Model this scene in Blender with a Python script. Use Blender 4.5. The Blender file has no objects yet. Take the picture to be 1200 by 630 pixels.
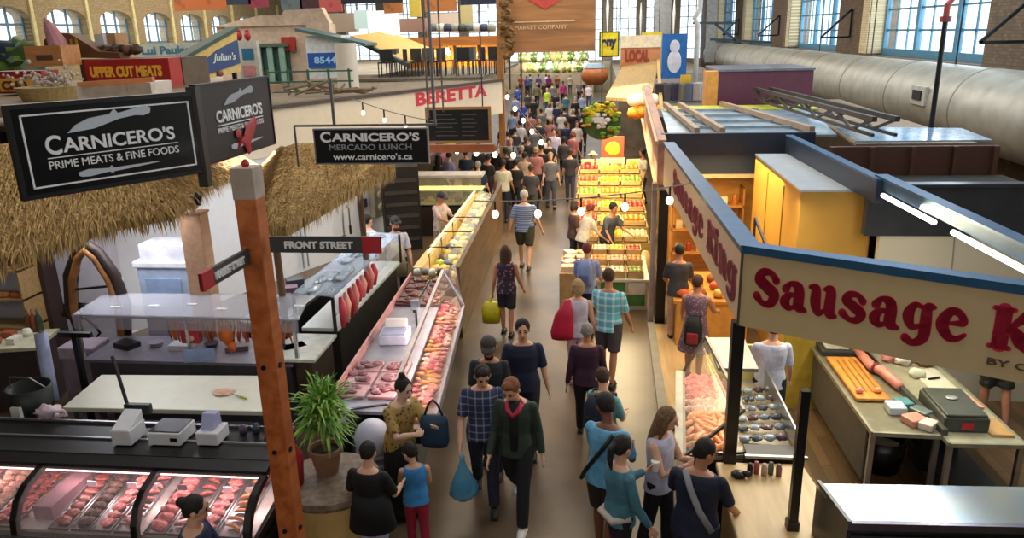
import bpy, bmesh, math, random
from mathutils import Vector, Matrix, Euler, noise
random.seed(11)
R = math.radians
SC = bpy.context.scene
COL = SC.collection
# ---------------------------------------------------------------- camera (on the mezzanine, 4.9 m above the hall floor)
HC, FPX = 4.9, 898.0
TH, PSI, RO = R(17.1), R(6.7), R(-1.44)
FW = Vector((-math.sin(PSI)*math.cos(TH), math.cos(PSI)*math.cos(TH), -math.sin(TH)))
_r = Vector((math.cos(PSI), math.sin(PSI), 0)); _u = _r.cross(FW)
RT = _r*math.cos(RO)+_u*math.sin(RO); UP = -_r*math.sin(RO)+_u*math.cos(RO)
cam = bpy.data.objects.new('camera', bpy.data.cameras.new('camera')); COL.objects.link(cam)
m = Matrix((RT, UP, -FW)).transposed().to_4x4(); m.translation = (0, 0, HC); cam.matrix_world = m
cam.data.sensor_width = 36; cam.data.lens = FPX/1200*36; cam.data.clip_end = 300
SC.camera = cam
def at(px, py, z=None, Y=None, X=None):
    """point of the place seen at that spot, at height z, at distance Y or at side X"""
    d = FW+RT*((px-600)/FPX)-UP*((py-315)/FPX)
    t = (z-HC)/d.z if z is not None else (Y/d.y if Y is not None else X/d.x)
    return Vector((0, 0, HC))+d*t
# ---------------------------------------------------------------- light
SC.view_settings.view_transform = 'Standard'; SC.view_settings.look = 'None'
SC.view_settings.gamma = 1; SC.view_settings.use_curve_mapping = False
SC.view_settings.exposure = 0.0
W = bpy.data.worlds.new('world'); SC.world = W; W.use_nodes = True
bg = W.node_tree.nodes['Background']; bg.inputs[0].default_value = (0.80, 0.92, 1.0, 1); bg.inputs[1].default_value = 2.2
def area(name, loc, size, power, col=(1, 1, 1), rot=(0, 0, 0), portal=False, spread=180):
    l = bpy.data.lights.new(name, 'AREA'); l.shape = 'RECTANGLE'; l.size, l.size_y = size
    l.energy = power; l.color = col; l.spread = R(spread)
    if portal: l.cycles.is_portal = True
    o = bpy.data.objects.new(name, l); COL.objects.link(o); o.location = loc; o.rotation_euler = [R(a) for a in rot]; return o
def point(name, loc, power, col=(1, .8, .5), r=.08):
    l = bpy.data.lights.new(name, 'POINT'); l.energy = power; l.color = col; l.shadow_soft_size = r
    o = bpy.data.objects.new(name, l); COL.objects.link(o); o.location = loc; return o
# hall lights high under the roof, warm at the stalls, daylight from the tall windows on the right
area('hall_light', (-1.0, 17, 9.2), (7, 8), 680, (1, .83, .62))
area('hall_light', (-2.0, 30, 9.2), (12, 10), 1700, (1, .9, .76))
area('hall_light', (-3.0, 46, 9.2), (16, 14), 2600, (1, .94, .86))
area('hall_light', (-16, 20, 9.2), (12, 12), 1300, (1, .93, .84))
area('hall_light', (-18, 42, 9.2), (12, 20), 2300, (1, .93, .84))
area('hall_light', (-5.5, 8, 9.2), (4, 4), 210, (.97, .94, .95))
area('hall_light', (2.5, 5.5, 9.2), (5, 4), 170, (.85, .92, 1))
area('hall_light', (5.5, 18, 9.2), (6, 10), 700, (.72, .86, 1))
area('rear_fill_light', (-1.5, -3.6, 6.6), (15, 3.6), 330, (1, .95, .88), (84, 0, 0))  # added fill from behind the camera; the back wall has no windows
for yy in (12, 25, 37.5): area('window_daylight', (11.2, yy, 6.2), (6.5, 4.4), 560, (.82, .92, 1), (90, 0, 90))
# ---------------------------------------------------------------- materials
MATS = {}
def rgb(c):
    if isinstance(c, str):
        c = c.lstrip('#'); c = [int(c[i:i+2], 16)/255 for i in (0, 2, 4)]
        c = [(v/12.92 if v <= .04045 else ((v+.055)/1.055)**2.4) for v in c]
    return (*c[:3], 1)
def mat(col, rough=.6, metal=0, kind='noise', col2=None, scale=6, amt=.18, emit=0, alpha=1, bump=0, key=None, trans=0, coat=0):
    k = (str(col), rough, metal, kind, str(col2), scale, amt, emit, alpha, bump, trans, coat)
    if k in MATS: return MATS[k]
    M = bpy.data.materials.new('material_%03d' % len(MATS)); M.use_nodes = True; N = M.node_tree.nodes; L = M.node_tree.links
    B = N['Principled BSDF']; B.inputs['Roughness'].default_value = rough; B.inputs['Metallic'].default_value = metal
    if coat: B.inputs['Coat Weight'].default_value = coat; B.inputs['Coat Roughness'].default_value = .1
    c1 = rgb(col); c2 = rgb(col2) if col2 is not None else tuple(v*(1-amt*1.6) for v in c1[:3])+(1,)
    tc = N.new('ShaderNodeTexCoord')
    def mix(a, b, f=None):
        x = N.new('ShaderNodeMix'); x.data_type = 'RGBA'; x.inputs[6].default_value = a; x.inputs[7].default_value = b
        if f is not None: L.new(f, x.inputs[0])
        return x
    def ramp(src, stops, interp='LINEAR'):
        r = N.new('ShaderNodeValToRGB'); r.color_ramp.interpolation = interp; e = r.color_ramp.elements
        while len(e) < len(stops): e.new(.5)
        for q, (p, c) in zip(e, stops): q.position = p; q.color = c
        L.new(src, r.inputs[0]); return r
    BW = lambda v: (v, v, v, 1)
    def out(sock): L.new(sock, B.inputs['Base Color']); return sock
    fac = None
    if kind == 'noise':
        n = N.new('ShaderNodeTexNoise'); n.inputs['Scale'].default_value = scale; n.inputs['Detail'].default_value = 4
        L.new(tc.outputs['Object'], n.inputs[0]); r = ramp(n.outputs[0], [(.3, BW(0)), (.7, BW(1))]); fac = r.outputs[0]
    elif kind == 'wood':
        mp = N.new('ShaderNodeMapping'); mp.inputs['Scale'].default_value = (scale, scale*.12, scale) ; L.new(tc.outputs['Object'], mp.inputs[0])
        n = N.new('ShaderNodeTexNoise'); n.inputs['Scale'].default_value = 4; n.inputs['Detail'].default_value = 6; n.inputs['Distortion'].default_value = .6
        L.new(mp.outputs[0], n.inputs[0]); fac = ramp(n.outputs[0], [(.35, BW(0)), (.65, BW(1))]).outputs[0]
    elif kind == 'woodx':
        mp = N.new('ShaderNodeMapping'); mp.inputs['Scale'].default_value = (scale*.12, scale, scale) ; L.new(tc.outputs['Object'], mp.inputs[0])
        n = N.new('ShaderNodeTexNoise'); n.inputs['Scale'].default_value = 4; n.inputs['Detail'].default_value = 6; n.inputs['Distortion'].default_value = .6
        L.new(mp.outputs[0], n.inputs[0]); fac = ramp(n.outputs[0], [(.35, BW(0)), (.65, BW(1))]).outputs[0]
    elif kind == 'plank':
        b = N.new('ShaderNodeTexBrick'); b.inputs['Scale'].default_value = scale; b.inputs['Color1'].default_value = c1; b.inputs['Color2'].default_value = c2
        b.inputs['Mortar'].default_value = tuple(v*.35 for v in c1[:3])+(1,); b.inputs['Mortar Size'].default_value = .01; b.inputs['Brick Width'].default_value = 3; b.inputs['Row Height'].default_value = .3
        mp = N.new('ShaderNodeMapping'); mp.inputs['Rotation'].default_value = (0, 0, R(90)); L.new(tc.outputs['Object'], mp.inputs[0]); L.new(mp.outputs[0], b.inputs[0]); out(b.outputs[0])
    elif kind in ('brick', 'brickx'):
        sx = N.new('ShaderNodeSeparateXYZ'); L.new(tc.outputs['Object'], sx.inputs[0]); cx = N.new('ShaderNodeCombineXYZ')
        L.new(sx.outputs[1 if kind == 'brick' else 0], cx.inputs[0]); L.new(sx.outputs[2], cx.inputs[1])
        b = N.new('ShaderNodeTexBrick'); b.inputs['Scale'].default_value = scale; b.inputs['Color1'].default_value = c1; b.inputs['Color2'].default_value = c2
        b.inputs['Mortar'].default_value = tuple(v*.5 for v in c1[:3])+(1,); b.inputs['Mortar Size'].default_value = .02
        L.new(cx.outputs[0], b.inputs[0]); out(b.outputs[0]); fac = None
    elif kind == 'spots':
        v = N.new('ShaderNodeTexVoronoi'); v.inputs['Scale'].default_value = scale; L.new(tc.outputs['Object'], v.inputs[0])
        fac = ramp(v.outputs['Distance'], [(.25, BW(1)), (.4, BW(0))]).outputs[0]
    elif kind == 'marble':
        n = N.new('ShaderNodeTexNoise'); n.inputs['Scale'].default_value = scale; n.inputs['Detail'].default_value = 6; n.inputs['Distortion'].default_value = 2.5
        L.new(tc.outputs['Object'], n.inputs[0]); fac = ramp(n.outputs[0], [(.46, BW(0)), (.5, BW(1)), (.54, BW(0))]).outputs[0]
    elif kind in ('hstripe', 'vstripe', 'plaid', 'panelx', 'panely'):
        ax = {'hstripe': (2,), 'vstripe': (0,), 'plaid': (0, 2), 'panelx': (0,), 'panely': (1,)}[kind]
        sx = N.new('ShaderNodeSeparateXYZ'); L.new(tc.outputs['Object'], sx.inputs[0]); fs = []
        for a in ax:
            mu = N.new('ShaderNodeMath'); mu.operation = 'MULTIPLY'; mu.inputs[1].default_value = scale; L.new(sx.outputs[a], mu.inputs[0])
            fr = N.new('ShaderNodeMath'); fr.operation = 'FRACT'; L.new(mu.outputs[0], fr.inputs[0])
            g = N.new('ShaderNodeMath'); g.operation = 'LESS_THAN'; g.inputs[1].default_value = amt if kind != 'noise' else .5; L.new(fr.outputs[0], g.inputs[0]); fs.append(g.outputs[0])
        if len(fs) == 2:
            ad = N.new('ShaderNodeMath'); ad.operation = 'ADD'; L.new(fs[0], ad.inputs[0]); L.new(fs[1], ad.inputs[1])
            h = N.new('ShaderNodeMath'); h.operation = 'MULTIPLY'; h.inputs[1].default_value = .5; L.new(ad.outputs[0], h.inputs[0]); fac = h.outputs[0]
        else: fac = fs[0]
        if col2 is None: c2 = tuple(v*.5 for v in c1[:3])+(1,)
    elif kind == 'thatch':
        mp = N.new('ShaderNodeMapping'); mp.inputs['Scale'].default_value = (scale, scale, scale*.12); L.new(tc.outputs['Object'], mp.inputs[0])
        n = N.new('ShaderNodeTexNoise'); n.inputs['Scale'].default_value = 2; n.inputs['Detail'].default_value = 5; L.new(mp.outputs[0], n.inputs[0])
        fac = ramp(n.outputs[0], [(.35, BW(0)), (.65, BW(1))]).outputs[0]
    if fac is not None:
        x = mix(c1, c2, fac); out(x.outputs[2])
        if bump:
            bp = N.new('ShaderNodeBump'); bp.inputs['Strength'].default_value = bump; bp.inputs['Distance'].default_value = .02; L.new(fac, bp.inputs['Height']); L.new(bp.outputs[0], B.inputs['Normal'])
    elif kind == 'plain': B.inputs['Base Color'].default_value = c1
    if emit: B.inputs['Emission Color'].default_value = c1; B.inputs['Emission Strength'].default_value = emit
    if alpha < 1: B.inputs['Alpha'].default_value = alpha
    if trans: B.inputs['Transmission Weight'].default_value = trans
    MATS[k] = M; return M
def glass(col='#dfe9ee', alpha=.16, rough=.04): return mat(col, rough, 0, 'plain', alpha=alpha)
STEEL = mat('#b9bcc0', .28, .9, amt=.08); DSTEEL = mat('#4a4c50', .35, .8, amt=.1); BLACK = mat('#17171a', .5, amt=.2)
MBLACK = mat('#0d0d10', .35, amt=.2); WHITE = mat('#e9e7e2', .5, amt=.04); CREAM = mat('#d9d0b8', .6, amt=.06); GLASS = glass()
CHROME = mat('#d8dadd', .15, 1, 'plain'); RED = mat('#b3202b', .5, amt=.1); SIGNW = mat('#e8e8e6', .5, 0, 'plain')
# ---------------------------------------------------------------- mesh building
class MB:
    def __init__(s): s.v = []; s.f = []
    def add(s, vs, fs):
        b = len(s.v); s.v += [Vector(v) for v in vs]; s.f += [[b+i for i in f] for f in fs]; return s
    def box(s, a, b, M=None):
        x0, y0, z0 = a; x1, y1, z1 = b
        vs = [Vector(p) for p in ((x0, y0, z0), (x1, y0, z0), (x1, y1, z0), (x0, y1, z0), (x0, y0, z1), (x1, y0, z1), (x1, y1, z1), (x0, y1, z1))]
        if M is not None: vs = [M @ v for v in vs]
        return s.add(vs, [(3, 2, 1, 0), (4, 5, 6, 7), (0, 1, 5, 4), (1, 2, 6, 5), (2, 3, 7, 6), (3, 0, 4, 7)])
    def hexa(s, p): return s.add(p, [(3, 2, 1, 0), (4, 5, 6, 7), (0, 1, 5, 4), (1, 2, 6, 5), (2, 3, 7, 6), (3, 0, 4, 7)])
    def bar(s, p, q, w=.04, h=None):
        p, q = Vector(p), Vector(q); h = h or w; d = (q-p).normalized(); up = Vector((0, 0, 1)) if abs(d.z) < .95 else Vector((0, 1, 0))
        x = d.cross(up).normalized(); y = x.cross(d).normalized(); r = []
        for c in (p, q): r += [c-x*w/2-y*h/2, c+x*w/2-y*h/2, c+x*w/2+y*h/2, c-x*w/2+y*h/2]
        return s.hexa(r)
    def tube(s, path, rad, seg=10, sq=1.0, cap=True, up=None):
        path = [Vector(p) for p in path]; n = len(path)
        if not isinstance(rad, (list, tuple)): rad = [rad]*n
        rings = []; prev = None
        for i, p in enumerate(path):
            d = (path[min(i+1, n-1)]-path[max(i-1, 0)]); d = d.normalized() if d.length > 1e-9 else Vector((0, 0, 1))
            if prev is None:
                u = Vector(up) if up else (Vector((1, 0, 0)) if abs(d.x) < .9 else Vector((0, 1, 0)))
                u = (u-d*u.dot(d)).normalized()
            else: u = (prev-d*prev.dot(d)).normalized()
            prev = u; w = d.cross(u); r = rad[i]
            ra, rb = (r if isinstance(r, (list, tuple)) else (r, r*sq))
            rings.append([p+u*(math.cos(2*math.pi*k/seg)*ra)+w*(math.sin(2*math.pi*k/seg)*rb) for k in range(seg)])
        vs = [v for r in rings for v in r]; fs = []
        for i in range(n-1):
            for k in range(seg): a = i*seg+k; b = i*seg+(k+1) % seg; fs.append((a, b, b+seg, a+seg))
        if cap: fs.append(tuple(range(seg-1, -1, -1))); fs.append(tuple((n-1)*seg+k for k in range(seg)))
        return s.add(vs, fs)
    def ell(s, c, r, M=None, nu=12, nv=8, jit=0):
        c = Vector(c); r = r if isinstance(r, (list, tuple)) else (r, r, r); vs = []; sd = random.random()*99
        for j in range(1, nv):
            t = math.pi*j/nv
            for i in range(nu):
                p = 2*math.pi*i/nu; v = Vector((math.sin(t)*math.cos(p), math.sin(t)*math.sin(p), math.cos(t)))
                if jit: v *= 1+jit*noise.noise(v*2.2+Vector((sd, 0, 0)))
                vs.append(v)
        vs += [Vector((0, 0, 1)), Vector((0, 0, -1))]; fs = []
        for j in range(nv-2):
            for i in range(nu): a = j*nu+i; b = j*nu+(i+1) % nu; fs.append((a, a+nu, b+nu, b))
        T = len(vs)-2
        for i in range(nu): fs.append((T, i, (i+1) % nu)); fs.append((T+1, (nv-2)*nu+(i+1) % nu, (nv-2)*nu+i))
        out = []
        for v in vs:
            w = Vector((v.x*r[0], v.y*r[1], v.z*r[2])); out.append((M @ w if M is not None else w)+c)
        return s.add(out, fs)
    def loft(s, secs, seg=20, p=2.0):
        """secs: (centre, half width x, half depth y) stacked sections"""
        vs = []; n = len(secs)
        for (c, a, b) in secs:
            for k in range(seg):
                t = 2*math.pi*k/seg; cx, sx = math.cos(t), math.sin(t)
                e = 2/p; vs.append(Vector(c)+Vector((math.copysign(abs(cx)**e, cx)*a, math.copysign(abs(sx)**e, sx)*b, 0)))
        fs = []
        for i in range(n-1):
            for k in range(seg): a = i*seg+k; b = i*seg+(k+1) % seg; fs.append((a, b, b+seg, a+seg))
        fs.append(tuple(range(seg-1, -1, -1))); fs.append(tuple((n-1)*seg+k for k in range(seg)))
        return s.add(vs, fs)
    def prism(s, poly, y0, y1, axis='y'):
        n = len(poly)
        if axis == 'y': vs = [(x, y0, z) for x, z in poly]+[(x, y1, z) for x, z in poly]
        elif axis == 'x': vs = [(y0, x, z) for x, z in poly]+[(y1, x, z) for x, z in poly]
        else: vs = [(x, z, y0) for x, z in poly]+[(x, z, y1) for x, z in poly]
        return s.add(vs, [tuple(range(n)), tuple(range(2*n-1, n-1, -1))]+[(i, i+n, (i+1) % n+n, (i+1) % n) for i in range(n)])
    def lathe(s, prof, c=(0, 0, 0), seg=20):
        vs = []
        for (r, z) in prof:
            for k in range(seg): t = 2*math.pi*k/seg; vs.append((c[0]+r*math.cos(t), c[1]+r*math.sin(t), c[2]+z))
        fs = []; n = len(prof)
        for i in range(n-1):
            for k in range(seg): a = i*seg+k; b = i*seg+(k+1) % seg; fs.append((a, b, b+seg, a+seg))
        fs.append(tuple(range(seg-1, -1, -1))); fs.append(tuple((n-1)*seg+k for k in range(seg)))
        return s.add(vs, fs)
    def mesh(s, name, mt=None, smooth=False):
        me = bpy.data.meshes.new(name); me.from_pydata([tuple(v) for v in s.v], [], s.f); me.validate()
        b = bmesh.new(); b.from_mesh(me); bmesh.ops.recalc_face_normals(b, faces=b.faces); b.to_mesh(me); b.free()
        if mt: me.materials.append(mt)
        if smooth:
            for p in me.polygons: p.use_smooth = True
        return me
def part(name, mb, mt, parent=None, smooth=False, bevel=0, label=None, kind=None):
    o = bpy.data.objects.new(name, mb.mesh(name, mt, smooth)); COL.objects.link(o)
    if parent is not None: o.parent = parent
    if bevel:
        b = o.modifiers.new('bevel', 'BEVEL'); b.width = bevel; b.segments = 2; b.limit_method = 'ANGLE'
    if label: o['label'] = label
    if kind: o['kind'] = kind
    return o
def tag(o, label, cat, group=None, kind=None):
    o['label'] = label; o['category'] = cat
    if group: o['group'] = group
    if kind: o['kind'] = kind
    return o
def thing(name, label, cat, loc=(0, 0, 0), rot=0, group=None):
    o = bpy.data.objects.new(name, None); o.empty_display_size = .1; COL.objects.link(o); o.location = loc; o.rotation_euler = (0, 0, R(rot)); return tag(o, label, cat, group)
def solo(name, mb, mt, label, cat, loc=(0, 0, 0), rot=0, group=None, **k):
    o = part(name, mb, mt, **k); o.location = loc; o.rotation_euler = (0, 0, R(rot)); return tag(o, label, cat, group)
def struct(name, mb, mt, parent=None, **k):
    o = part(name, mb, mt, parent, **k)
    if parent is None: o['kind'] = 'structure'
    return o
KIDS = {}
def dup(root, loc, rot=None, label=None, group=None, scale=None):
    r = root.copy(); COL.objects.link(r); r.location = loc
    if rot is not None: r.rotation_euler = rot if isinstance(rot, (tuple, list)) else (0, 0, R(rot))
    if scale: r.scale = (scale,)*3 if not isinstance(scale, (tuple, list)) else scale
    if label: r['label'] = label
    if group: r['group'] = group
    for ch in list(root.children):
        c = ch.copy(); COL.objects.link(c); c.parent = r
        for g in ch.children:
            d = g.copy(); COL.objects.link(d); d.parent = c
    return r
def text(s, w, h, parent, pos, mt, name='lettering', bold=0.0, depth=.012, shear=0, label=None, space=1.0):
    """letters standing in the local XZ plane facing -Y, lower left corner at pos, w wide and h high"""
    cu = bpy.data.curves.new('t', 'FONT'); cu.body = s; cu.size = 1; cu.extrude = .01; cu.offset = bold; cu.shear = shear; cu.resolution_u = 4; cu.space_character = space
    o = bpy.data.objects.new('t', cu); COL.objects.link(o)
    dg = bpy.context.evaluated_depsgraph_get(); me = bpy.data.meshes.new_from_object(o.evaluated_get(dg)); bpy.data.objects.remove(o)
    xs = [v.co.x for v in me.vertices]; ys = [v.co.y for v in me.vertices]
    x0, x1, y0, y1 = min(xs), max(xs), min(ys), max(ys)
    for v in me.vertices:
        v.co = Vector((pos[0]+(v.co.x-x0)/(x1-x0)*w, pos[1]-depth/2-v.co.z/.01*depth/2, pos[2]+(v.co.y-y0)/(y1-y0)*h))
    me.materials.clear(); me.materials.append(mt); q = bpy.data.objects.new(name, me); COL.objects.link(q); q.parent = parent
    if label: q['label'] = label
    return q
GL = {'S': [[(.88, .9, .24), (.66, 1.14, .18), (.34, 1.13, .27), (.2, .88, .34), (.5, .66, .36), (.82, .42, .36), (.7, .1, .27), (.36, .08, .18), (.12, .3, .26)]],
 'a': [[(.16, .7, .27), (.34, .9, .16), (.62, .84, .28), (.7, .6, .33), (.7, .18, .33), (.98, .06, .12)], [(.64, .55, .1), (.32, .5, .2), (.15, .27, .32), (.34, .07, .18), (.64, .2, .12)]],
 'u': [[(-.02, .9, .13), (.2, .86, .28), (.22, .4, .33), (.36, .08, .2), (.62, .24, .12)], [(.54, .9, .13), (.76, .86, .3), (.76, .18, .33), (1.0, .06, .12)]],
 's': [[(.82, .7, .22), (.62, .88, .16), (.34, .87, .22), (.22, .68, .28), (.5, .5, .3), (.8, .3, .3), (.66, .08, .22), (.36, .07, .16), (.12, .24, .24)]],
 'g': [[(.62, .84, .12), (.34, .88, .18), (.16, .55, .32), (.32, .2, .2), (.64, .3, .12)], [(.98, .9, .12), (.76, .84, .28), (.76, .3, .33), (.72, -.1, .3), (.42, -.3, .2), (.14, -.18, .24)]],
 'e': [[(.22, .48, .1), (.5, .52, .12), (.82, .6, .22), (.66, .85, .2), (.38, .86, .24), (.16, .48, .35), (.36, .12, .26), (.64, .06, .18), (.9, .22, .12)]],
 'K': [[(.24, 1.1, .36), (.24, .12, .36)], [(-.02, 1.14, .12), (.5, 1.14, .12)], [(-.02, .06, .12), (.5, .06, .12)], [(.38, .52, .12), (.62, .82, .18), (.9, 1.06, .34)], [(.5, .64, .18), (.76, .34, .36), (1.04, .08, .2)]],
 'i': [[(-.02, .88, .13), (.22, .84, .28), (.24, .18, .33), (.5, .06, .12)], [(.23, 1.2, .27), (.25, 1.2, .27)]],
 'n': [[(-.02, .88, .13), (.2, .84, .28), (.22, .06, .33)], [(.34, .66, .12), (.56, .88, .18), (.76, .66, .32), (.76, .18, .33), (1.0, .06, .12)]]}
def fat_text(word, x, z, sx, sz, parent, mt, y=-.012):
    for ch in word:
        b = MB()
        for st in GL[ch]:
            P = [Vector((p[0], p[1], p[2]*1.22)) for p in st]; Q = []
            for i in range(len(P)-1):
                a, p, q, c = P[max(i-1, 0)], P[i], P[i+1], P[min(i+2, len(P)-1)]
                for k in range(6): u = k/6; Q.append(.5*((2*p)+(q-a)*u+(2*a-5*p+4*q-c)*u*u+(3*p-a-3*q+c)*u**3))
            Q.append(P[-1]); W_ = lambda v: (x+v[0]*sx, z+v[1]*sz)
            for i, q in enumerate(Q): b.prism([W_((q.x+q.z/2*math.cos(R(30*k)), q.y+q.z*.46*math.sin(R(30*k)))) for k in range(12)], y, 0)
            for p, q in zip(Q, Q[1:]):
                d = Vector((q.x-p.x, q.y-p.y)); 
                if d.length < 1e-4: continue
                n = Vector((-d.y, d.x)).normalized()
                b.prism([W_((p.x+n.x*p.z/2, p.y+n.y*p.z*.46)), W_((q.x+n.x*q.z/2, q.y+n.y*q.z*.46)), W_((q.x-n.x*q.z/2, q.y-n.y*q.z*.46)), W_((p.x-n.x*p.z/2, p.y-n.y*p.z*.46))], y, 0)
        part('letter', b, mt, parent); x += sx*(.68 if ch == 'i' else 1.12)
def heading(A, B):
    """place and turn for something whose local +X runs from A to B"""
    A, B = Vector(A), Vector(B); return math.degrees(math.atan2(B.y-A.y, B.x-A.x)), (B-A).length
# ---------------------------------------------------------------- people
def remesh(mb, voxel, it=2, name='m'):
    o = bpy.data.objects.new('t', mb.mesh('t')); COL.objects.link(o)
    r = o.modifiers.new('r', 'REMESH'); r.mode = 'VOXEL'; r.voxel_size = voxel; r.use_smooth_shade = True
    if it: s = o.modifiers.new('s', 'SMOOTH'); s.factor = .5; s.iterations = it
    dg = bpy.context.evaluated_depsgraph_get(); me = bpy.data.meshes.new_from_object(o.evaluated_get(dg)); me.name = name
    old = o.data; bpy.data.objects.remove(o); bpy.data.meshes.remove(old); return me
def rotv(v, ax, a): return Matrix.Rotation(R(a), 3, ax) @ v
SKIN = {'fair': '#d9a68a', 'tan': '#b98062', 'brown': '#7b4e36', 'pale': '#e6bfa6', 'dark': '#4d3022'}
HAIR = {'dark': '#1d1613', 'brown': '#4a2f20', 'blond': '#b89a6c', 'grey': '#9a958c', 'ginger': '#8a5232', 'lightbrown': '#7d5d3f', 'white': '#d0ccc4', 'red': '#7c3329'}
def person(label, head=None, h=1.75, yaw=0, loc=None, top='#33405a', top2=None, pat='noise', psc=14, pamt=.2, sleeve='short', bottom='#20222b', bot2=None, bpat='noise', legs='long',
           hair='brown', style='short', skin='fair', lean=0, leg=((8, 6), (-8, 4)), arm=((6, 6, 12, 0), (6, 6, 12, 0)), hd=(0, 0), lod=1, wd=1.0, hs=1.0, shoe='#26221f', hat=None,
           apron=None, group=None, vest=False, sit=0, open_jacket=None):
    s = h/1.75
    if loc is None: loc = at(head[0], head[1], z=h*math.cos(R(lean)*.5)); loc.z = 0
    root = thing('person', label, 'person', loc, yaw, group); near = lod == 1
    vx = {1: .0085, 2: .016, 3: .026}[lod]; seg = {1: 14, 2: 10, 3: 8}[lod]
    skm = mat(SKIN[skin], .55, amt=.06); V = Vector
    # hips: lowest foot on the ground
    def legpts(side, f, k):
        hip = V((.088*side*wd, 0, 0)); d1 = rotv(V((0, 0, -1)), 'X', -f); knee = hip+d1*.43; d2 = rotv(V((0, 0, -1)), 'X', -(f-k)); return [hip, knee, knee+d2*.41]
    LP = [legpts(1, *leg[0]), legpts(-1, *leg[1])]
    pz = .085-min(p[2].z for p in LP); pel = V((0, 0, pz))
    LP = [[q+pel for q in p] for p in LP]
    Mt = Matrix.Rotation(R(lean), 3, 'X')               # lean forward (towards -Y)
    tp = lambda v: pel+Mt @ V(v)
    tors = [((0, .005, -.09), .125*wd, .095), ((0, .0, -.02), .165*wd, .112), ((0, -.0, .06), .158*wd, .108), ((0, 0, .15), .135*wd, .095), ((0, 0, .25), .146*wd, .103),
            ((0, 0, .35), .158*wd, .11), ((0, .005, .42), .15*wd, .095), ((0, .008, .465), .115*wd, .075), ((0, .005, .5), .06, .055)]
    def loft_t(mb, secs, dx=0, a=0, b=99):
        q = []; 
        vs = []; fs = []; sg = seg+6; n = 0
        for i, (c, x, y) in enumerate(secs):
            if not (a <= i < b): continue
            for k in range(sg):
                t = 2*math.pi*k/sg; cx, sn = math.cos(t), math.sin(t)
                vs.append(tp((c[0]+math.copysign(abs(cx)**.85, cx)*(x+dx), c[1]+math.copysign(abs(sn)**.85, sn)*(y+dx), c[2])))
            n += 1
        for i in range(n-1):
            for k in range(sg): A = i*sg+k; B = i*sg+(k+1) % sg; fs.append((A, B, B+sg, A+sg))
        fs.append(tuple(range(sg-1, -1, -1))); fs.append(tuple((n-1)*sg+k for k in range(sg)))
        mb.add(vs, fs)
    # arms
    AP = []
    for side, (fl, ab, el, inn) in ((1, arm[0]), (-1, arm[1])):
        sh = tp((.166*side*wd, .006, .415)); d1 = rotv(V((0, 0, -1)), 'X', -fl); d1 = Matrix.Rotation(R(-ab*side), 3, 'Y') @ d1
        e = sh+d1*.285; d2 = rotv(V((0, 0, -1)), 'X', -(fl+el)); d2 = Matrix.Rotation(R(-ab*side), 3, 'Y') @ d2; d2 = Matrix.Rotation(R(-inn*side), 3, 'Z') @ d2
        AP.append([sh, e, e+d2*.25, d2])
    # head
    nk = tp((0, .005, .50)); Mh = Matrix.Rotation(R(hd[0]), 3, 'Z') @ Matrix.Rotation(R(lean*.35+hd[1]), 3, 'X')
    hc = nk+Mh @ V((0, -.02, .155*(.6+.4*hs))); 
    H = lambda x, y, z: hc+Mh @ (V((x, y, z))*hs)
    b = MB(); loft_t(b, tors)
    for p in LP:
        b.tube([p[0]+V((0, 0, .03)), p[0].lerp(p[1], .35), p[1], p[1].lerp(p[2], .35), p[2]+V((0, 0, .01))], [.088*wd, .078*wd, .052, .053, .036], seg)
        b.ell(p[2]+V((0, -.05, -.045)), (.04, .11, .035))
    hands = []
    for side, p in zip((1, -1), AP):
        b.ell(p[0], .046, nu=seg); b.tube([p[0], p[0].lerp(p[1], .5), p[1], p[1].lerp(p[2], .35), p[2]], [.05, .044, .036, .036, .025], seg)
        d = p[3]; sd = d.cross(V((0, 1, 0))); sd = V((1, 0, 0)) if sd.length < .2 else sd.normalized(); fw_ = sd.cross(d).normalized()
        palm = p[2]+d*.05; b.tube([p[2], p[2]+d*.03, p[2]+d*.085], [(.024, .018), (.036, .016), (.038, .013)], 8, up=fw_)
        if near:
            for i, ln in enumerate((.062, .072, .068, .052)):
                o = p[2]+d*.08+fw_*(.028-.019*i)
                b.tube([o, o+d*ln*.5, o+d*ln*.8-sd*side*.018], [.0095, .009, .008], 6)
            o = p[2]+d*.03+fw_*.03; b.tube([o, o+d*.025+fw_*.022, o+d*.055+fw_*.024], [.012, .011, .009], 6)
        else: b.ell(p[2]+d*.11, (.03, .03, .045))
        hands.append(p[2]+d*.1)
    b.tube([nk+V((0, 0, -.04)), nk.lerp(hc, .5), hc+Mh @ V((0, .01, -.02))], [.056, .052, .05], seg)
    b.ell(H(0, .005, .02), (.076*hs, .095*hs, .098*hs), Mh); b.ell(H(0, -.022, -.045), (.056*hs, .066*hs, .068*hs), Mh)
    if lod < 3:
        b.tube([H(0, -.085, .025), H(0, -.112, -.022)], [.008*hs, .016*hs], 6)
        for sx in (-1, 1): b.ell(H(.079*sx, .012, -.005), (.012*hs, .02*hs, .032*hs), Mh)
    def fin(me, name, mt, par=None):
        for v in me.vertices: v.co = v.co*s
        me.materials.clear(); me.materials.append(mt)
        for pl in me.polygons: pl.use_smooth = True
        o = bpy.data.objects.new(name, me); COL.objects.link(o); o.parent = par or root; return o
    bod = fin(remesh(b, vx, 2), 'body', skm)
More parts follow.
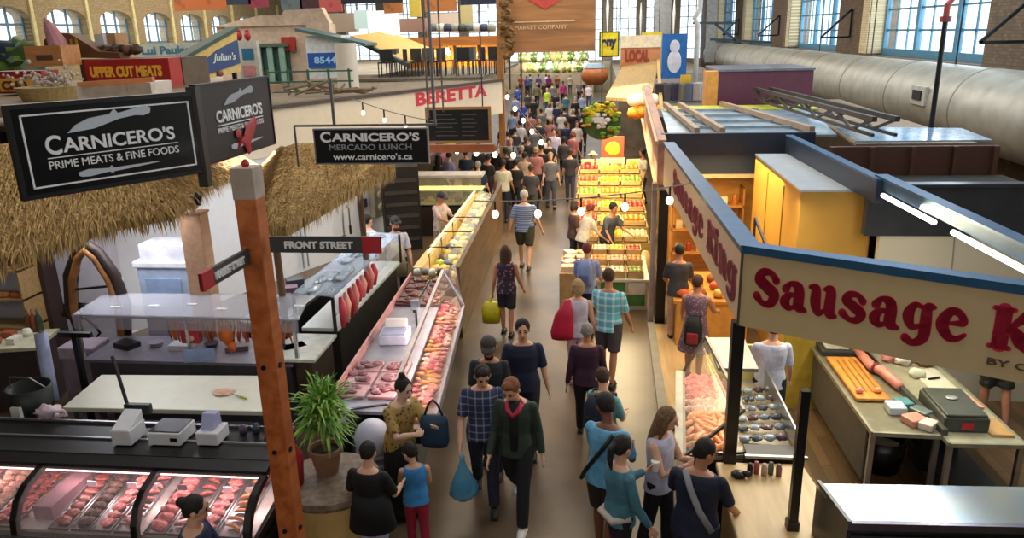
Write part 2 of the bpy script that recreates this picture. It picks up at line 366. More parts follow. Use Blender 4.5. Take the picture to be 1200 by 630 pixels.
    if lod == 1:
        for sx in (-1, 1):
            e = MB(); e.ell(H(.031*sx, -.083, .012), (.014*hs, .008*hs, .008*hs), Mh, 8, 6); fin(e.mesh('eye'), 'eye', mat('#2a211d', .3, 0, 'plain'), bod)
            e = MB(); e.tube([H(.015*sx, -.092, .034), H(.046*sx, -.083, .034)], [.005*hs, .004*hs], 6); fin(e.mesh('eyebrow'), 'eyebrow', mat(HAIR.get(hair, hair), .8), bod)
        e = MB(); e.ell(H(0, -.086, -.058), (.024*hs, .008*hs, .008*hs), Mh, 8, 6); fin(e.mesh('mouth'), 'mouth', mat('#9c5348', .5, 0, 'plain'), bod)
    # hair
    hm = mat(HAIR.get(hair, hair), .75, kind='noise', scale=40, amt=.3, bump=.3 if near else 0)
    if style != 'bald':
        b = MB(); b.ell(H(0, .018, .035), (.086*hs, .096*hs, .098*hs), Mh, 14, 10, jit=.05)
        b.tube([H(0, .06, .0), H(0, .065, -.05)], [(.07*hs, .05*hs), (.05*hs, .03*hs)], 10)
        if style == 'bun': b.ell(H(0, .11, .07), .045*hs, jit=.2)
        if style == 'topbun': b.ell(H(0, .05, .14), .042*hs, jit=.2)
        if style == 'pony': b.tube([H(0, .1, .05), H(0, .15, .02), H(0, .15, -.1), H(0, .12, -.2)], [.025, .035, .03, .01], 8)
        if style in ('long', 'bob'):
            dn = -.32 if style == 'long' else -.11
            b.tube([H(0, .04, .05), H(0, .05, -.05), H(0, .07, dn*.6), H(0, .085, dn)], [(.092*hs, .075*hs), (.1*hs, .07*hs), (.1*hs, .05*hs), (.06*hs, .025*hs)], 14)
            for sx in (-1, 1): b.tube([H(.07*sx, -.01, .06), H(.088*sx, -.012, -.04), H(.085*sx, .0, dn*.8)], [.022*hs, .028*hs, .014*hs], 8)
        if style == 'quiff': b.ell(H(0, -.04, .105), (.06*hs, .055*hs, .035*hs), Mh, jit=.25)
        if style == 'beard':
            b.ell(H(0, -.04, -.085), (.056*hs, .055*hs, .05*hs), Mh)
        fin(remesh(b, vx*1.25, 1) if lod < 3 else b.mesh('hair'), 'hair', hm)
    if hat:
        kind, hc1 = hat; b = MB()
        if kind == 'cap':
            b.ell(H(0, .008, .055), (.09*hs, .104*hs, .085*hs), Mh, 14, 8); b.tube([H(0, -.07, .06), H(0, -.13, .045), H(0, -.165, .035)], [(.075*hs, .014), (.07*hs, .01), (.04*hs, .008)], 12)
        else:
            b.ell(H(0, .008, .07), (.09*hs, .1*hs, .09*hs), Mh, 14, 8); b.ell(H(0, 0, .055), (.16*hs, .17*hs, .014), Mh, 16, 6)
        fin(b.mesh('hat'), kind if kind == 'cap' else 'sun_hat', mat(hc1, .7, amt=.15))
    # clothes
    tm = mat(top, .75, 0, pat, top2, psc, pamt)
    b = MB(); dx = .016
    secs = [((0, .002, -.1), .172*wd, .122)]+tors[1:8]
    loft_t(b, secs, dx)
    for side, p in zip((1, -1), AP):
        if sleeve == 'none': b.ell(p[0]+V((-.035*side, 0, .012)), (.035, .05, .03)); continue
        b.ell(p[0], .056, nu=seg)
        if sleeve == 'short': b.tube([p[0], p[0].lerp(p[1], .4), p[0].lerp(p[1], .85)], [.056, .059, .057], seg)
        else: b.tube([p[0], p[0].lerp(p[1], .5), p[1], p[1].lerp(p[2], .4), p[1].lerp(p[2], .93)], [.055, .054, .048, .044, .035], seg)
    if legs == 'dress': b.loft([((0, 0, pz-.42), .26*wd, .2), ((0, 0, pz-.2), .215*wd, .165), ((0, 0, pz-.02), .178*wd, .125)], 20)
    fin(remesh(b, vx*1.2, 2), 'dress' if legs == 'dress' else ('jacket' if open_jacket else 'shirt'), tm)
    if open_jacket:
        b = MB(); b.loft([(tp((0, -.105, -.02)), .05, .03), (tp((0, -.108, .2)), .045, .028), (tp((0, -.115, .38)), .055, .03), (tp((0, -.06, .5)), .06, .05)], 14)
        fin(b.mesh('undershirt'), 'undershirt', mat(open_jacket, .8))
    bm_ = mat(bottom, .8, 0, bpat, bot2, 12, .4 if bpat != 'noise' else .2)
    if legs in ('long', 'shorts'):
        b = MB(); b.ell(pel+V((0, .003, -.02)), (.17*wd, .125, .11))
        for p in LP:
            if legs == 'long': b.tube([p[0]+V((0, 0, .02)), p[0].lerp(p[1], .4), p[1], p[1].lerp(p[2], .5), p[2]+V((0, 0, .0))], [.1*wd, .092*wd, .068, .066, .058], seg)
            else: b.tube([p[0]+V((0, 0, .02)), p[0].lerp(p[1], .4), p[0].lerp(p[1], .92)], [.102*wd, .1*wd, .088], seg)
        fin(remesh(b, vx*1.3, 2), 'trousers' if legs == 'long' else 'shorts', bm_)
    elif legs == 'skirt':
        b = MB(); b.loft([((0, 0, .06), .25, .21), ((0, .01, pz*.5), .215, .175), ((0, 0, pz-.02), .18*wd, .13), ((0, 0, pz+.05), .165*wd, .118)], 22); fin(b.mesh('skirt'), 'skirt', bm_)
    for p in LP:
        b = MB(); b.ell(p[2]+V((0, -.052, -.045)), (.047, .128, .042), nu=12); b.box(p[2]+V((-.042, -.15, -.083)), p[2]+V((.042, .06, -.062))); fin(b.mesh('shoe'), 'shoe', mat(shoe, .6, amt=.1))
    if apron:
        b = MB(); b.loft([(tp((0, -.085, -.32)), .17, .05), (tp((0, -.085, -.05)), .16, .06), (tp((0, -.1, .12)), .13, .045), (tp((0, -.1, .33)), .09, .04)], 16); fin(b.mesh('apron'), 'apron', mat(apron, .8))
    Rz = Matrix.Rotation(R(yaw), 3, 'Z')
    return root, [Rz @ (q*s)+Vector(loc) for q in hands], lambda x, y, z: Rz @ (tp((x, y, z))*s)+Vector(loc)
def strap(root_fn, pts, col, label, cat='strap', name='strap', w=.035):
    b = MB(); b.tube([root_fn(*p) for p in pts], [(w/2, .006)]*len(pts), 8); return b
def handbag(name, label, hang, size, col, cat='bag', pts=None, col2=None):
    """soft bag hanging from a point"""
    w, d, h = size; t = thing(name, label, cat, (hang[0], hang[1], hang[2]-h-.16))
    b = MB(); b.loft([((0, 0, 0), w*.42, d*.42), ((0, 0, h*.15), w*.5, d*.5), ((0, 0, h*.8), w*.48, d*.42), ((0, 0, h), w*.42, d*.2)], 20, 3); part('body', b, mat(col, .6, amt=.2, scale=9), t, smooth=True)
    b = MB(); b.tube([(-w*.32, 0, h*.95), (-w*.15, 0, h+.12), (0, 0, h+.17), (w*.15, 0, h+.12), (w*.32, 0, h*.95)], .012, 8); part('handle', b, mat(col2 or col, .6), t, smooth=True); return t
def backpack(label, fn, col, col2=None, w=.15):
    c = fn(0, .2, .28); u = fn(0, .2, .45)-fn(0, .2, .1); o = fn(0, .4, .28)-fn(0, .2, .28)
    t = thing('backpack', label, 'backpack', c-Vector((0, 0, .2)), math.degrees(math.atan2(o.y, o.x))-90)
    b = MB(); b.loft([((0, 0, 0), w*.85, .06), ((0, 0, .06), w, .085), ((0, 0, .3), w*.95, .08), ((0, -.01, .42), w*.6, .05)], 18, 3); part('body', b, mat(col, .7, amt=.2), t, smooth=True)
    b = MB(); b.box((-w*.6, .07, .04), (w*.6, .1, .2)); part('pocket', b, mat(col2 or col, .7, amt=.3), t, bevel=.01)
    for sx in (-1, 1):
        b = MB(); b.tube([(.07*sx, -.05, .4), (.09*sx, -.12, .42), (.1*sx, -.26, .36), (.11*sx, -.28, .2), (.12*sx, -.16, .08)], .014, 6); part('strap', b, mat(col, .7), t)
    return t
# ================================================================ THE SETTING
b = MB(); b.box((-25.8, -4, -.3), (10.6, 77, 0)); struct('floor', b, mat('#6b5843', .32, kind='noise', col2='#42362b', scale=.9))
b = MB(); b.box((-25.8, -4, 9.6), (10.6, 77, 9.9)); struct('ceiling', b, mat('#8a8378', .8))
b = MB(); b.box((-25.8, -4.3, 0), (10.6, -4, 9.6)); struct('wall_back', b, mat('#8d7f68', .8, kind='brickx', col2='#7a6d58', scale=2))
RW = [(8.6, 16.6), (20.8, 29.5), (33.2, 41.5), (45.6, 54.1), (58, 66.2)]
b = MB(); j = MB(); y = -4
for a, c in RW:
    b.box((9.4, y, 3.85), (10.4, a, 8.6)); y = c; j.box((9.42, c-.02, 3.9), (10.1, c+.75, 8.6)); j.box((9.37, c, 3.9), (9.42, c+.75, 8.6))
b.box((9.4, y, 3.85), (10.4, 77, 8.6)); b.box((9.4, -4, 0), (10.4, 77, 3.85)); b.box((9.4, -4, 8.6), (10.4, 77, 9.6))
struct('wall_right', b, mat('#6f5d49', .85, kind='brick', col2='#584838', scale=3.2)); struct('painted_lit_jambs', j, mat('#d8c9a4', .8, kind='brick', col2='#c7b68e', scale=3.2))  # far jambs painted cream to stand for daylight on the reveals
TEAL = mat('#3d7d9c', .4, amt=.1)
for n, (a, c) in enumerate(RW):
    f = MB(); X = 10.02
    f.box((X-.12, a, 3.85), (X+.06, c, 4.08)); f.box((X-.06, a, 8.45), (X+.06, c, 8.6))
    for k in range(4): yy = a+(c-a)*k/3; f.box((X-.1, yy-.11, 3.9), (X+.06, yy+.11, 8.6))
    w = struct('window_%d' % (n+1), f, TEAL)
    g = MB()
    for k in range(1, 9):
        if k % 3: yy = a+(c-a)*k/9; g.box((X-.02, yy-.03, 3.9), (X+.03, yy+.03, 8.6))
    for k in range(1, 7): zz = 4.0+k*.68; g.box((X-.02, a, zz-.03), (X+.03, c, zz+.03))
    struct('glazing_bars', g, TEAL, w)
    p = MB(); p.box((X-.005, a, 3.9), (X+.005, c, 8.6)); struct('pane', p, mat('#eef6fb', .05, 0, 'plain', alpha=.12), w)
# left wall with arched windows
LB = [31.6+3.9*(k-3) for k in range(13)]; b = MB(); X = -25
b.box((X-.8, -4, 0), (X, 77, 4.85)); b.box((X-.8, -4, 7.0), (X, 77, 9.6)); b.box((X-.8, -4, 4.85), (X, LB[0]-1.4, 7)); b.box((X-.8, LB[-1]+1.4, 4.85), (X, 77, 7))
for i, cy in enumerate(LB):
    if i: b.box((X-.8, LB[i-1]+1.4, 4.85), (X, cy-1.4, 7))
    arc = [(cy+1.4*math.cos(R(a)), 6.0+.5*math.sin(R(a))) for a in range(0, 181, 15)]
    b.prism([(cy+1.4, 7.0)]+arc+[(cy-1.4, 7.0)], X-.8, X, 'x')
struct('wall_left', b, mat('#9c8763', .85, kind='brick', col2='#87744f', scale=3))
j = MB()
for i, cy in enumerate(LB): j.box((X-.02, cy+1.42, 4.6), (X+.1, cy+1.62, 7.4))
struct('trim_2', j, mat('#d5c68c', .8))
for n, cy in enumerate(LB):
    f = MB()
    for dy in (-1.37, -.45, .45, 1.37): f.box((X-.42, cy+dy-.04, 4.85), (X-.34, cy+dy+.04, 6.5))
    f.box((X-.42, cy-1.4, 4.85), (X-.34, cy+1.4, 4.95)); f.box((X-.42, cy-1.4, 5.72), (X-.32, cy+1.4, 5.82))
    w = struct('window_%d' % (n+6), f, mat('#5b7d92', .5)); p = MB(); p.box((X-.39, cy-1.4, 4.85), (X-.37, cy+1.4, 6.5)); struct('pane', p, mat('#eef6fb', .05, 0, 'plain', alpha=.12), w)
# far wall: tall windows between columns
b = MB(); b.box((-25.8, 76, 0), (10.6, 76.6, 2.2)); b.box((-25.8, 76, 8.8), (10.6, 76.6, 9.6))
FX = [-25, -21, -17, -13, -9.2, -5.5, -2.4, .7, 3.8, 6.9, 10]
for x in FX: b.box((x-.45, 75.8, 2.2), (x+.45, 76.6, 8.8))
struct('wall_far', b, mat('#b9ae98', .8, kind='brickx', col2='#a3987f', scale=2.5))
for n in range(len(FX)-1):
    f = MB(); a, c = FX[n]+.45, FX[n+1]-.45
    for k in range(4): xx = a+(c-a)*k/3; f.box((xx-.04, 76.2, 2.2), (xx+.04, 76.3, 8.8))
    for k in range(8): zz = 2.2+k*.94; f.box((a, 76.2, zz-.03), (c, 76.3, zz+.03))
    w = struct('window_%d' % (n+19), f, mat('#7d98a6', .5)); p = MB(); p.box((a, 76.24, 2.2), (c, 76.25, 8.8)); struct('pane', p, mat('#eef6fb', .05, 0, 'plain', alpha=.12), w)
# big insulated air duct along the right wall
t = thing('air_duct', 'huge pale grey round air duct running under the right windows', 'duct', (8.45, 0, 3.05)); DU = mat('#a9a79c', .42, .15, kind='noise', col2='#8d8a7e', scale=2.2)
b = MB(); b.tube([(0, y, 0) for y in range(3, 62, 3)], .88, 40); part('duct_wall', b, DU, t, smooth=True)
for y in range(6, 61, 4):
    b = MB(); b.tube([(0, y-.03, 0), (0, y+.03, 0)], .892, 40); part('seam', b, mat('#8e8b80', .5, .2), t, smooth=True)
for y in (19.6, 32):
    b = MB(); b.box((-.93, y-.42, -.02), (-.84, y+.42, .42)); v = part('vent', b, mat('#b9b6aa', .5), t, bevel=.01); b = MB(); b.box((-.96, y-.25, .1), (-.9, y+.25, .32)); part('grille', b, BLACK, v)
for y in range(8, 60, 6):
    b = MB(); b.bar((0, y, .85), (0, y, 6.4), .03); part('hanger_rod', b, DSTEEL, t)
# triangular brackets on the brick piers
for i, y in enumerate((18.6, 31.4, 43.6, 56)):
    b = MB(); x = 9.4; z0 = 4.45
    p = [(x-.06, y, z0+1.0), (x-.06, y, z0), (x-1.1, y, z0)]
    for a, c in ((0, 1), (1, 2), (2, 0)): b.bar(p[a], p[c], .07)
    solo('wall_bracket', b, BLACK, ['black triangular bracket on the brick pier right of the nearest window', 'black triangular bracket between the two largest right windows', 'small black triangular bracket past the second right window', 'farthest black triangular bracket on the right wall'][i], 'bracket', group='wall brackets')
# drop pipes
q = at(1095, 120, Y=15.2); t = thing('drop_pipe', 'slim dark pipe dropping past the duct with a red upper end', 'pipe', (q.x, 15.2, 2.9))
b = MB(); b.tube([(0, 0, 0), (0, 0, 2.05)], .045, 10); part('pipe', b, MBLACK, t); b = MB(); b.tube([(0, 0, 2.05), (0, 0, 2.3), (.1, 0, 2.42), (.12, 0, 6.6)], .055, 10); part('upper_pipe', b, mat('#a8433f', .5), t); b = MB(); b.tube([(0, 0, 2.0), (0, 0, 2.1)], .1, 10); part('coupling', b, mat('#8e3a38', .5), t)
q = at(816, 60, Y=26); t = thing('roof_drain_pipe', 'pale pipe with a bend dropping beside the blue sign', 'pipe', (q.x, 26, 2.6))
b = MB(); b.tube([(0, 0, 0), (.02, 0, 2.4), (-.1, 0, 2.6), (.05, 0, 2.9), (.1, 0, 7)], .08, 10); part('pipe', b, mat('#c9ccca', .4), t, smooth=True); b = MB(); b.lathe([(.14, 0), (.14, .3)], (0, 0, -.1)); part('collar', b, DSTEEL, t)
# ================================================================ LEFT: BUTCHER STALL
def label_board(parent, w, h, d, face, frame=None, z=0, fw=.04):
    b = MB(); b.box((0, 0, z), (w, d, z+h)); part('panel', b, face, parent)
    if frame is not None:
        b = MB(); 
        for a, c in (((-fw, -.012, z-fw), (w+fw, d+.01, z)), ((-fw, -.012, z+h), (w+fw, d+.01, z+h+fw)), ((-fw, -.012, z), (0, d+.01, z+h)), ((w, -.012, z), (w+fw, d+.01, z+h))): b.box(a, c)
        part('frame', b, frame, parent)
def cleaver(parent, x, z, w, mt, flip=1, slim=False):
    if slim: pts = [(0, .35), (.0, .6), (.12, .75), (.36, .62), (.4, .8), (.42, .6), (1, .62), (1, .55), (.6, .38), (.42, .32), (.4, .2), (.36, .35), (.12, .2), (.03, .25)]; hh = w*.16
    else: pts = [(0, .0), (.1, .35), (.25, .6), (.5, .72), (.56, .95), (.6, .72), (.75, .85), (.93, 1), (1, .85), (.98, .6), (.9, .5), (.8, .55), (.6, .45), (.3, .1)]; hh = w*.24
    b = MB(); b.prism([(x+p[0]*w, z+p[1]*hh) for p in pts], -.014, -.002); part('knife_emblem', b, mt, parent)
PALE = mat('#b9c0c6', .5, 0, 'plain'); SIGNB = mat('#14181c', .22, amt=.25, coat=.4)
A, B_ = (-4.96, 6.08), (-4.06, 7.46); r_, L = heading((*A, 0), (*B_, 0))
t = thing('butcher_sign', 'large black butcher sign with white border and two knives above the thatch', 'sign', (*A, 3.64), r_)
label_board(t, L, .74, .05, SIGNB, mat('#1c1c1e', .4))
b = MB()
for a, c in (((.06, -.012, .05), (L-.06, -.001, .065)), ((.06, -.012, .675), (L-.06, -.001, .69)), ((.06, -.012, .05), (.075, -.001, .69)), ((L-.075, -.012, .05), (L-.06, -.001, .69))): b.box(a, c)
part('border', b, SIGNW, t)
cleaver(t, .42, .5, .78, PALE); cleaver(t, .45, .07, .75, PALE, slim=True)
text("C", .13, .17, t, (.22, 0, .325), SIGNW, bold=.02); text("ARNICERO'S", 1.04, .13, t, (.36, 0, .335), SIGNW, bold=.02)
b = MB(); b.box((.22, -.012, .295), (1.42, -.001, .303)); part('rule', b, SIGNW, t); text("PRIME MEATS & FINE FOODS", 1.2, .07, t, (.22, 0, .2), SIGNW)
A, B_ = (-4.04, 7.5), (-3.98, 9.12); r_, L = heading((*A, 0), (*B_, 0)); DB = mat('#2f2725', .6, amt=.1)
t = thing('butcher_sign', 'dark brown butcher sign with a red lobster emblem facing the aisle', 'sign', (*A, 3.68), r_)
label_board(t, L, .78, .05, DB, mat('#231d1c', .5), fw=.02)
cleaver(t, .5, .55, .7, mat('#9aa0a5', .5, 0, 'plain')); text("CARNICERO'S", 1.05, .13, t, (.32, 0, .38), SIGNW, bold=.02); b = MB(); b.box((.32, -.012, .345), (1.37, -.001, .355)); part('rule', b, SIGNW, t)
text("PRIME MEATS & FINE FOODS", 1.05, .055, t, (.32, 0, .27), SIGNW); cleaver(t, .55, .04, .75, mat('#b9bcc0', .5, 0, 'plain'), slim=True)
b = MB()
b.tube([(1.15, -.02, .33), (.98, -.02, .22), (.88, -.02, .1), (.93, -.02, -.02)], [(.05, .012), (.1, .014), (.09, .014), (.04, .01)], 10, up=(1, 0, 0)); b.tube([(.85, -.02, .18), (.72, -.02, .14), (.68, -.02, .06)], [(.03, .01), (.04, .01), (.015, .01)], 8); b.ell((.72, -.02, .22), (.07, .012, .05))
part('lobster_emblem', b, mat('#b3272f', .5), t)
b = MB(); b.box((-.05, -.05, -.15), (.05, .05, .86)); solo('sign_post', b, mat('#37332f', .5), 'dark corner post between the two big butcher signs', 'post', (-4.07, 7.5, 3.6))
# hanging sign over the lunch counter
y = 9.0; A = at(372, 192, Y=y); B_ = at(502, 192, Y=y)
t = thing('hanging_sign', 'black lunch counter sign hanging from a thin steel frame', 'sign', (A.x, y, 3.44)); w = B_.x-A.x
label_board(t, w, .4, .05, SIGNB, mat('#8a8c8e', .4, .5), fw=.015)
text("C", .13, .13, t, (.07, 0, .25), SIGNW, bold=.03); text("ARNICERO'S", w-.3, .1, t, (.21, 0, .26), SIGNW, bold=.03); text("MERCADO LUNCH", w-.36, .07, t, (.17, 0, .155), mat('#8c8f90', .5, 0, 'plain'), bold=.01); text("www.carnicero's.ca", w-.4, .075, t, (.21, 0, .04), SIGNW, bold=.01)
b = MB(); b.bar((-.25, .02, .45), (1.5, .02, .45), .025); b.bar((-.25, .02, .45), (-.25, .02, -.05), .02); b.bar((w+.1, .02, .45), (w+.1, .02, 3.2), .03); b.bar((.25, .02, .45), (.25, .02, 1.0), .03); part('hanger_frame', b, mat('#6d6f72', .4, .6), t)
# thatched roof
TH1 = mat('#c9a869', .9, kind='thatch', col2='#7b5f33', scale=14, bump=.6)
def thatch(label, EV, RG, n0, n1, seed):
    t = thing('thatched_roof', label, 'roof', (0, 0, 0)); b = MB()
    for i in range(len(EV)-1):
        a, c, d, e = EV[i], EV[i+1], RG[i+1], RG[i]; dn = Vector((0, 0, -.12)); b.hexa([a+dn, c+dn, d+dn, e+dn, a, c, d, e])
    part('thatch', b, TH1, t); rs = random.Random(seed); lens = [(EV[i+1]-EV[i]).length for i in range(len(EV)-1)]
    for layer, (cnt, nm) in enumerate(((n0, 'straw_layer'), (n0, 'straw_layer'), (n1, 'straw_fringe'))):
        b = MB()
        for _ in range(cnt):
            i = rs.choices(range(len(lens)), lens)[0]; u = rs.random(); a = EV[i].lerp(EV[i+1], u); r = RG[i].lerp(RG[i+1], u); f = rs.uniform(.02, .99) if layer < 2 else rs.uniform(-.02, .14)
            p = a.lerp(r, f)+Vector((0, 0, .015)); dn = (a-r).normalized(); ln = rs.uniform(.14, .34); side = (EV[i+1]-EV[i]).normalized()
            q = p+dn*ln+side*rs.uniform(-.1, .1)+Vector((0, 0, rs.uniform(.0, .03)))
            if layer == 2: q = p+dn*ln*.35+Vector((0, 0, -ln*.7))+side*rs.uniform(-.06, .06)
            wd = rs.uniform(.004, .012); m_ = p.lerp(q, .6)+Vector((0, 0, .02)); n_ = Vector((0, 0, .01)); b.add([p-side*wd, p+side*wd, m_+side*wd, m_-side*wd, q, p+n_, m_+n_], [(0, 1, 2, 3), (3, 2, 4), (5, 6, 3, 0), (1, 2, 6, 5)])
        part(nm, b, mat(['#c9a76c', '#a98a55', '#bf9c60'][layer], .9, kind='thatch', col2=['#9b7b48', '#7f6338', '#856a3d'][layer], scale=10), t, kind='stuff')
    return t
E1 = [at(-60, 320, z=2.85), at(60, 282, z=2.85), at(130, 260, z=2.85), at(203, 246, z=2.88), at(245, 214, z=2.9), at(296, 192, z=2.9)]
OF = [(-.9, 1.6, .95), (-.9, 1.6, .95), (-1.0, 1.5, .95), (-1.3, 1.0, .95), (-1.6, .5, .9), (-1.7, .2, .85)]
thatch('shaggy straw thatch roof below the two big black signs', E1, [e+Vector(o) for e, o in zip(E1, OF)], 2600, 2600, 3)
E2 = [at(303, 200, z=2.88), at(306, 262, z=2.8), at(335, 266, z=2.8), at(395, 232, z=2.84), at(462, 194, z=2.88)]
R2 = [at(330, 172, z=3.25), at(334, 172, z=3.3), at(345, 168, z=3.35), at(395, 166, z=3.3), at(452, 170, z=3.15)]
thatch('smaller straw thatch roof behind the hanging lunch sign', E2, R2, 1500, 1700, 5)
for i, (x, y) in enumerate(((-4.35, 9.6), (-3.7, 11.4))):
    b = MB(); b.tube([(0, 0, 0), (.02, 0, 1.5), (0, 0, 2.95)], .05, 10); solo('bamboo_pole', b, mat('#6e5236', .6, kind='wood', scale=8), ['brown pole holding the thatch behind the street sign', 'slim brown pole beside the hanging lunch sign'][i], 'pole', (x, y, 0), group='thatch poles')
# white wall of the stall, slanting back, with the red lettering
WA, WB = Vector((-8.25, 11.6, 0)), Vector((-2.9, 23.1, 0)); r_, L = heading(WA, WB)
b = MB(); b.box((-11.5, 9.2, 4.02), (-5.6, 13.44, 4.14)); solo('stall_deck', b, mat('#8a7355', .8, col2='#6a573f', scale=2), 'brown flat top of the butcher stall under the red signs', 'roof')
t = thing('stall_wall', 'long white stall wall with red BERETTA lettering on its fascia', 'wall', WA, r_); WP = mat('#d7d8dc', .5, amt=.04)
b = MB(); b.box((0, 0, 0), (7.7, .12, 3.3)); part('tiled_wall', b, WP, t)
area('kitchen_fill_light', (-5.2, 12.2, 3.2), (1.5, 1.5), 110, (.88, .93, 1)); area('kitchen_fill_light', (-6.6, 9.6, 2.75), (2, .8), 45, (.95, .93, 1))  # added area lights that brighten the white wall, no fixtures built
b = MB(); b.box((0, -.03, 2.62), (L, .12, 3.56)); part('fascia', b, mat('#dcd0b8', .6, amt=.04), t)
b = MB(); b.box((-.1, -.08, 3.54), (L+.05, .2, 3.62)); part('coping', b, mat('#4d4338', .6), t)
rl = mat('#c3263f', .5, 0, 'plain'); text("BERETTA", 3.3, .33, t, (8.55, -.03, 3.19), rl, bold=.035)
b = MB(); b.prism([(0, 0), (L, 0), (L-1, 4.2), (-.5, 7.5)], 3.48, 3.56, 'z'); part('roof_deck', b, mat('#857a69', .8, col2='#675d50'), t)
# back wall on the left
b = MB(); b.box((-9.2, 10.6, 0), (-7.45, 10.75, 3.0)); b.box((-12.5, 10.6, 0), (-9.2, 10.75, 3.0)); solo('stall_wall', b, mat('#b9b6bd', .6, amt=.08), 'plain white back wall behind the horse collars', 'wall')
b = MB(); b.box((-8.66, 10.3, 0), (-8.42, 10.6, 2.9)); solo('wall_post', b, mat('#3a2620', .7), 'dark brown wooden post left of the horse collars', 'post')
# ---------------- front refrigerated counter
x0, x1 = -7.4, -2.97; PINK = mat('#e9b9b4', .6)
t = thing('meat_counter', 'long black refrigerated butcher counter with curved glass front and pink light', 'display case', (0, 0, 0))
b = MB(); b.box((x0, 5.42, .08), (x1, 6.55, .62)); b.prism([(5.38, .6), (5.38, .68), (6.38, .8), (6.38, 1.16), (6.5, 1.16), (6.5, .6)], x0, x1, 'x'); part('cabinet', b, BLACK, t)
b = MB(); b.prism([(5.42, .685), (6.36, .805), (6.36, .83), (5.42, .71)], x0+.02, x1-.02, 'x'); part('tray_bed', b, mat('#c9c3c2', .35, .4), t)
b = MB(); b.box((x0, 5.93, 1.16), (x1, 6.52, 1.2)); b.prism([(5.8, 1.1), (5.8, 1.16), (5.95, 1.2), (6.0, 1.16)], x0, x1, 'x'); part('top_deck', b, MBLACK, t)
b = MB(); b.box((x0, 5.86, 1.085), (x1, 5.98, 1.11)); part('canopy_edge', b, mat('#8e6a58', .5), t)
for y, z in ((6.5, 1.215), (6.2, 1.205)):
    b = MB(); b.box((x0, y-.012, z-.01), (x1, y+.012, z+.012)); part('rail', b, STEEL, t)
b = MB(); b.tube([(x0, 5.35, .66), (x1, 5.35, .66)], .03, 8); part('bumper', b, mat('#7d7f83', .3, .8), t)
GP = [(5.34, .7), (5.36, .84), (5.44, .98), (5.57, 1.07), (5.8, 1.13)]
def curved(xa, xb, name, mt, th=.012):
    b = MB()
    b.prism(GP+[(y+th, z-th) for y, z in reversed(GP)], xa, xb, 'x'); return part(name, b, mt, t, smooth=False)
for xa, xb in ((x0, -5.22), (-5.16, -4.06), (-4.02, x1)): curved(xa, xb, 'curved_glass', glass('#f0dede', .1))
for x in (x0, -5.19, -4.04, x1-.03): curved(x-.03, x+.03, 'divider', MBLACK, .05)
b = MB(); b.box((x0+.05, 5.88, 1.03), (x1-.05, 5.93, 1.055)); part('light_strip', b, mat('#ffd9d2', .5, 0, 'plain', emit=3), t)
for xx in (-6.3, -4.6, -3.5): area('case_light', (xx, 5.95, 1.02), (1.05, .08), 4, (1, .7, .66), (0, 0, 0))
b = MB(); b.box((x0, 5.5, .0), (x1, 6.5, .08)); part('plinth', b, DSTEEL, t)
# meat: cuts and trays
def blob_me(name, r, mt, jit=.35, nu=10, nv=6): b = MB(); b.ell((0, 0, 0), r, nu=nu, nv=nv, jit=jit); return b.mesh(name, mt, True)
MEATC = {'pink': mat('#d9666a', .4, kind='marble', col2='#eebbb0', scale=12, coat=.3), 'red': mat('#ad2228', .35, kind='marble', col2='#dd8a80', scale=12, coat=.3), 'dark': mat('#7a2b2a', .35, kind='marble', col2='#a35249', scale=12, coat=.3),
         'orange': mat('#e98a4e', .4, kind='marble', col2='#f3b583', scale=14, coat=.3), 'pale': mat('#dfa08e', .4, kind='marble', col2='#f6e2d4', scale=9, coat=.3), 'yellow': mat('#e3b558', .45, col2='#d49a3f'), 'brown': mat('#5b3527', .45, col2='#3b211a')}
CUTS = {}
def cut(kind, col):
    k = (kind, col)
    if k not in CUTS:
        b = MB()
        if kind == 'steak': b.ell((0, 0, 0), (.07, .05, .014), nu=12, nv=6, jit=.5)
        if kind == 'roast': b.ell((0, 0, 0), (.075, .05, .035), nu=12, nv=8, jit=.5)
        if kind == 'sausage': b.tube([(-.07, 0, 0), (-.045, .012, .004), (0, .018, .006), (.045, .012, .004), (.07, 0, 0)], [.006, .015, .017, .015, .006], 8)
        if kind == 'chop': b.ell((0, 0, 0), (.055, .045, .016), nu=12, nv=6, jit=.4); b.tube([(.04, 0, 0), (.1, .02, 0)], [.012, .008], 6)
        if kind == 'mince': b.ell((0, 0, 0), (.06, .05, .03), nu=14, nv=8, jit=.8)
        CUTS[k] = b.mesh(kind, MEATC[col], True)
    return CUTS[k]
def place_cut(kind, col, loc, rot, label, group, name=None, sc=1):
    o = bpy.data.objects.new(name or ('raw_'+kind if kind != 'mince' else 'minced_meat'), cut(kind, col)); COL.objects.link(o); o.location = loc; o.rotation_euler = rot; o.scale = (sc,)*3
    tag(o, label, 'meat', group); return o
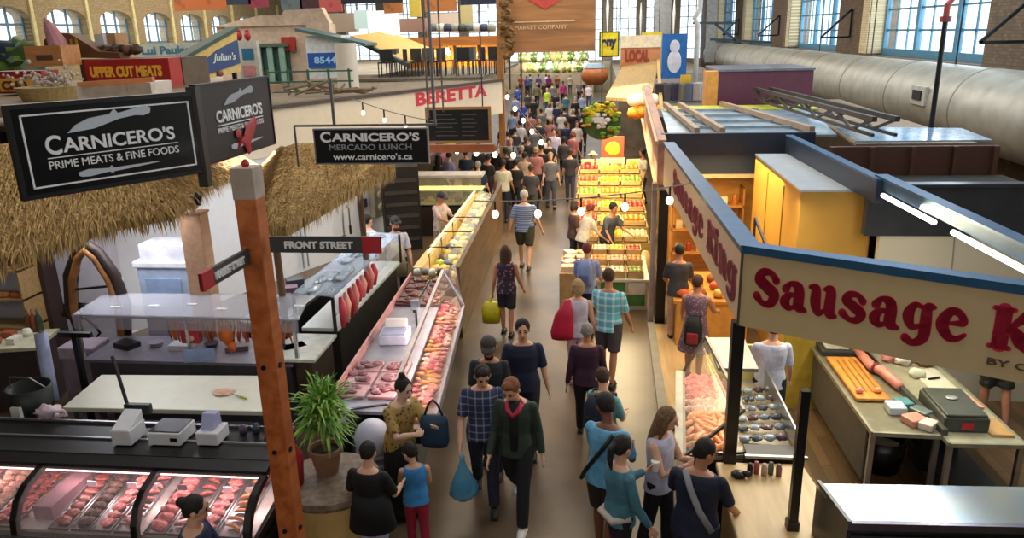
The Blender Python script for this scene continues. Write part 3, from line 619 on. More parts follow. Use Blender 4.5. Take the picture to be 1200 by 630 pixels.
TR = [  # x, width, cut, colour, words
 (-6.75, .3, 'steak', 'red', 'red steaks at the far left'), (-6.4, .3, 'roast', 'pink', 'pink roasts at the far left'), (-6.05, .3, 'steak', 'pink', 'pale pink slices left of the divider'), (-5.7, .3, 'roast', 'pale', 'pale joints left of the first divider'), (-5.38, .26, 'chop', 'red', 'red chops against the first divider'),
 (-4.98, .0, 'x', '', ''), (-4.82, .19, 'steak', 'dark', 'dark red steaks right of the divider'), (-4.61, .18, 'mince', 'brown', 'dark brown pieces in the middle bay'), (-4.41, .19, 'chop', 'pink', 'pink chops in the middle bay'), (-4.2, .17, 'sausage', 'pink', 'pink sausages before the second divider'),
 (-3.9, .2, 'roast', 'pink', 'pink roasts after the second divider'), (-3.68, .2, 'sausage', 'red', 'red sausages in the right bay'), (-3.45, .2, 'steak', 'pink', 'large pink steaks in the right bay'), (-3.22, .22, 'sausage', 'orange', 'orange marinated pieces near the right end')]
for (x, w, kd, cl, words) in TR:
    if kd == 'x': continue
    tr = thing('meat_tray', 'shallow steel tray of '+words, 'tray', (x, 5.87, .765)); tr.rotation_euler = (R(7), 0, 0); L2 = .9
    b = MB(); b.box((-w/2, -L2/2, 0), (w/2, L2/2, .008)); part('tray_base', b, STEEL, tr); b = MB()
    for a, c in (((-w/2, -L2/2, 0), (-w/2+.008, L2/2, .03)), ((w/2-.008, -L2/2, 0), (w/2, L2/2, .03)), ((-w/2, -L2/2, 0), (w/2, -L2/2+.008, .03)), ((-w/2, L2/2-.008, 0), (w/2, L2/2, .03))): b.box(a, c)
    part('tray_rim', b, STEEL, tr)
    n = 9 if w > .25 else 8; cols = 2 if w > .25 else 1
    for k in range(n):
        for c in range(cols):
            u = -.4+.8*(k+.5)/n; xx = x+(c-.5*(cols-1))*w*.5+random.uniform(-.012, .012); yy = 5.87+u*math.cos(R(7)); zz = .765+u*math.sin(R(7))+.03
            place_cut(kd, cl, (xx, yy, zz), (R(7), random.uniform(-.1, .1), random.uniform(-.5, .5)), 'piece among the '+words, words, sc=1.15 if cols == 1 else 1.1)
    if x in (-4.82, -4.41, -4.2, -3.9, -3.45, -6.05, -3.22):
        b = MB(); b.box((-.045, -.004, 0), (.045, .004, .06)); solo('price_card', b, mat('#e7dff2', .5, 0, 'plain') if x != -3.9 else mat('#54505e', .5), ('grey' if x == -3.9 else 'white')+' price card stuck in the '+words, 'price card', (x, 5.95, .825), group='price cards in the butcher counter')
b = MB(); b.box((-5.14, 5.55, .72), (-4.95, 6.3, .86)); solo('display_box', b, mat('#9c7482', .5), 'pale pink empty compartment next to the first divider', 'box')
# things on the counter top
def boxy(name, label, cat, w, d, h, pxy, z, mt, extra=None, rot=0, bev=.012):
    q = at(pxy[0], pxy[1], z=z); tt = thing(name, label, cat, (q.x, q.y+d/2, z), rot); b = MB(); b.box((-w/2, -d/2, 0), (w/2, d/2, h)); part('body', b, mt, tt, bevel=bev)
    if extra: extra(tt, w, d, h)
    return tt
PLW = mat('#d6d6da', .45, amt=.05)
def ex1(tt, w, d, h):
    b = MB(); b.prism([(-d/2, h), (d/2, h), (d/2, h+.1), (-d/2+.06, h+.02)], -w/2+.01, w/2-.01, 'x'); part('hood', b, PLW, tt, bevel=.008)
def ex2(tt, w, d, h):
    b = MB(); b.box((-w/2+.01, -d/2+.02, h), (w/2-.01, d/2-.02, h+.012)); part('weighing_plate', b, mat('#55585e', .35, .6), tt, bevel=.005); b = MB(); b.box((w/2-.1, -d/2-.005, h*.35), (w/2-.03, -d/2, h*.65)); part('display', b, MBLACK, tt)
def ex3(tt, w, d, h):
    b = MB(); b.prism([(-d/2+.05, h), (d/2, h), (d/2-.02, h+.13), (0, h+.15)], -w/2+.03, w/2-.06, 'x'); part('screen', b, mat('#a9afd6', .4), tt, bevel=.01)
boxy('label_printer', 'white slanted label printer beside the black monitor', 'printer', .2, .26, .16, (143, 522), 1.21, PLW, ex1)
boxy('counter_scale', 'white counter scale with dark weighing plate', 'scale', .33, .3, .13, (193, 522), 1.21, PLW, ex2)
boxy('cash_terminal', 'pale lilac terminal standing right of the counter scale', 'terminal', .22, .24, .13, (243, 522), 1.21, PLW, ex3)
q = at(150, 505, z=1.21); t = thing('customer_monitor', 'small black monitor on a tall black pole above the counter', 'monitor', (q.x, q.y+.1, 1.21))
b = MB(); b.tube([(0, 0, 0), (-.02, 0, .2), (-.16, .1, .72)], .018, 8); part('pole', b, MBLACK, t); b = MB(); b.box((-.03, -.06, .17), (.24, .0, .27)); part('screen', b, mat('#22302c', .3), t, bevel=.008); b = MB(); b.lathe([(.07, 0), (.07, .015), (.02, .03)]); part('foot', b, MBLACK, t)
# crumpled bag and dark jacket/bucket at far left
q = at(58, 488, z=1.21); b = MB(); b.ell((0, 0, .05), (.12, .09, .07), jit=.9, nu=16, nv=10); b.ell((.1, .02, .03), (.07, .07, .04), jit=.9); solo('plastic_bag', b, mat('#c7b3bd', .3), 'crumpled pale plastic bag at the left end of the counter', 'bag', (q.x, q.y, 1.21), smooth=True)
q = at(15, 485, z=1.0); t = thing('waste_bucket', 'dark green bucket behind the left end of the counter', 'bucket', (q.x, q.y+.3, .75)); b = MB(); b.lathe([(.2, 0), (.24, .45), (.22, .45), (.18, .03)]); part('bucket', b, mat('#18211c', .5), t, smooth=True); b = MB(); b.tube([(-.23, 0, .42), (-.12, -.1, .6), (.12, -.1, .6), (.23, 0, .42)], .008, 6); part('handle', b, STEEL, t); b = MB(); b.box((-.06, -.26, .1), (.05, -.215, .3)); part('label_patch', b, WHITE, t)
q = at(355, 225, Y=10)
# wooden-legged white cutting table
t = thing('cutting_table', 'wide white cutting table behind the butcher counter', 'table', (0, 0, 0)); P4 = [(-6.1, 7.32), (-3.62, 7.38), (-3.95, 8.3), (-6.2, 8.2)]
b = MB(); b.prism(P4, .86, .92, 'z'); part('tabletop', b, mat('#dcdccb', .4, amt=.05), t, bevel=.01)
b = MB(); b.prism([(-6.0, 7.4), (-3.75, 7.45), (-4.05, 8.2), (-6.1, 8.12)], .3, .33, 'z'); part('lower_shelf', b, STEEL, t)
for x, y in ((-6.0, 7.42), (-3.78, 7.48), (-4.05, 8.2), (-6.1, 8.1)): b = MB(); b.box((x-.03, y-.03, 0), (x+.03, y+.03, .86)); part('leg', b, STEEL, t)
q = at(262, 460, z=.92); b = MB(); b.ell((0, 0, .008), (.13, .1, .012), jit=.5, nu=16); solo('meat_paper', b, mat('#dfb093', .6), 'peach coloured sheet lying on the white cutting table', 'paper', (q.x, q.y, .925))
q = at(282, 466, z=.92); t = thing('knife', 'small knife with a yellow green handle on the cutting table', 'knife', (q.x, q.y, .93), -25); b = MB(); b.box((0, -.012, 0), (.11, .012, .02)); part('handle', b, mat('#b3c23c', .5), t, bevel=.004); b = MB(); b.prism([(-.16, 0), (0, -.015), (0, .015)], .004, .01, 'z'); part('blade', b, STEEL, t)
for k, (px, py) in enumerate(((285, 498), (300, 497), (314, 500), (324, 496))):
    q = at(px, py+8, z=1.21); b = MB(); b.lathe([(.035, 0), (.037, .06), (.02, .08), (.02, .09)]); solo('jar', b, mat(['#5a4a66', '#3c4a5c', '#6c5a70', '#44423f'][k], .3), ['purple', 'dark blue', 'mauve', 'charcoal'][k]+' jar in the row right of the terminal', 'jar', (q.x, q.y, 1.2), group='jars behind the terminal', smooth=True)
# ---------------- glass island with hanging sausages
t = thing('sausage_case', 'low glass topped island case with cured sausages hanging at its front', 'display case', (0, 0, 0)); SM = mat('#77747b', .4, .3)
b = MB(); b.box((-6.75, 8.75, 0), (-3.95, 9.5, .85)); part('base', b, mat('#4d4850', .5), t)
b = MB(); b.box((-6.8, 8.7, .85), (-3.9, 9.55, .89)); part('shelf', b, mat('#8c8692', .35, .3), t)
b = MB(); b.prism([(-6.85, 8.75), (-3.75, 8.7), (-3.95, 9.65), (-6.95, 9.6)], 1.5, 1.515, 'z'); part('glass_top', b, glass('#c9ccd6', .38, .08), t)
b = MB(); b.box((-6.85, 8.72, 1.32), (-3.78, 8.73, 1.52)); part('glass_front', b, glass('#b9b6c2', .3, .05), t)
for x in (-6.82, -5.3, -3.85): b = MB(); b.box((x-.02, 8.74, .89), (x+.02, 8.78, 1.5)); part('post', b, STEEL, t)
b = MB(); b.tube([(-6.8, 8.85, 1.44), (-3.85, 8.85, 1.44)], .012, 6); part('hanging_rail', b, STEEL, t)
b = MB()
for k in range(6): b.box((-6.5+k*.5, 9.0+.08*(k % 3), 1.518), (-6.36+k*.5, 9.05+.08*(k % 3), 1.522))
part('glass_label', b, SIGNW, t)
SOr = [mat('#b8542a', .45, amt=.25), mat('#d3702f', .4, amt=.25), mat('#9c3e26', .45, amt=.25)]
def stick(k, ln=.3):
    b = MB(); b.tube([(0, 0, 0), (.01, 0, -ln*.3), (-.008, 0, -ln*.7), (0, 0, -ln)], [.006, .014, .014, .008], 7); return b.mesh('sausage_stick', SOr[k], True)
sticks = [stick(k) for k in range(3)]
x = -5.62
while x < -3.92:
    g = int((x+5.62)/.085)
    if not (-5.42 < x < -5.14):
        o = bpy.data.objects.new('cured_sausage', sticks[random.choice((0, 0, 1, 2))]); COL.objects.link(o); o.location = (x, 8.83+random.uniform(-.04, .04), 1.43); o.rotation_euler = (0, random.uniform(-.25, .25), 0); tag(o, 'thin orange brown cured sausage hanging from the glass case rail', 'sausage', 'thin sausages hanging on the rail')
    x += random.uniform(.025, .045)
b = MB(); b.box((-.13, -.02, -.3), (.13, .02, 0)); t = solo('hanging_packet', b, mat('#b81f2c', .35), 'red packet hanging among the orange sausages', 'packet', (-5.28, 8.78, 1.42), bevel=.015); b = MB(); b.ell((0, -.022, -.22), (.06, .004, .04)); part('emblem', b, mat('#e6b1a8', .5), t)
b = MB(); b.ell((0, 0, -.17), (.1, .07, .15), jit=.2); b.ell((.05, 0, -.34), (.06, .05, .08), jit=.3); solo('smoked_ham', b, mat('#dd6f27', .4, amt=.25), 'bright orange smoked ham hanging among the sausages', 'ham', (-4.78, 8.78, 1.43), smooth=True)
b = MB(); b.box((-.2, -.01, -.1), (.2, .0, .08)); solo('price_card', b, mat('#9db3dc', .5), 'pale blue card tilted below the red packet', 'price card', (-5.15, 8.7, 1.0), rot=12)
for k in range(7):
    b = MB(); c = ['#1c1b20', '#8d8794', '#d8d4dc', '#2b2a35', '#6d5660', '#b9b4c2', '#26242b'][k]
    if k % 2: b.lathe([(.07, 0), (.1, .06), (.09, .06)])
    else: b.box((-.15, -.1, 0), (.15, .1, .07))
    solo('food_tray' if k % 2 == 0 else 'bowl', b, mat(c, .35), ['black', 'grey', 'white', 'charcoal', 'mauve', 'pale grey', 'jet black'][k]+(' tray' if k % 2 == 0 else ' bowl')+' under the glass of the sausage case', 'tray' if k % 2 == 0 else 'bowl', (-6.45+.4*k, 9.15+.06*(k % 2), .89), 10*k-20, group='trays in the sausage case')
# right arm of the island
t = thing('deli_island', 'long dark counter with wrapped glass top and meats hanging on its aisle side', 'display case', (0, 0, 0))
def slab(P, z0, z1): b = MB(); b.prism(P, z0, z1, 'z'); return b
AR = [(-4.22, 9.7), (-3.62, 9.6), (-3.55, 13.0), (-4.15, 13.1)]
part('base', slab([(-4.1, 9.9), (-3.68, 9.9), (-3.62, 12.9), (-4.05, 12.9)], 0, .95), mat('#3c372e', .6), t)
part('top', slab([(-4.15, 9.7), (-3.62, 9.7), (-3.57, 13.0), (-4.1, 13.0)], .95, 1.0), mat('#d5dad6', .35, amt=.05), t)
part('glass_top', slab(AR, 1.5, 1.52), glass('#b9cfe6', .42, .06), t)
part('glass_side', slab([(-3.63, 9.6), (-3.615, 9.6), (-3.55, 13.0), (-3.565, 13.0)], 1.2, 1.5), glass('#c9d6e6', .25, .05), t)
for x, y in AR: b = MB(); b.box((x-.02, y-.02, .98), (x+.02, y+.02, 1.5)); part('post', b, MBLACK, t)
b = MB(); rs = random.Random(5)
for k in range(12):
    u = rs.random(); y = 9.8+3.1*u; xx = -3.9+rs.uniform(-.12, .15); b.ell((xx, y, 1.535), (rs.uniform(.05, .13), rs.uniform(.1, .25), .02), jit=.9, nu=14)
part('cling_film', b, mat('#b9c9da', .12, amt=.1, alpha=.6), t, smooth=True)
for k in range(9):
    y = 9.75+k*.2; cc = [mat('#d8485a', .4), mat('#e9968c', .4), mat('#a92c38', .4), mat('#efb1a0', .4)][(k*3) % 4]; b = MB(); ln = .35 if k > 3 else .45
    b.tube([(0, 0, 0), (.02, 0, -ln*.4), (0, 0, -ln)], [.03, .06, .03], 10); solo('salami', b, cc, ['dark pink', 'pale pink', 'deep red', 'rosy'][(k*3) % 4]+' salami hanging, number '+['nearest', 'second', 'third', 'fourth', 'fifth', 'sixth', 'seventh', 'eighth', 'farthest'][k]+' along the island', 'salami', (-3.56, y, 1.45), group='salamis on the island side', smooth=True)
# lower white end of the island with dark goods
t = thing('serving_ledge', 'white topped ledge at the near end of the deli island', 'ledge', (0, 0, 0)); part('top', slab([(-4.35, 8.7), (-3.6, 8.7), (-3.6, 9.58), (-4.2, 9.58)], .92, .96), mat('#dde2d6', .4), t); part('cabinet', slab([(-3.93, 8.85), (-3.7, 8.85), (-3.68, 9.58), (-3.93, 9.58)], 0, .92), mat('#5d4a3a', .6), t)
b = MB(); b.box((-.06, -.1, 0), (.06, .1, .16)); solo('tin', b, mat('#1f2c55', .4), 'dark blue box on the white ledge by the post', 'box', (-4.2, 9.0, .96), bevel=.01)
for k, c in enumerate(('#352030', '#2f3550', '#6a4a5c', '#39404c')):
    b = MB(); b.box((-.14, -.1, 0), (.14, .1, .16)); solo('goods_box', b, mat(c, .5), ['maroon', 'navy', 'mauve', 'slate'][k]+' box stacked behind the deli island', 'box', (-4.75-.06*k, 10.2+.42*k, 1.0), 10*k, bevel=.015)
t = thing('back_counter', 'steel counter strip running behind the deli island', 'counter', (0, 0, 0)); part('top', slab([(-5.2, 9.9), (-4.55, 9.7), (-4.3, 12.4), (-4.8, 12.5)], .95, 1.0), STEEL, t); part('cabinet', slab([(-5.15, 9.95), (-4.6, 9.8), (-4.35, 12.3), (-4.75, 12.4)], 0, .95), DSTEEL, t)
# horse collars, cloth, white bins
def arch(w, h, r0, r1): return [(w/2*math.cos(R(a)), 0, h*math.sin(R(a))**.8 if a not in (0, 180) else 0) for a in range(0, 181, 12)]
t = thing('horse_collar', 'tall pointed brown leather horse collar on the white wall', 'horse collar', (-7.1, 9.6, 1.02)); pth = [(-.38, 0, -.15), (-.42, 0, .3), (-.34, 0, .75), (-.15, 0, 1.1), (.0, 0, 1.22), (.15, 0, 1.1), (.34, 0, .75), (.42, 0, .3), (.38, 0, -.15)]
b = MB(); b.tube(pth, [.05, .08, .09, .08, .07, .08, .09, .08, .05], 12); part('outer_roll', b, mat('#2c1a16', .5), t, smooth=True); b = MB(); b.tube([(x*.82, -.05, z*.93) for x, y, z in pth], .055, 10); part('leather_pad', b, mat('#a8703a', .45, amt=.3), t, smooth=True); b = MB(); b.bar((-.33, -.05, .55), (.33, -.05, .62), .03); part('strap', b, MBLACK, t)
q = at(119, 385, z=1.5); t = thing('cloth_figure', 'white draped cloth on a stand inside the horse collar', 'cloth', (-6.8, 9.62, .88)); b = MB(); b.tube([(0, 0, 0), (.03, 0, .3), (0, .02, .6), (.05, 0, .85), (.02, 0, 1.0)], [(.09, .07), (.12, .09), (.13, .08), (.09, .06), (.03, .03)], 14); part('cloth', b, mat('#dcd4dc', .8, bump=.4, scale=14), t, smooth=True)
b = MB(); b.ell((0, 0, .1), (.24, .12, .12), jit=.6); b.tube([(-.1, 0, .1), (0, 0, .5), (.12, 0, .75)], [.1, .07, .04], 8); b.tube([(.1, -.1, .1), (.3, -.1, -.1), (.35, -.1, -.2), (.25, -.1, -.3), (.15, -.1, -.2)], .02, 6); solo('harness_bundle', b, MBLACK, 'black leather harness bundle hanging left of the collar', 'harness', (-7.5, 9.7, 1.1), smooth=True)
t = thing('storage_bin', 'pale blue white tub stack under the straw fringe', 'bin', (-6.3, 10.3, 0)); b = MB(); b.box((-.42, -.25, 1.0), (.42, .25, 1.75)); part('tub', b, mat('#b6cbe6', .4), t, bevel=.03); b = MB(); b.box((-.3, -.27, 1.1), (.25, -.25, 1.6)); part('front_panel', b, mat('#9fb9e0', .4), t, bevel=.02); b = MB(); b.box((-.46, -.28, 1.75), (.46, .28, 1.85)); b.box((-.36, -.22, 1.85), (.4, .22, 2.1)); part('lid', b, mat('#e3e8f2', .4), t, bevel=.02); b = MB(); b.box((-.4, -.24, 0), (.4, .24, 1.0)); part('cabinet', b, mat('#8f8794', .5), t)
t = thing('t_stand', 'black T shaped metal stand before the grey bins', 'stand', at(98, 445, z=.9)-Vector((0, 0, .9))); b = MB(); b.box((-.03, -.03, 0), (.03, .03, 1.5)); part('upright', b, MBLACK, t); b = MB(); b.box((-.2, -.03, 1.48), (.22, .03, 1.54)); part('crossbar', b, MBLACK, t)
t = thing('waste_bin', 'tall lilac grey bin with a bag liner by the cutting table', 'bin', at(86, 448, z=.3)-Vector((-.2, -.1, .3))); b = MB(); b.box((-.25, -.2, 0), (.25, .2, .85)); part('body', b, mat('#8d7f8c', .5), t, bevel=.03); b = MB(); b.box((-.26, -.21, .7), (.26, .21, .88)); part('liner', b, mat('#b0a3b0', .4), t, bevel=.02)
t = thing('roll_stand', 'pale blue upright paper roll leaning behind the counter', 'roll', at(62, 470, z=.8)); b = MB(); b.tube([(0, 0, 0), (-.22, .3, .75)], .075, 14); part('roll', b, mat('#a9b4d8', .5), t, smooth=True); b = MB(); b.tube([(-.22, .3, .75), (-.23, .312, .78)], .03, 10); part('core', b, mat('#6a5a44', .6), t)
# beige column with rooster
q = at(226, 250, Y=9.7); t = thing('wooden_column', 'square beige column rising behind the island case', 'column', (q.x, 9.7, 0)); b = MB(); b.box((-.155, -.12, 0), (.155, .12, q.z)); part('shaft', b, mat('#c9a283', .6, kind='wood', col2='#bb9272', scale=3), t, bevel=.01); b = MB(); b.box((-.17, -.135, q.z), (.17, .135, q.z+.03)); part('cap', b, mat('#a98365', .6), t)
t = thing('rooster_figure', 'small white and black rooster figure with yellow beak on the column', 'figurine', (q.x, 9.7, q.z+.03)); b = MB(); b.ell((0, 0, .1), (.1, .07, .1), jit=.2); b.ell((.0, -.02, .2), .05); part('body', b, WHITE, t, smooth=True); b = MB(); b.ell((.1, .0, .17), (.05, .05, .09), jit=.3); part('tail', b, MBLACK, t, smooth=True); b = MB(); b.tube([(-.04, -.03, .13), (-.13, -.05, .07)], [.04, .01], 8); part('beak', b, mat('#e8c52e', .5), t)
# left shelves with bread and goods
t = thing('goods_shelf', 'tan wooden shelving with bread at the far left edge', 'shelf', (-9.25, 10.1, 0)); TAN = mat('#b08f5c', .6, kind='woodx', scale=5)
for z in (.35, .8, 1.25, 1.7): b = MB(); b.box((-.75, -.2, z), (.75, .2, z+.03)); part('board', b, TAN, t)
for x in (-.75, .72): b = MB(); b.box((x, -.2, 0), (x+.03, .2, 1.75)); part('side_panel', b, TAN, t)
for k in range(14):
    b = MB(); b.ell((0, 0, 0), (.1, .07, .06), jit=.25); z = (1.31, 1.76)[k % 2]; solo('bread_loaf', b, mat(['#b9672a', '#c98646', '#d9a55c'][k % 3], .7, amt=.25), 'round golden brown loaf on the tan shelf at left', 'bread', (-9.85+.19*(k//2), 10.02, z), group='loaves on the left shelf', smooth=True)
t = thing('prep_counter', 'cluttered pale counter at the far left with dark front', 'counter', (-8.75, 9.0, 0), 12); b = MB(); b.box((-1.2, -.35, .92), (1.1, .35, .97)); part('top', b, mat('#c4c2a4', .5), t); b = MB(); b.box((-1.15, -.3, 0), (1.05, .3, .92)); part('cabinet', b, mat('#38292a', .6), t)
for k in range(14):
    b = MB(); c = ['#6b4c3b', '#c9a27c', '#b8b6ac', '#45332f', '#86766b', '#a95d3d', '#ded8c8'][k % 7]
    if k % 3: b.lathe([(.06, 0), (.075, .06), (.05, .11), (.02, .12)])
    else: b.box((-.09, -.06, 0), (.09, .06, .09))
    solo('kitchen_container', b, mat(c, .5), 'small '+['brown', 'tan', 'grey', 'dark', 'taupe', 'rust', 'ivory'][k % 7]+' container on the cluttered left counter, '+['front row', 'back row'][k//7], 'container', (-9.45+.24*(k % 7), 8.72+.24*(k//7)+.05*(k % 7), .97), 15*k, group='clutter on the left counter')
for k, (c, n) in enumerate((('#6a3b22', 'brown bottle'), ('#8a4a26', 'amber bottle'), ('#39473a', 'green bottle'))):
    b = MB(); b.lathe([(.045, 0), (.045, .2), (.016, .27), (.016, .34)]); solo('bottle', b, mat(c, .2), n+' standing at the right end of the cluttered left counter', 'bottle', at(36+6*k, 388, z=.97), group='bottles at the left', smooth=True)
# kitchen wall fittings
def onwall(px, py):
    n = Vector((math.cos(R(25)), -math.sin(R(25)), 0)); d = FW+RT*((px-600)/FPX)-UP*((py-315)/FPX); tt = (n.dot(WA-Vector((0, 0, HC))))/n.dot(d); p = Vector((0, 0, HC))+d*tt; return p+n*.03
q = onwall(398, 265); t = thing('spray_faucet', 'steel spring spray faucet arching on the white wall', 'faucet', q+Vector((.1, -.1, -.5)), 65)
b = MB(); b.tube([(0, 0, 0), (0, 0, .6), (.02, 0, .9), (.12, 0, 1.02), (.22, 0, .9), (.22, 0, .5)], .02, 8); part('spring_arm', b, STEEL, t, smooth=True); b = MB(); b.tube([(.22, 0, .5), (.22, 0, .3)], .03, 8); b.bar((-.1, 0, .3), (.05, 0, .3), .03); part('spray_head', b, DSTEEL, t)
q = onwall(438, 232); t = thing('wall_dispenser', 'beige two knob dispenser fixed on the white wall', 'dispenser', q, 65); b = MB(); b.box((-.2, -.16, -.45), (.2, 0, .35)); part('housing', b, mat('#a89f84', .5), t, bevel=.03)
for z in (-.2, .1): b = MB(); b.ell((0, -.17, z), (.09, .05, .09)); part('knob', b, mat('#d8cf9c', .4), t, smooth=True)
q = onwall(423, 238); b = MB(); b.box((-.14, -.05, -.1), (.14, 0, .1)); solo('control_box', b, mat('#393d55', .5), 'small dark control box left of the wall dispenser', 'box', q, 65, bevel=.01)
q = onwall(350, 250); t = thing('wall_pipe', 'pair of thin grey pipes running down the white wall', 'pipe', q+Vector((0, 0, -1.2)), 65)
for x in (-.08, .06): b = MB(); b.tube([(x, -.04, 0), (x, -.04, 1.7)], .02, 6); part('pipe', b, mat('#7f8f9c', .4), t)
# fresh-meat case beside the aisle
t = thing('fresh_meat_case', 'long angled glass case of red and orange meats beside the aisle', 'display case', (0, 0, 0))
def lerp2(a, b_, u): return (a[0]+(b_[0]-a[0])*u, a[1]+(b_[1]-a[1])*u)
RN, RF = (-2.13, 7.3), (-2.42, 11.3); BN, BF = (-1.77, 7.35), (-2.08, 11.1); LN, LF = (-2.95, 7.5), (-3.12, 12.0); PK = (-2.3, 11.75)
b = MB(); b.prism([(-2.9, 7.45), (-2.02, 7.45), (-2.25, 11.0), (-2.4, 11.6), (-3.08, 11.8)], .0, .62, 'z'); b.prism([(-2.9, 7.35), (-1.84, 7.3), (-2.14, 11.1), (-2.32, 11.7), (-3.08, 11.9)], .62, .78, 'z'); part('base', b, mat('#24252c', .4), t)
b = MB(); b.prism([(-2.95, 7.3), (-2.13, 7.3), (-2.42, 11.3), (-2.36, 11.8), (-3.12, 11.95)], .96, 1.0, 'z'); part('shelf_top', b, mat('#8b8d9b', .35, .4), t)
b = MB(); b.prism([(-2.13, 7.32), (-1.8, 7.3), (-2.1, 11.05), (-2.3, 11.7), (-2.42, 11.3)], .78, .8, 'z'); part('meat_bed', b, mat('#c9b0a8', .4), t)
def plate(P, th=.012): b = MB(); n = (P[1]-P[0]).cross(P[2]-P[0]).normalized()*th; b.hexa([*P, *[p+n for p in P]]); return b
v3 = lambda p, z: Vector((p[0], p[1], z))
part('front_glass', plate([v3(RN, 1.35), v3(BN, .86), v3(BF, .86), v3(RF, 1.35)]), glass('#ffe9e0', .08), t)
part('end_glass', plate([v3(RF, 1.35), v3(BF, .86), v3(PK, .9), v3(PK, 1.3)]), glass('#f5d9cc', .14), t)
b = MB(); b.bar(v3(RN, 1.36), v3(RF, 1.36), .045); part('ridge_rail', b, mat('#d9cfd0', .3, .5), t)
b = MB(); b.bar(v3(BN, .85), v3(BF, .85), .035); b.bar(v3(BF, .85), v3(PK, .9), .035); b.bar(v3(RF, 1.35), v3(BF, .86), .03); b.bar(v3(RN, 1.35), v3(BN, .86), .03); part('edge_trim', b, mat('#a9a6b5', .3, .7), t)
b = MB(); b.bar(Vector((-1.78, 7.28, .72)), Vector((-2.1, 11.1, .72)), .04, .1); part('bumper', b, mat('#46507c', .3, .4), t)
b = MB(); b.bar(v3(LN, 1.05), v3(LF, 1.05), .03, .1); part('left_lip', b, mat('#c58d8a', .5), t)
for k, yy in enumerate((7.9, 9.2, 10.5)): area('case_light', (-2.22-.09*k, yy, 1.28), (.08, 1.1), 8, (1, .75, .62), (0, 25, 0))
GRID = [('pale', 'roast', 'pale fatty roasts'), ('red', 'steak', 'bright red steaks'), ('orange', 'sausage', 'orange sausages'), ('pale', 'chop', 'creamy pork chops'), ('yellow', 'sausage', 'yellow marinated skewers'), ('pink', 'roast', 'pink roasts'), ('orange', 'steak', 'orange marinated fillets'), ('red', 'roast', 'dark red joints'), ('pink', 'steak', 'coral fillets')]
for i in range(26):
    u = (i+.5)/26; g = GRID[(i*3//4) % 9 if i % 2 else (8-i//3) % 9]
    for j in range(3):
        g2 = GRID[(i//3+j*2) % 9]
        a = lerp2((-2.1, 7.4), (-2.4, 11.25), u); c = lerp2((-1.87, 7.4), (-2.15, 11.0), u); p = lerp2(a, c, (j+.3)/3)
        place_cut(g2[1], g2[0], (p[0], p[1], .835+.03*(2-j)), (0, R(18), random.uniform(0, 3)), 'one of the '+g2[2]+' in the aisle side glass case', g2[2]+' in the aisle case', sc=1.45)
# on top of it: packs of dark meat, scale, jars
for (u0, n_, cc, lab) in ((.02, 6, ('#b38b93', '#8d5c67'), 'rosy meat pack on the near end of the aisle case'), (.7, 8, ('#4a2723', '#7c4740'), 'brown meat pack on the far end of the aisle case')):
    for k in range(n_):
        u = u0+.06*(k//2); u = u0+.075*(k//2); a = lerp2(LN, LF, u+.03); x = a[0]+.19+.36*(k % 2); tt = thing('meat_pack', lab+', '+('left' if k % 2 == 0 else 'right')+' of the '+['nearest', 'second', 'third', 'fourth'][k//2]+' pair', 'pack', (x, a[1], 1.0), group=lab)
        b = MB(); b.box((-.16, -.15, 0), (.16, .15, .04)); part('tray', b, mat(cc[0], .3), tt, bevel=.01); b = MB()
        for q_ in range(8): b.ell((random.uniform(-.11, .11), random.uniform(-.1, .1), .05), (.06, .045, .025), jit=.5)
        part('meat', b, mat(cc[1], .3, amt=.4), tt, smooth=True)
q = at(462, 388, z=1.0); tt = thing('counter_scale', 'white and lilac scale on top of the aisle side meat case', 'scale', (-2.68, 9.3, 1.0), 5); b = MB(); b.box((-.2, -.18, 0), (.18, .2, .14)); part('body', b, mat('#c9cfe8', .4), tt, bevel=.02); b = MB(); b.box((-.17, -.16, .14), (.15, .1, .155)); part('weighing_plate', b, mat('#9aa3c4', .35), tt); b = MB(); b.box((-.16, .1, .14), (.14, .2, .26)); part('display', b, WHITE, tt, bevel=.02)
tt = thing('card_reader', 'slim pale device on a stalk beside the lilac scale', 'device', (-2.5, 9.75, 1.0)); b = MB(); b.tube([(0, 0, 0), (0, 0, .3)], .015, 6); part('stalk', b, DSTEEL, tt); b = MB(); b.box((-.06, -.03, .28), (.06, .03, .42)); part('screen', b, mat('#aab4cc', .3), tt, bevel=.01)
b = MB(); b.lathe([(.03, 0), (.03, .16), (.015, .2)]); solo('bottle', b, MBLACK, 'black bottle on the aisle side meat case', 'bottle', (-2.68, 10.4, 1.0))
# clutter at the far end
for k in range(5):
    b = MB(); b.lathe([(.05, 0), (.06, .08), (.05, .12)]); solo('jar', b, mat(['#c9c5ba', '#8f8b80', '#e3dfd3', '#55504a', '#a59f92'][k], .4), ['ivory', 'grey', 'white', 'charcoal', 'stone'][k]+' jar clustered past the end of the meat case', 'jar', (-3.05+.13*k, 12.15+.06*(k % 2), 1.0), group='jars past the meat case', smooth=True)
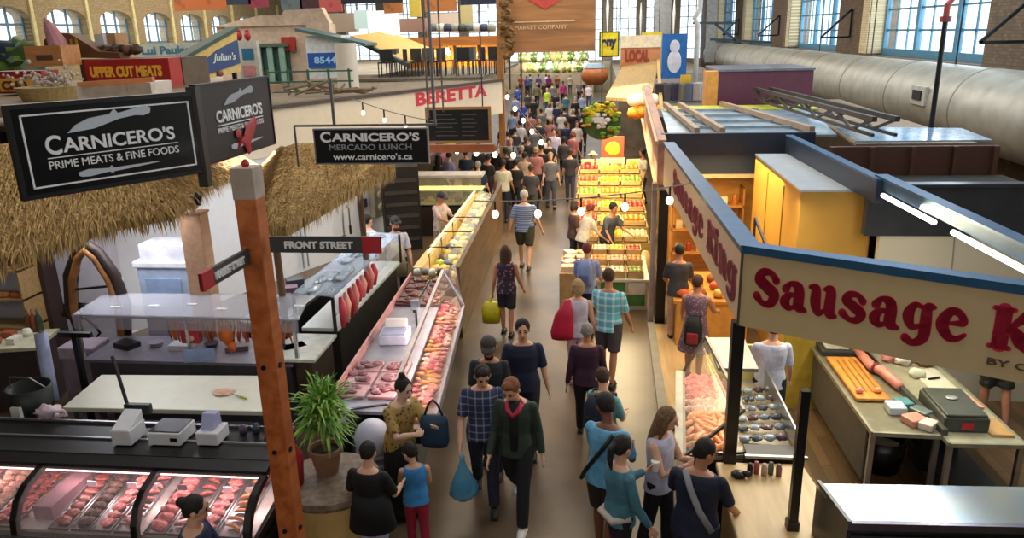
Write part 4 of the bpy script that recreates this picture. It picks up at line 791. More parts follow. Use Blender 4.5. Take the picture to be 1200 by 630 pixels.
# ---------------- wood and yellow-lit counter beyond
t = thing('wood_counter', 'tan wood fronted counter with yellow lit glass display along the aisle', 'counter', (0, 0, 0)); WD = mat('#6e5232', .5, kind='wood', col2='#4a3722', scale=2)
part('front_panel', slab([(-2.34, 11.9), (-2.26, 11.85), (-2.44, 19), (-2.52, 19)], 0, 1.25), WD, t)
part('cabinet', slab([(-3.1, 12.3), (-2.34, 11.95), (-2.52, 19), (-3.1, 19)], 0, .85), mat('#5d4a34', .6), t)
part('back_ledge', slab([(-3.16, 12.3), (-3.0, 12.3), (-3.0, 19), (-3.16, 19)], .85, 1.1), mat('#e0bd7c', .5), t)
part('display_bed', slab([(-3.0, 12.3), (-2.36, 12.1), (-2.52, 19), (-3.0, 19)], .85, .88), mat('#a8925a', .5), t)
part('glass', plate([Vector((-2.6, 12.2, 1.3)), Vector((-2.34, 12, 1.2)), Vector((-2.56, 18, 1.2)), Vector((-2.85, 18, 1.3))]), glass('#fff4c0', .15), t)
for y in (12.9, 14, 15.2): b = MB(); b.bar((-3.0, y, 1.3), (-2.4, y, 1.3), .02); b.bar((-3.0, y, .9), (-3.0, y, 1.3), .02); part('glass_frame', b, DSTEEL, t)
b = MB(); b.bar((-2.95, 12.6, 1.28), (-2.97, 18, 1.28), .03); part('light_strip', b, mat('#fff0b0', .5, 0, 'plain', emit=1.5), t)
for y in (13, 15, 17): area('counter_light', (-2.75, y, 1.27), (.1, 1.5), 4.5, (1, .85, .45))
for k in range(56):
    c = [('#e8d257', 'yellow'), ('#6f6684', 'lilac grey'), ('#f0e6b0', 'cream'), ('#3f5f86', 'blue'), ('#d0a93a', 'golden'), ('#5c4a44', 'dark brown'), ('#b9c04c', 'lime'), ('#e9b77a', 'apricot')][(k*5) % 8]
    b = MB(); b.ell((0, 0, 0), (.1, .085, .06), jit=.5); y = 12.45+.34*(k//3); solo('wrapped_cheese', b, mat(c[0], .35, amt=.2), 'rounded '+c[1]+' wrapped cheese in the lit glass display', 'cheese', (-2.86+.17*(k % 3), y, .94), group=c[1]+' cheeses in the lit display', smooth=True)
# lit case at the far back of that stall and oven rack
q = at(500, 235, Y=17.5); tt = thing('bakery_case', 'glass shelf case with yellow glow at the rear of the wood counter stall', 'display case', (-4.9, 18.6, 0)); b = MB(); b.box((0, 0, 0), (2.0, .6, .75)); part('base', b, mat('#3b2d22', .6), tt)
for z in (.8, 1.15): b = MB(); b.box((0, 0, z), (2.0, .6, z+.03)); part('shelf', b, mat('#e6dd9a', .4), tt)
b = MB(); b.box((-.02, -.02, 1.5), (2.02, .62, 1.56)); part('top', b, mat('#d5cdc3', .4), tt); b = MB(); b.box((0, -.01, .8), (2.0, 0, 1.5)); part('glass', b, glass('#fff6cf', .15), tt)
area('case_light', (-3.9, 18.9, 1.48), (1.8, .3), 14, (1, .9, .5))
for k in range(8): b = MB(); b.ell((0, 0, 0), (.1, .08, .07), jit=.3); solo('pastry', b, mat(['#b59a4a', '#6e6a2e', '#d7c76a', '#8c6a3a'][k % 4], .6), 'small pastry on the glowing rear shelf', 'pastry', (-4.75+.24*k, 18.85, .9), group='pastries on the rear shelf', smooth=True)
tt = thing('oven_rack', 'tall dark rack of black trays at the end of the white wall', 'rack', (-4.6, 17.2, 0), 20); b = MB(); b.box((-.4, 0, 0), (.45, .6, 2.0)); part('cabinet', b, mat('#241d1b', .5), tt)
for k in range(6): b = MB(); b.box((-.36, -.03, .25+.28*k), (.4, .0, .33+.28*k)); part('tray', b, mat('#4a423c', .4), tt)
# chalkboard menu with wooden frame
A = at(503, 162, Y=14); B_ = at(573, 162, Y=14); tt = thing('chalkboard_menu', 'black chalkboard menu in an orange wood frame under the red lettering', 'menu board', (A.x, 14, 3.03)); w = B_.x-A.x
label_board(tt, w, .56, .05, mat('#232323', .8, amt=.3), mat('#b98a55', .6, kind='woodx', scale=6), fw=.05)
b = MB(); b.box((-.1, 0, -.22), (w+.1, .08, -.08)); part('lower_beam', b, mat('#b86a3d', .6), tt)
for k in range(6): b = MB(); b.box((.12+.02*(k % 2), -.005, .46-.075*k), (.45+.05*(k % 3), -.001, .475-.075*k)); b.box((.62, -.005, .46-.075*k), (.9-.04*(k % 2), -.001, .475-.075*k)); part('chalk_lines', b, mat('#6b6b68', .9), tt)
b = MB(); b.bar((.1, .03, .6), (.1, .03, 3.4), .02); b.bar((w-.1, .03, .6), (w-.1, .03, 3.4), .02); part('hanger', b, DSTEEL, tt)
q = at(588, 180, Y=20); b = MB(); b.box((-.09, -.09, 0), (.09, .09, 4.45)); solo('timber_post', b, mat('#a4713c', .6, kind='wood', scale=4), 'tan timber post at the far end of the wall with the red lettering', 'post', (at(588, 120, Y=23.3).x, 23.3, 0))
# ---------------- big timber post with street signs
t = thing('street_sign_post', 'tall orange brown timber post in front with a grey cap', 'post', (-2.41, 5.0, 0)); OW = mat('#bd6a36', .45, kind='wood', col2='#9c4d20', scale=2.2)
b = MB(); b.box((-.078, -.078, 0), (.078, .078, 3.87)); part('shaft', b, OW, t, bevel=.008)
b = MB(); b.box((-.082, -.082, 3.85), (.082, .082, 4.07)); part('cap', b, mat('#b0a092', .5), t, bevel=.006); b = MB(); b.lathe([(.02, 0), (.03, .02), (.01, .05)], (0, 0, 4.07)); part('finial', b, RED, t)
for z in (1.2, 1.9, 2.6): b = MB(); b.tube([(.078, -.02, z), (.09, -.02, z)], .022, 10); b.tube([(-.02, -.078, z), (-.02, -.09, z)], .018, 10); part('bolt', b, MBLACK, t)
def street(label, words, A, r, L, h=.115, flip=False):
    s = thing('street_sign', label, 'sign', A, r); b = MB(); b.box((0, -.012, 0), (L, .012, h)); part('blade', b, mat('#3a3b3f', .5, amt=.08), s); b = MB(); a = (0, .13) if flip else (L-.13, L); b.box((a[0], -.014, -.001), (a[1], .014, h+.001)); part('red_end', b, mat('#b8252f', .5), s)
    text(words, L*.62, h*.45, s, (L*.14 if not flip else L*.24, -.012, h*.28), SIGNW, bold=.04); return s
street('grey street sign reading FRONT STREET with a red end', 'FRONT STREET', (-2.3, 5.0, 3.46), 0, .8)
street('grey angled street sign pointing at the cutting table with a red end', 'MARKET STREET', (-2.46, 4.3, 3.4), 87, .6, flip=True)
# ---------------- planter pedestal, plant, stroller etc.
q = Vector((-2.5, 6.12, 0)); t = thing('round_pedestal', 'round cream pedestal with a mottled stone top by the meat counter', 'pedestal', q); b = MB(); b.lathe([(.4, 0), (.42, .05), (.42, .84)], seg=32); part('drum', b, mat('#c9ab6b', .55, amt=.1), t, smooth=False); b = MB(); b.lathe([(.46, .84), (.47, .87), (.46, .92), (0.44, .92)], seg=32); part('stone_top', b, mat('#8b7762', .5, kind='noise', col2='#5c5046', scale=14), t); b = MB(); b.box((-.3, -.43, .42), (-.2, -.4, .52)); part('sticker', b, mat('#e8c81e', .5), t)
t = thing('potted_plant', 'leafy green plant in a clay pot on the round pedestal', 'plant', (-2.56, 6.22, .92)); b = MB(); b.lathe([(.1, 0), (.15, .22), (.165, .23), (.165, .27), (.14, .27), (.13, .22)], seg=24); part('pot', b, mat('#8d6a4e', .7, amt=.2), t, smooth=False); b = MB(); b.lathe([(.135, .2), (.13, .235)], seg=20); part('soil', b, mat('#2b1d15', .9), t)
b = MB(); b.tube([(0, 0, .2), (.02, 0, .5), (0, .02, .75)], [.03, .022, .015], 8); b.tube([(.02, 0, .3), (.07, .01, .55)], [.02, .012], 8); part('stem', b, mat('#8a6b4c', .8), t)
rs = random.Random(8)
for grp, gc in (('#7fb43c', 0), ('#4f8a2c', 1), ('#a9cf62', 2), ('#8cc04a', 3)):
    b = MB()
    for k in range(90):
        a = rs.uniform(0, 6.28); e = rs.uniform(-.5, 1.35); o = Vector((rs.uniform(-.05, .08), rs.uniform(-.05, .08), rs.uniform(.45, .8))); ln = rs.uniform(.2, .42); d = Vector((math.cos(a)*math.cos(e), math.sin(a)*math.cos(e), math.sin(e))); mid = o+d*ln*.6; tip = o+d*ln+Vector((0, 0, -.12*rs.random()-.03)); sd = d.cross(Vector((0, 0, 1))).normalized()*.014; nn = Vector((0, 0, .004))
        b.add([o-sd*.4, o+sd*.4, mid+sd, mid-sd, tip, o+nn, mid+nn*3], [(0, 1, 2, 3), (3, 2, 4), (5, 6, 3, 0), (1, 2, 6, 5)])
    part('leaves', b, mat(grp, .5, amt=.25), t)
b = MB(); b.loft([((0, 0, 0), .1, .07), ((0, 0, .3), .12, .08), ((.0, 0, .42), .05, .05)], 14, 3); solo('red_bag', b, mat('#b0222c', .6, amt=.2), 'red cloth bag standing between the timber post and the plant', 'bag', (-2.82, 6.0, .92), smooth=True)
q = at(430, 520, z=1.0); t = thing('baby_stroller', 'baby stroller with a pale grey hood behind the girl in black', 'stroller', (q.x-.1, q.y+.5, 0), 20)
b = MB(); b.ell((0, 0, .78), (.2, .26, .2), nu=18, nv=10); b.tube([(0, -.2, .5), (0, .1, .8)], [(.18, .08), (.19, .12)], 12); part('hood', b, mat('#b9bfd2', .7, amt=.1), t, smooth=True); b = MB(); b.box((-.2, -.35, .4), (.2, .2, .62)); part('seat', b, mat('#60646e', .7), t, bevel=.04); b = MB()
for sx in (-1, 1): b.bar((.2*sx, .3, 1.0), (.22*sx, -.4, .15), .025); b.bar((.2*sx, .35, .15), (.2*sx, -.1, .6), .025)
b.bar((-.2, .3, 1.0), (.2, .3, 1.0), .03); part('frame', b, DSTEEL, t)
for sx in (-1, 1):
    for y in (-.4, .35): b = MB(); b.tube([(.22*sx-.02, y, .1), (.22*sx+.02, y, .1)], .1, 16); part('wheel', b, MBLACK, t)
# ================================================================ RIGHT: SAUSAGE STALL
FASC = mat('#cbb590', .55, amt=.05); BLUE = mat('#2f5f86', .4, .4, amt=.15); NAVY = mat('#1d2c44', .5, amt=.1); SKR = mat('#bd1a3c', .5, 0, 'plain')
CO = (1.26, 6.59); FAR = (1.1, 13.2); NR = (4.6, 4.63)
r_, L = heading((*FAR, 0), (*CO, 0)); t = thing('stall_fascia', 'long cream fascia along the aisle lettered in faded red with a blue metal cap', 'fascia', (*FAR, 2.35), r_)
b = MB(); b.box((0, 0, 0), (L, .07, .68)); part('panel', b, mat('#d9b996', .55, amt=.05), t); b = MB(); b.box((0, -.03, .68), (L+.03, .16, .73)); part('cap', b, BLUE, t)
fat_text('Sausage', 1.45, .2, .385, .27, t, mat('#a84a58', .5, 0, 'plain')); fat_text('King', 4.75, .2, .42, .27, t, mat('#a84a58', .5, 0, 'plain'))
r_, L = heading((*CO, 0), (*NR, 0)); t = thing('stall_fascia', 'near cream fascia lettered Sausage King in bold dark red', 'fascia', (*CO, 2.35), r_)
b = MB(); b.box((0, 0, 0), (L, .07, .68)); part('panel', b, mat('#c4ad82', .55, amt=.04), t); b = MB(); b.box((-.02, -.03, .68), (L, .12, .75)); part('cap', b, BLUE, t)
fat_text('Sausage', .115, .235, .212, .262, t, SKR); fat_text('King', 1.9, .235, .24, .275, t, SKR); text("BY ORGANICS", .8, .055, t, (1.9, 0, .1), mat('#5a4636', .5, 0, 'plain'), bold=.02)
b = MB(); b.box((-.02, -.012, -.0), (.0, .08, .7)); part('corner_trim', b, mat('#5a4a3a', .5), t)
b = MB(); b.box((-.055, -.055, 0), (.055, .055, 2.36)); solo('stall_post', b, MBLACK, 'black corner post under the joint of the two lettered fascias', 'post', (1.27, 6.68, 0))
t = thing('stall_post', 'slim black freestanding post between the pale counter and the prep tables', 'post', (1.62, 5.66, 0)); b = MB(); b.box((-.035, -.035, 0), (.035, .035, 2.18)); part('shaft', b, MBLACK, t); b = MB(); b.box((-.05, -.05, .75), (.05, .05, 1.0)); part('clamp', b, MBLACK, t, bevel=.01)
# rear beams and inner structure
def beam(P, Q, z, h, w, mt, label, extra=None):
    r_, L = heading((*P, 0), (*Q, 0)); t = thing('roof_beam', label, 'beam', (*P, z), r_); b = MB(); b.box((0, -w/2, 0), (L, w/2, h)); part('beam', b, mt, t); b = MB(); b.box((0, -w/2-.015, h), (L, w/2+.015, h+.03)); part('cap', b, BLUE, t); return t, L
beam((3.22, 13.6), (3.36, 9.5), 2.83, .27, .1, NAVY, 'dark navy beam running back beside the yellow walk-in box')
t, L = beam((3.42, 9.7), (3.57, 5.5), 3.0, .12, .12, mat('#2b5878', .5, .3), 'blue steel roof beam carrying two fluorescent tubes')
for a in (.35, 2.1):
    b = MB(); b.tube([(a, -.09, -.04), (a+1.35, -.09, -.04)], .028, 10); part('fluorescent_tube', b, mat('#fdfdf6', .5, 0, 'plain', emit=2.6), t)
area('tube_light', (3.5, 7.4, 2.9), (.1, 3.6), 34, (1, .97, .9))
b = MB(); b.box((1.1, 13.95, 2.4), (3.75, 14.1, 3.12)); solo('bulkhead_panel', b, NAVY, 'plain navy bulkhead panel above the warm lit rear of the stall', 'panel')
b = MB(); b.box((1.1, 13.9, 2.33), (3.75, 14.05, 2.4)); solo('shelf_ledge', b, mat('#cdb98e', .5), 'cream ledge under the navy bulkhead', 'ledge')
b = MB(); b.box((1.2, 14.6, 0), (3.9, 14.7, 2.4)); solo('rear_wall', b, mat('#e0a95a', .6, kind='woodx', col2='#c98f42', scale=2), 'warm orange timber rear wall of the sausage stall', 'wall')
area('stall_light', (3.1, 8.6, 2.7), (.8, .8), 55, (1, .86, .55), (-62, 0, 0)); area('stall_light', (2.1, 12.4, 2.75), (1.4, 2.2), 95, (1, .72, .33)); area('stall_light', (2.0, 9.5, 2.7), (1.2, 2.0), 36, (1, .8, .5))  # first one is added and aimed to brighten the yellow box front
t = thing('walk_in_box', 'tall yellow panelled walk-in box with blue sky sheen painted on its top', 'cold store', (2.66, 10.35, 0)); YB = mat('#d9a94e', .35, .2, amt=.12, col2='#c1984a', scale=1.2)
b = MB(); b.box((0, 0, 0), (.92, 3.1, 2.8)); part('panels', b, YB, t, bevel=.01); b = MB(); b.box((-.01, -.01, 2.8), (.93, 3.11, 2.83)); part('top', b, mat('#dbe6ee', .25, .15, amt=.06), t); b = MB(); b.box((.905, -.02, 0), (.93, 0, 2.8)); part('corner_strip', b, mat('#caa465', .4, .5), t)  # pale blue reflection of the sky is put into the top's colour
b = MB(); b.box((-.012, .9, .1), (0, .93, 2.7)); b.box((-.012, 2.0, .1), (0, 2.03, 2.7)); part('joint', b, mat('#8e6528', .5), t)
# rail ladder inside
b = MB(); q = at(885, 255, Y=10.3); b.bar((0, 0, 0), (0, 0, -1.2), .03); b.bar((0, 0, 0), (.3, -1.0, -.9), .03); b.bar((.2, -.7, -.63), (.2, -.7, -1.4), .03); solo('metal_handrail', b, DSTEEL, 'thin dark handrail in the bright rear of the stall', 'handrail', q)
t = thing('rear_shelving', 'orange wooden shelving full of goods at the rear of the stall', 'shelf', (1.35, 14.1, 0))
for z in (.4, .85, 1.3, 1.75): b = MB(); b.box((0, 0, z), (1.3, .4, z+.03)); part('board', b, mat('#c98d43', .6), t)
for x in (0, 1.27): b = MB(); b.box((x, 0, 0), (x+.03, .4, 2.1)); part('side_panel', b, mat('#b87c36', .6), t)
for k in range(18): b = MB(); (b.lathe([(.05, 0), (.05, .14), (.03, .18)]) if k % 2 else b.box((-.06, -.05, 0), (.06, .05, .15))); solo('jar' if k % 2 else 'packet', b, mat(['#d9c9a0', '#b3402c', '#e3a84a', '#7b3a26', '#efe5c6', '#c9742c'][k % 6], .5), ['cream', 'red', 'amber', 'maroon', 'ivory', 'orange'][k % 6]+' '+('jar' if k % 2 else 'packet')+' on the '+['second', 'third', 'fourth'][k//6]+' board of the rear shelving', 'goods', (1.5+.2*(k % 6), 14.25, [.88, 1.33, 1.78][k//6]), group='goods on the rear shelving')
# produce in front of the stall opening (peppers, breads)
t = thing('goods_table', 'orange table with trays behind the woman in the purple dress', 'table', (1.2, 11.6, 0)); b = MB(); b.box((0, 0, .75), (1.2, 1.6, .8)); part('top', b, mat('#cf8f3d', .5), t); b = MB(); b.box((.05, .05, 0), (1.15, 1.55, .75)); part('cabinet', b, mat('#dca14b', .5), t)
for k in range(12): b = MB(); b.ell((0, 0, 0), (.1, .08, .07), jit=.35); solo('bread_roll', b, mat(['#c75b2a', '#8d4a22', '#e0b050'][k % 3], .6), ['reddish', 'dark brown', 'golden'][k % 3]+' rolls heaped on the orange table', 'bread', (1.35+.28*(k % 4), 11.8+.4*(k//4), .87), group=['reddish', 'dark brown', 'golden'][k % 3]+' rolls', smooth=True)
# cream back wall with dark upper band
t = thing('partition_wall', 'cream panelled partition with a charcoal band along its top', 'wall', (3.6, 10.0, 0)); b = MB(); b.box((0, 0, 0), (5.2, .1, 2.3)); part('panels', b, mat('#cfc8b0', .5, kind='panelx', col2='#cfc8b0', scale=.8, amt=.02), t)
b = MB(); b.box((-.2, -.02, 2.3), (5.2, .12, 2.95)); part('upper_band', b, mat('#35393f', .5), t); b = MB(); b.box((-.2, -.04, 2.93), (5.2, .14, 2.97)); part('capping', b, mat('#4c5562', .3, .4), t)
for x in (.9, 1.95): b = MB(); b.tube([(x, -.02, 2.3), (x+.03, -.02, 1.8), (x, -.02, 1.2)], .008, 6); part('cable', b, mat('#8d8a80', .5), t)
# floor boards, platform
b = MB(); b.box((1.3, 4.2, 0), (9.3, 9.98, .012)); solo('timber_flooring', b, mat('#7d6242', .35, kind='plank', col2='#5e4a33', scale=2.2), 'brown plank flooring inside the sausage stall', 'flooring')
b = MB(); b.prism([(.92, 8.9), (2.3, 8.9), (2.3, 12.6), (.98, 12.6)], 0, .03, 'z'); solo('timber_platform', b, mat('#c8a877', .45, kind='wood', col2='#a58456', scale=1.5), 'pale low wooden platform where the woman in the purple dress stands', 'platform')
b = MB(); b.prism([(.78, 6.9), (.92, 6.9), (.98, 12.6), (.86, 12.6)], 0, .06, 'z'); solo('floor_kerb', b, mat('#8f8779', .6), 'grey kerb strip along the aisle edge of the stall', 'kerb')
# yellow leaf and notice panel
b = MB(); b.box((0, 0, 0), (.55, .06, 1.7)); solo('yellow_partition', b, mat('#c2a63a', .5), 'upright yellow partition behind the prep tables', 'partition', (2.42, 9.6, 0))
# deli case at the corner
t = thing('deli_case', 'corner deli case with slanted glass over orange and mauve meats', 'display case', (0, 0, 0))
b = MB(); b.prism([(.86, 6.75), (1.95, 6.95), (2.0, 8.75), (1.1, 8.75)], .0, .82, 'z'); part('base', b, mat('#22201f', .4), t)
b = MB(); b.prism([(.9, 6.8), (1.93, 7.0), (1.98, 8.7), (1.14, 8.7)], .82, .86, 'z'); part('tray_bed', b, mat('#c7b79b', .4), t)
F1, F2, T1, T2 = Vector((.86, 6.78, .9)), Vector((1.05, 8.75, .9)), Vector((1.42, 6.9, 1.35)), Vector((1.3, 8.78, 1.35))
part('front_glass', plate([F1, F2, T2, T1]), glass('#eee6c2', .12), t)
b = MB(); b.hexa([Vector(p) for p in ((1.3, 8.78, 1.3), (1.32, 7.9, 1.3), (1.75, 7.9, 1.3), (1.75, 8.8, 1.3), (1.3, 8.78, 1.34), (1.32, 7.9, 1.34), (1.75, 7.9, 1.34), (1.75, 8.8, 1.34))]); part('top', b, mat('#8d8f90', .3, .5), t)
b = MB()
for a, c in ((F1, F2), (T1, T2), (F2, T2), (F1, T1), (F1, Vector((1.95, 6.98, .9)))): b.bar(a, c, .03)
part('frame', b, mat('#77736a', .35, .6), t); b = MB(); b.bar(F1+Vector((-.05, 0, -.02)), F2+Vector((-.05, 0, -.02)), .09, .06); part('front_rail', b, mat('#9b9a95', .3, .7), t)
b = MB(); b.box((1.95, 7.0, .86), (1.97, 8.7, 1.1)); part('side_panel', b, STEEL, t); b = MB(); b.box((1.35, 8.66, .86), (1.97, 8.7, 1.3)); part('back_panel', b, mat('#d5cf78', .4), t)
area('case_light', (1.3, 7.9, 1.27), (.1, 1.5), 5, (1, .85, .55))
for k in range(66):
    u, v = (k % 6+.5)/6, (k//6+.5)/11; x = .96+.36*u+.12*v; y = 6.9+1.7*v; g = ('orange', 'sausage') if v < .45 else (('pale', 'roast') if v < .6 else ('pink', 'roast'))
    place_cut(g[1], g[0], (x, y, .89+.02*(k % 2)), (0, 0, random.uniform(0, 3)), {'orange': 'orange sausage', 'pale': 'pale joint', 'pink': 'mauve pink joint'}[g[0]]+' in the corner deli case', g[0]+' meats in the corner deli case', sc=1.9 if g[0] == 'orange' else 1.5)
for k in range(24):
    u, v = k % 4, k//4; b = MB(); b.ell((0, 0, 0), (.06, .045, .03), jit=.6); solo('wrapped_sausage', b, mat(['#8d97a3', '#59636f', '#a9b9c4', '#6b5560'][(u+v) % 4], .25, .2), ['silver', 'slate', 'light blue', 'plum'][(u+v) % 4]+' wrapped sausages heaped right of the black post', 'sausage', (1.5+.12*u+.02*v, 7.15+.22*v, .9+.012*u), group=['silver', 'slate', 'light blue', 'plum'][(u+v) % 4]+' wrapped sausages', smooth=True)
t = thing('rear_case', 'low steel tray case with packed goods right of the corner post', 'display case', (0, 0, 0)); b = MB(); b.prism([(1.45, 6.72), (1.98, 6.72), (1.98, 6.96), (1.45, 6.96)], .7, .95, 'z'); part('front_lip', b, mat('#26241f', .4), t); b = MB(); b.bar((1.42, 6.71, .96), (2.0, 6.71, .96), .03); part('steel_edge', b, STEEL, t)
# pale counter with jars
t = thing('serving_counter', 'pale wooden serving counter with a rounded corner at the lower right', 'counter', (0, 0, 0)); PW = mat('#d3b27c', .4, kind='wood', col2='#b59560', scale=1.6)
b = MB(); b.prism([(1.14, 6.66), (1.95, 6.68), (2.0, 6.2), (1.9, 4.6), (1.3, 4.6), (1.2, 4.75), (1.15, 5.0)], .86, .92, 'z'); part('top', b, PW, t, bevel=.015); b = MB(); b.prism([(1.22, 6.6), (1.9, 6.62), (1.85, 4.7), (1.3, 4.7), (1.22, 5.0)], 0, .86, 'z'); part('cabinet', b, mat('#a9875a', .5, kind='wood', scale=1.6), t)
for k, c in enumerate(('#1b1a1c', '#b25b5b', '#c9a79c', '#5d6b54', '#8a5a5a')): b = MB(); b.lathe([(.026, 0), (.028, .08), (.02, .1), (.02, .12)]); solo('sauce_bottle', b, mat(c, .35), ['black', 'red', 'pale pink', 'green', 'brown'][k]+' topped sauce bottle on the pale counter edge', 'bottle', (1.42+.065*k, 6.45+.03*(k % 2), .92), group='sauce bottles on the pale counter', smooth=True)
b = MB(); b.ell((0, 0, .03), (.07, .05, .04), jit=.4); b.tube([(.04, 0, .04), (.1, -.02, .05)], .03, 8); solo('camera_case', b, MBLACK, 'small black pouch left of the sauce bottles', 'pouch', (1.31, 6.4, .92), smooth=True)
# prep tables
def frame_table(label, P, z, top_m, loc=(0, 0, 0), lip=True):
    t = thing('prep_table', label, 'table', loc); part('top', slab(P, z-.04, z), top_m, t)
    for i, (x, y) in enumerate(P): cx, cy = sum(p[0] for p in P)/len(P), sum(p[1] for p in P)/len(P); x2, y2 = x+(cx-x)*.06, y+(cy-y)*.04; b = MB(); b.box((x2-.025, y2-.025, 0), (x2+.025, y2+.025, z-.04)); part('leg', b, STEEL, t)
    b = MB(); n = len(P)
    for i in range(n): b.bar((*P[i], z-.02), (*P[(i+1) % n], z-.02), .03, .045)
    part('edge_frame', b, mat('#a7a48f', .35, .5), t); return t
TB1 = [(2.82, 7.38), (3.48, 7.36), (3.42, 9.72), (2.78, 9.72)]; TB2 = [(3.5, 7.2), (4.22, 7.22), (4.14, 9.45), (3.46, 9.45)]
t = frame_table('grey steel prep table with a wooden board, left of the pair', TB1, .9, mat('#8f8a72', .3, .4)); part('side_panel', slab([(2.84, 7.6), (2.86, 7.6), (2.83, 9.6), (2.81, 9.6)], .2, .85), mat('#5f5d52', .5), t)
t = frame_table('prep table with pale papers and a black machine, right of the pair', TB2, .9, mat('#b8b496', .35, .3)); part('lower_shelf', slab([(3.6, 7.3), (4.1, 7.3), (4.05, 9.3), (3.55, 9.3)], .3, .33), DSTEEL, t)
t = thing('cutting_board', 'orange brown wooden board with a routed groove on the steel table', 'board', (0, 0, 0)); part('board', slab([(2.86, 8.05), (3.22, 8.05), (3.2, 9.2), (2.84, 9.2)], .91, .95), mat('#d9973f', .45, kind='wood', col2='#b5742a', scale=3), t, bevel=.01)
b = MB()
for k in range(4): b.box((2.93+.07*k, 8.2, .95), (2.95+.07*k, 9.1, .953))
part('grooves', b, mat('#9a5f22', .5), t)
for k in range(2): b = MB(); b.ell((0, 0, 0), (.05, .03, .03), jit=.3); solo('meat_piece', b, MEATC[('pink', 'orange')[k]], ('small pink scrap', 'small orange piece')[k]+' at the near end of the wooden board', 'meat', (2.93+.2*k, 8.18+.02*k, .98), smooth=True)
t = thing('electronic_scale', 'dark grey flat scale at the far end of the steel table', 'scale', (3.02, 9.45, .9)); b = MB(); b.box((-.2, -.16, 0), (.2, .16, .08)); part('base', b, mat('#3b3d3a', .4), t, bevel=.02); b = MB(); b.box((-.14, -.11, .08), (.14, .12, .1)); part('plate', b, mat('#b9b9a6', .4), t, bevel=.01)
t = thing('mortadella_roll', 'long pink wrapped roll lying along the gap between the tables', 'sausage', (3.36, 8.75, .97)); b = MB(); b.tube([(-.1, .72, 0), (-.08, .1, 0), (0.0, .0, 0), (.05, -.42, 0)], [.045, .062, .062, .05], 14); part('roll', b, mat('#dd8c78', .4, amt=.15), t, smooth=True); b = MB(); b.tube([(-.055, .1, 0), (-.04, .04, 0)], .068, 14); part('band', b, mat('#6c1f28', .4), t)
b = MB(); b.box((0, 0, 0), (.02, 1.6, .06)); solo('dark_rail', b, mat('#3a2624', .4), 'dark rail lying beside the pink roll', 'rail', (3.45, 7.95, .9), 3)
for k, (x, y, w, d, h, c, n) in enumerate(((3.2, 7.85, .18, .2, .09, '#b9c6d0', 'pale grey'), (3.33, 7.98, .16, .18, .07, '#4c8b8c', 'teal'), (3.3, 7.6, .2, .18, .08, '#c98a74', 'salmon'), (3.42, 7.75, .14, .2, .09, '#5f6f68', 'slate green'), (3.4, 7.5, .18, .14, .08, '#d4c8bb', 'ivory'))):
    b = MB(); b.box((-w/2, -d/2, 0), (w/2, d/2, h)); solo('packet', b, mat(c, .4), n+' packet in the pile at the near end of the steel table', 'packet', (x, y, .9), 12*k, bevel=.015)
for k, (x, y, c, n) in enumerate(((3.6, 9.2, '#d98f86', 'pink'), (3.72, 9.12, '#e9ddd0', 'white'), (3.85, 9.2, '#dfa89a', 'pale pink'), (3.98, 9.1, '#a97e5c', 'tan'), (3.75, 8.75, '#dfe2c9', 'cream'))): b = MB(); b.ell((0, 0, .05), (.1, .08, .06), jit=.5); solo('wrapped_parcel', b, mat(c, .5, amt=.2), n+' crumpled parcel on the right prep table', 'parcel', (x, y, .9), smooth=True)
b = MB(); b.prism([(3.78, 8.3), (4.1, 8.2), (4.05, 9.0), (3.75, 8.95)], .9, .91, 'z'); solo('paper_sheet', b, mat('#dcd8bd', .6), 'pale paper sheet spread behind the black machine', 'paper')
b = MB(); b.tube([(0, 0, 0), (.14, .05, 0)], .012, 6); solo('pen', b, MBLACK, 'black pen on the pale paper sheet', 'pen', (3.85, 8.65, .925))
t = thing('wrapping_machine', 'black boxy wrapping machine with a red mark on the right prep table', 'machine', (3.74, 7.72, .9)); b = MB(); b.box((-.22, -.3, 0), (.22, .38, .16)); part('body', b, mat('#3d4039', .4), t, bevel=.02); b = MB(); b.box((-.2, -.28, .16), (.2, .36, .19)); part('lid', b, mat('#565a50', .35, .3), t, bevel=.01); b = MB(); b.box((-.05, -.31, .04), (.06, -.298, .11)); part('red_mark', b, mat('#b5212c', .5), t); b = MB(); b.ell((.0, .1, .2), (.06, .05, .01)); part('handle_plate', b, mat('#b6b6ad', .3, .6), t)
b = MB(); b.box((-.03, -.5, 0), (.03, .5, .07)); solo('roll_cutter', b, mat('#4b4b42', .4, .3), 'long dark bar left of the black machine', 'cutter', (3.47, 7.85, .9), 4)
b = MB(); b.prism([(3.95, 7.95), (4.15, 7.95), (4.12, 8.25), (3.93, 8.25)], .9, .93, 'z'); solo('towel', b, mat('#d7a184', .7), 'folded peach towel right of the machine', 'towel')
b = MB(); b.prism([(3.95, 7.35), (4.17, 7.35), (4.15, 7.7), (3.93, 7.7)], .9, .93, 'z'); solo('wooden_board', b, mat('#c0965a', .5), 'small tan board at the near right corner of the prep table', 'board')
t = thing('waste_bucket', 'black round bucket with pale scraps under the prep tables', 'bucket', (3.25, 8.2, 0)); b = MB(); b.lathe([(.2, 0), (.27, .42), (.25, .42), (.19, .05)], seg=24); part('bucket', b, MBLACK, t, smooth=True); b = MB(); b.ell((0, 0, .3), (.17, .14, .05), jit=.5); part('scraps', b, mat('#b9b09a', .7), t)
b = MB(); b.box((-.2, -.18, 0), (.2, .18, .55)); solo('bin', b, mat('#1d1c20', .5), 'square black bin under the right prep table', 'bin', (3.85, 8.3, 0), bevel=.02)
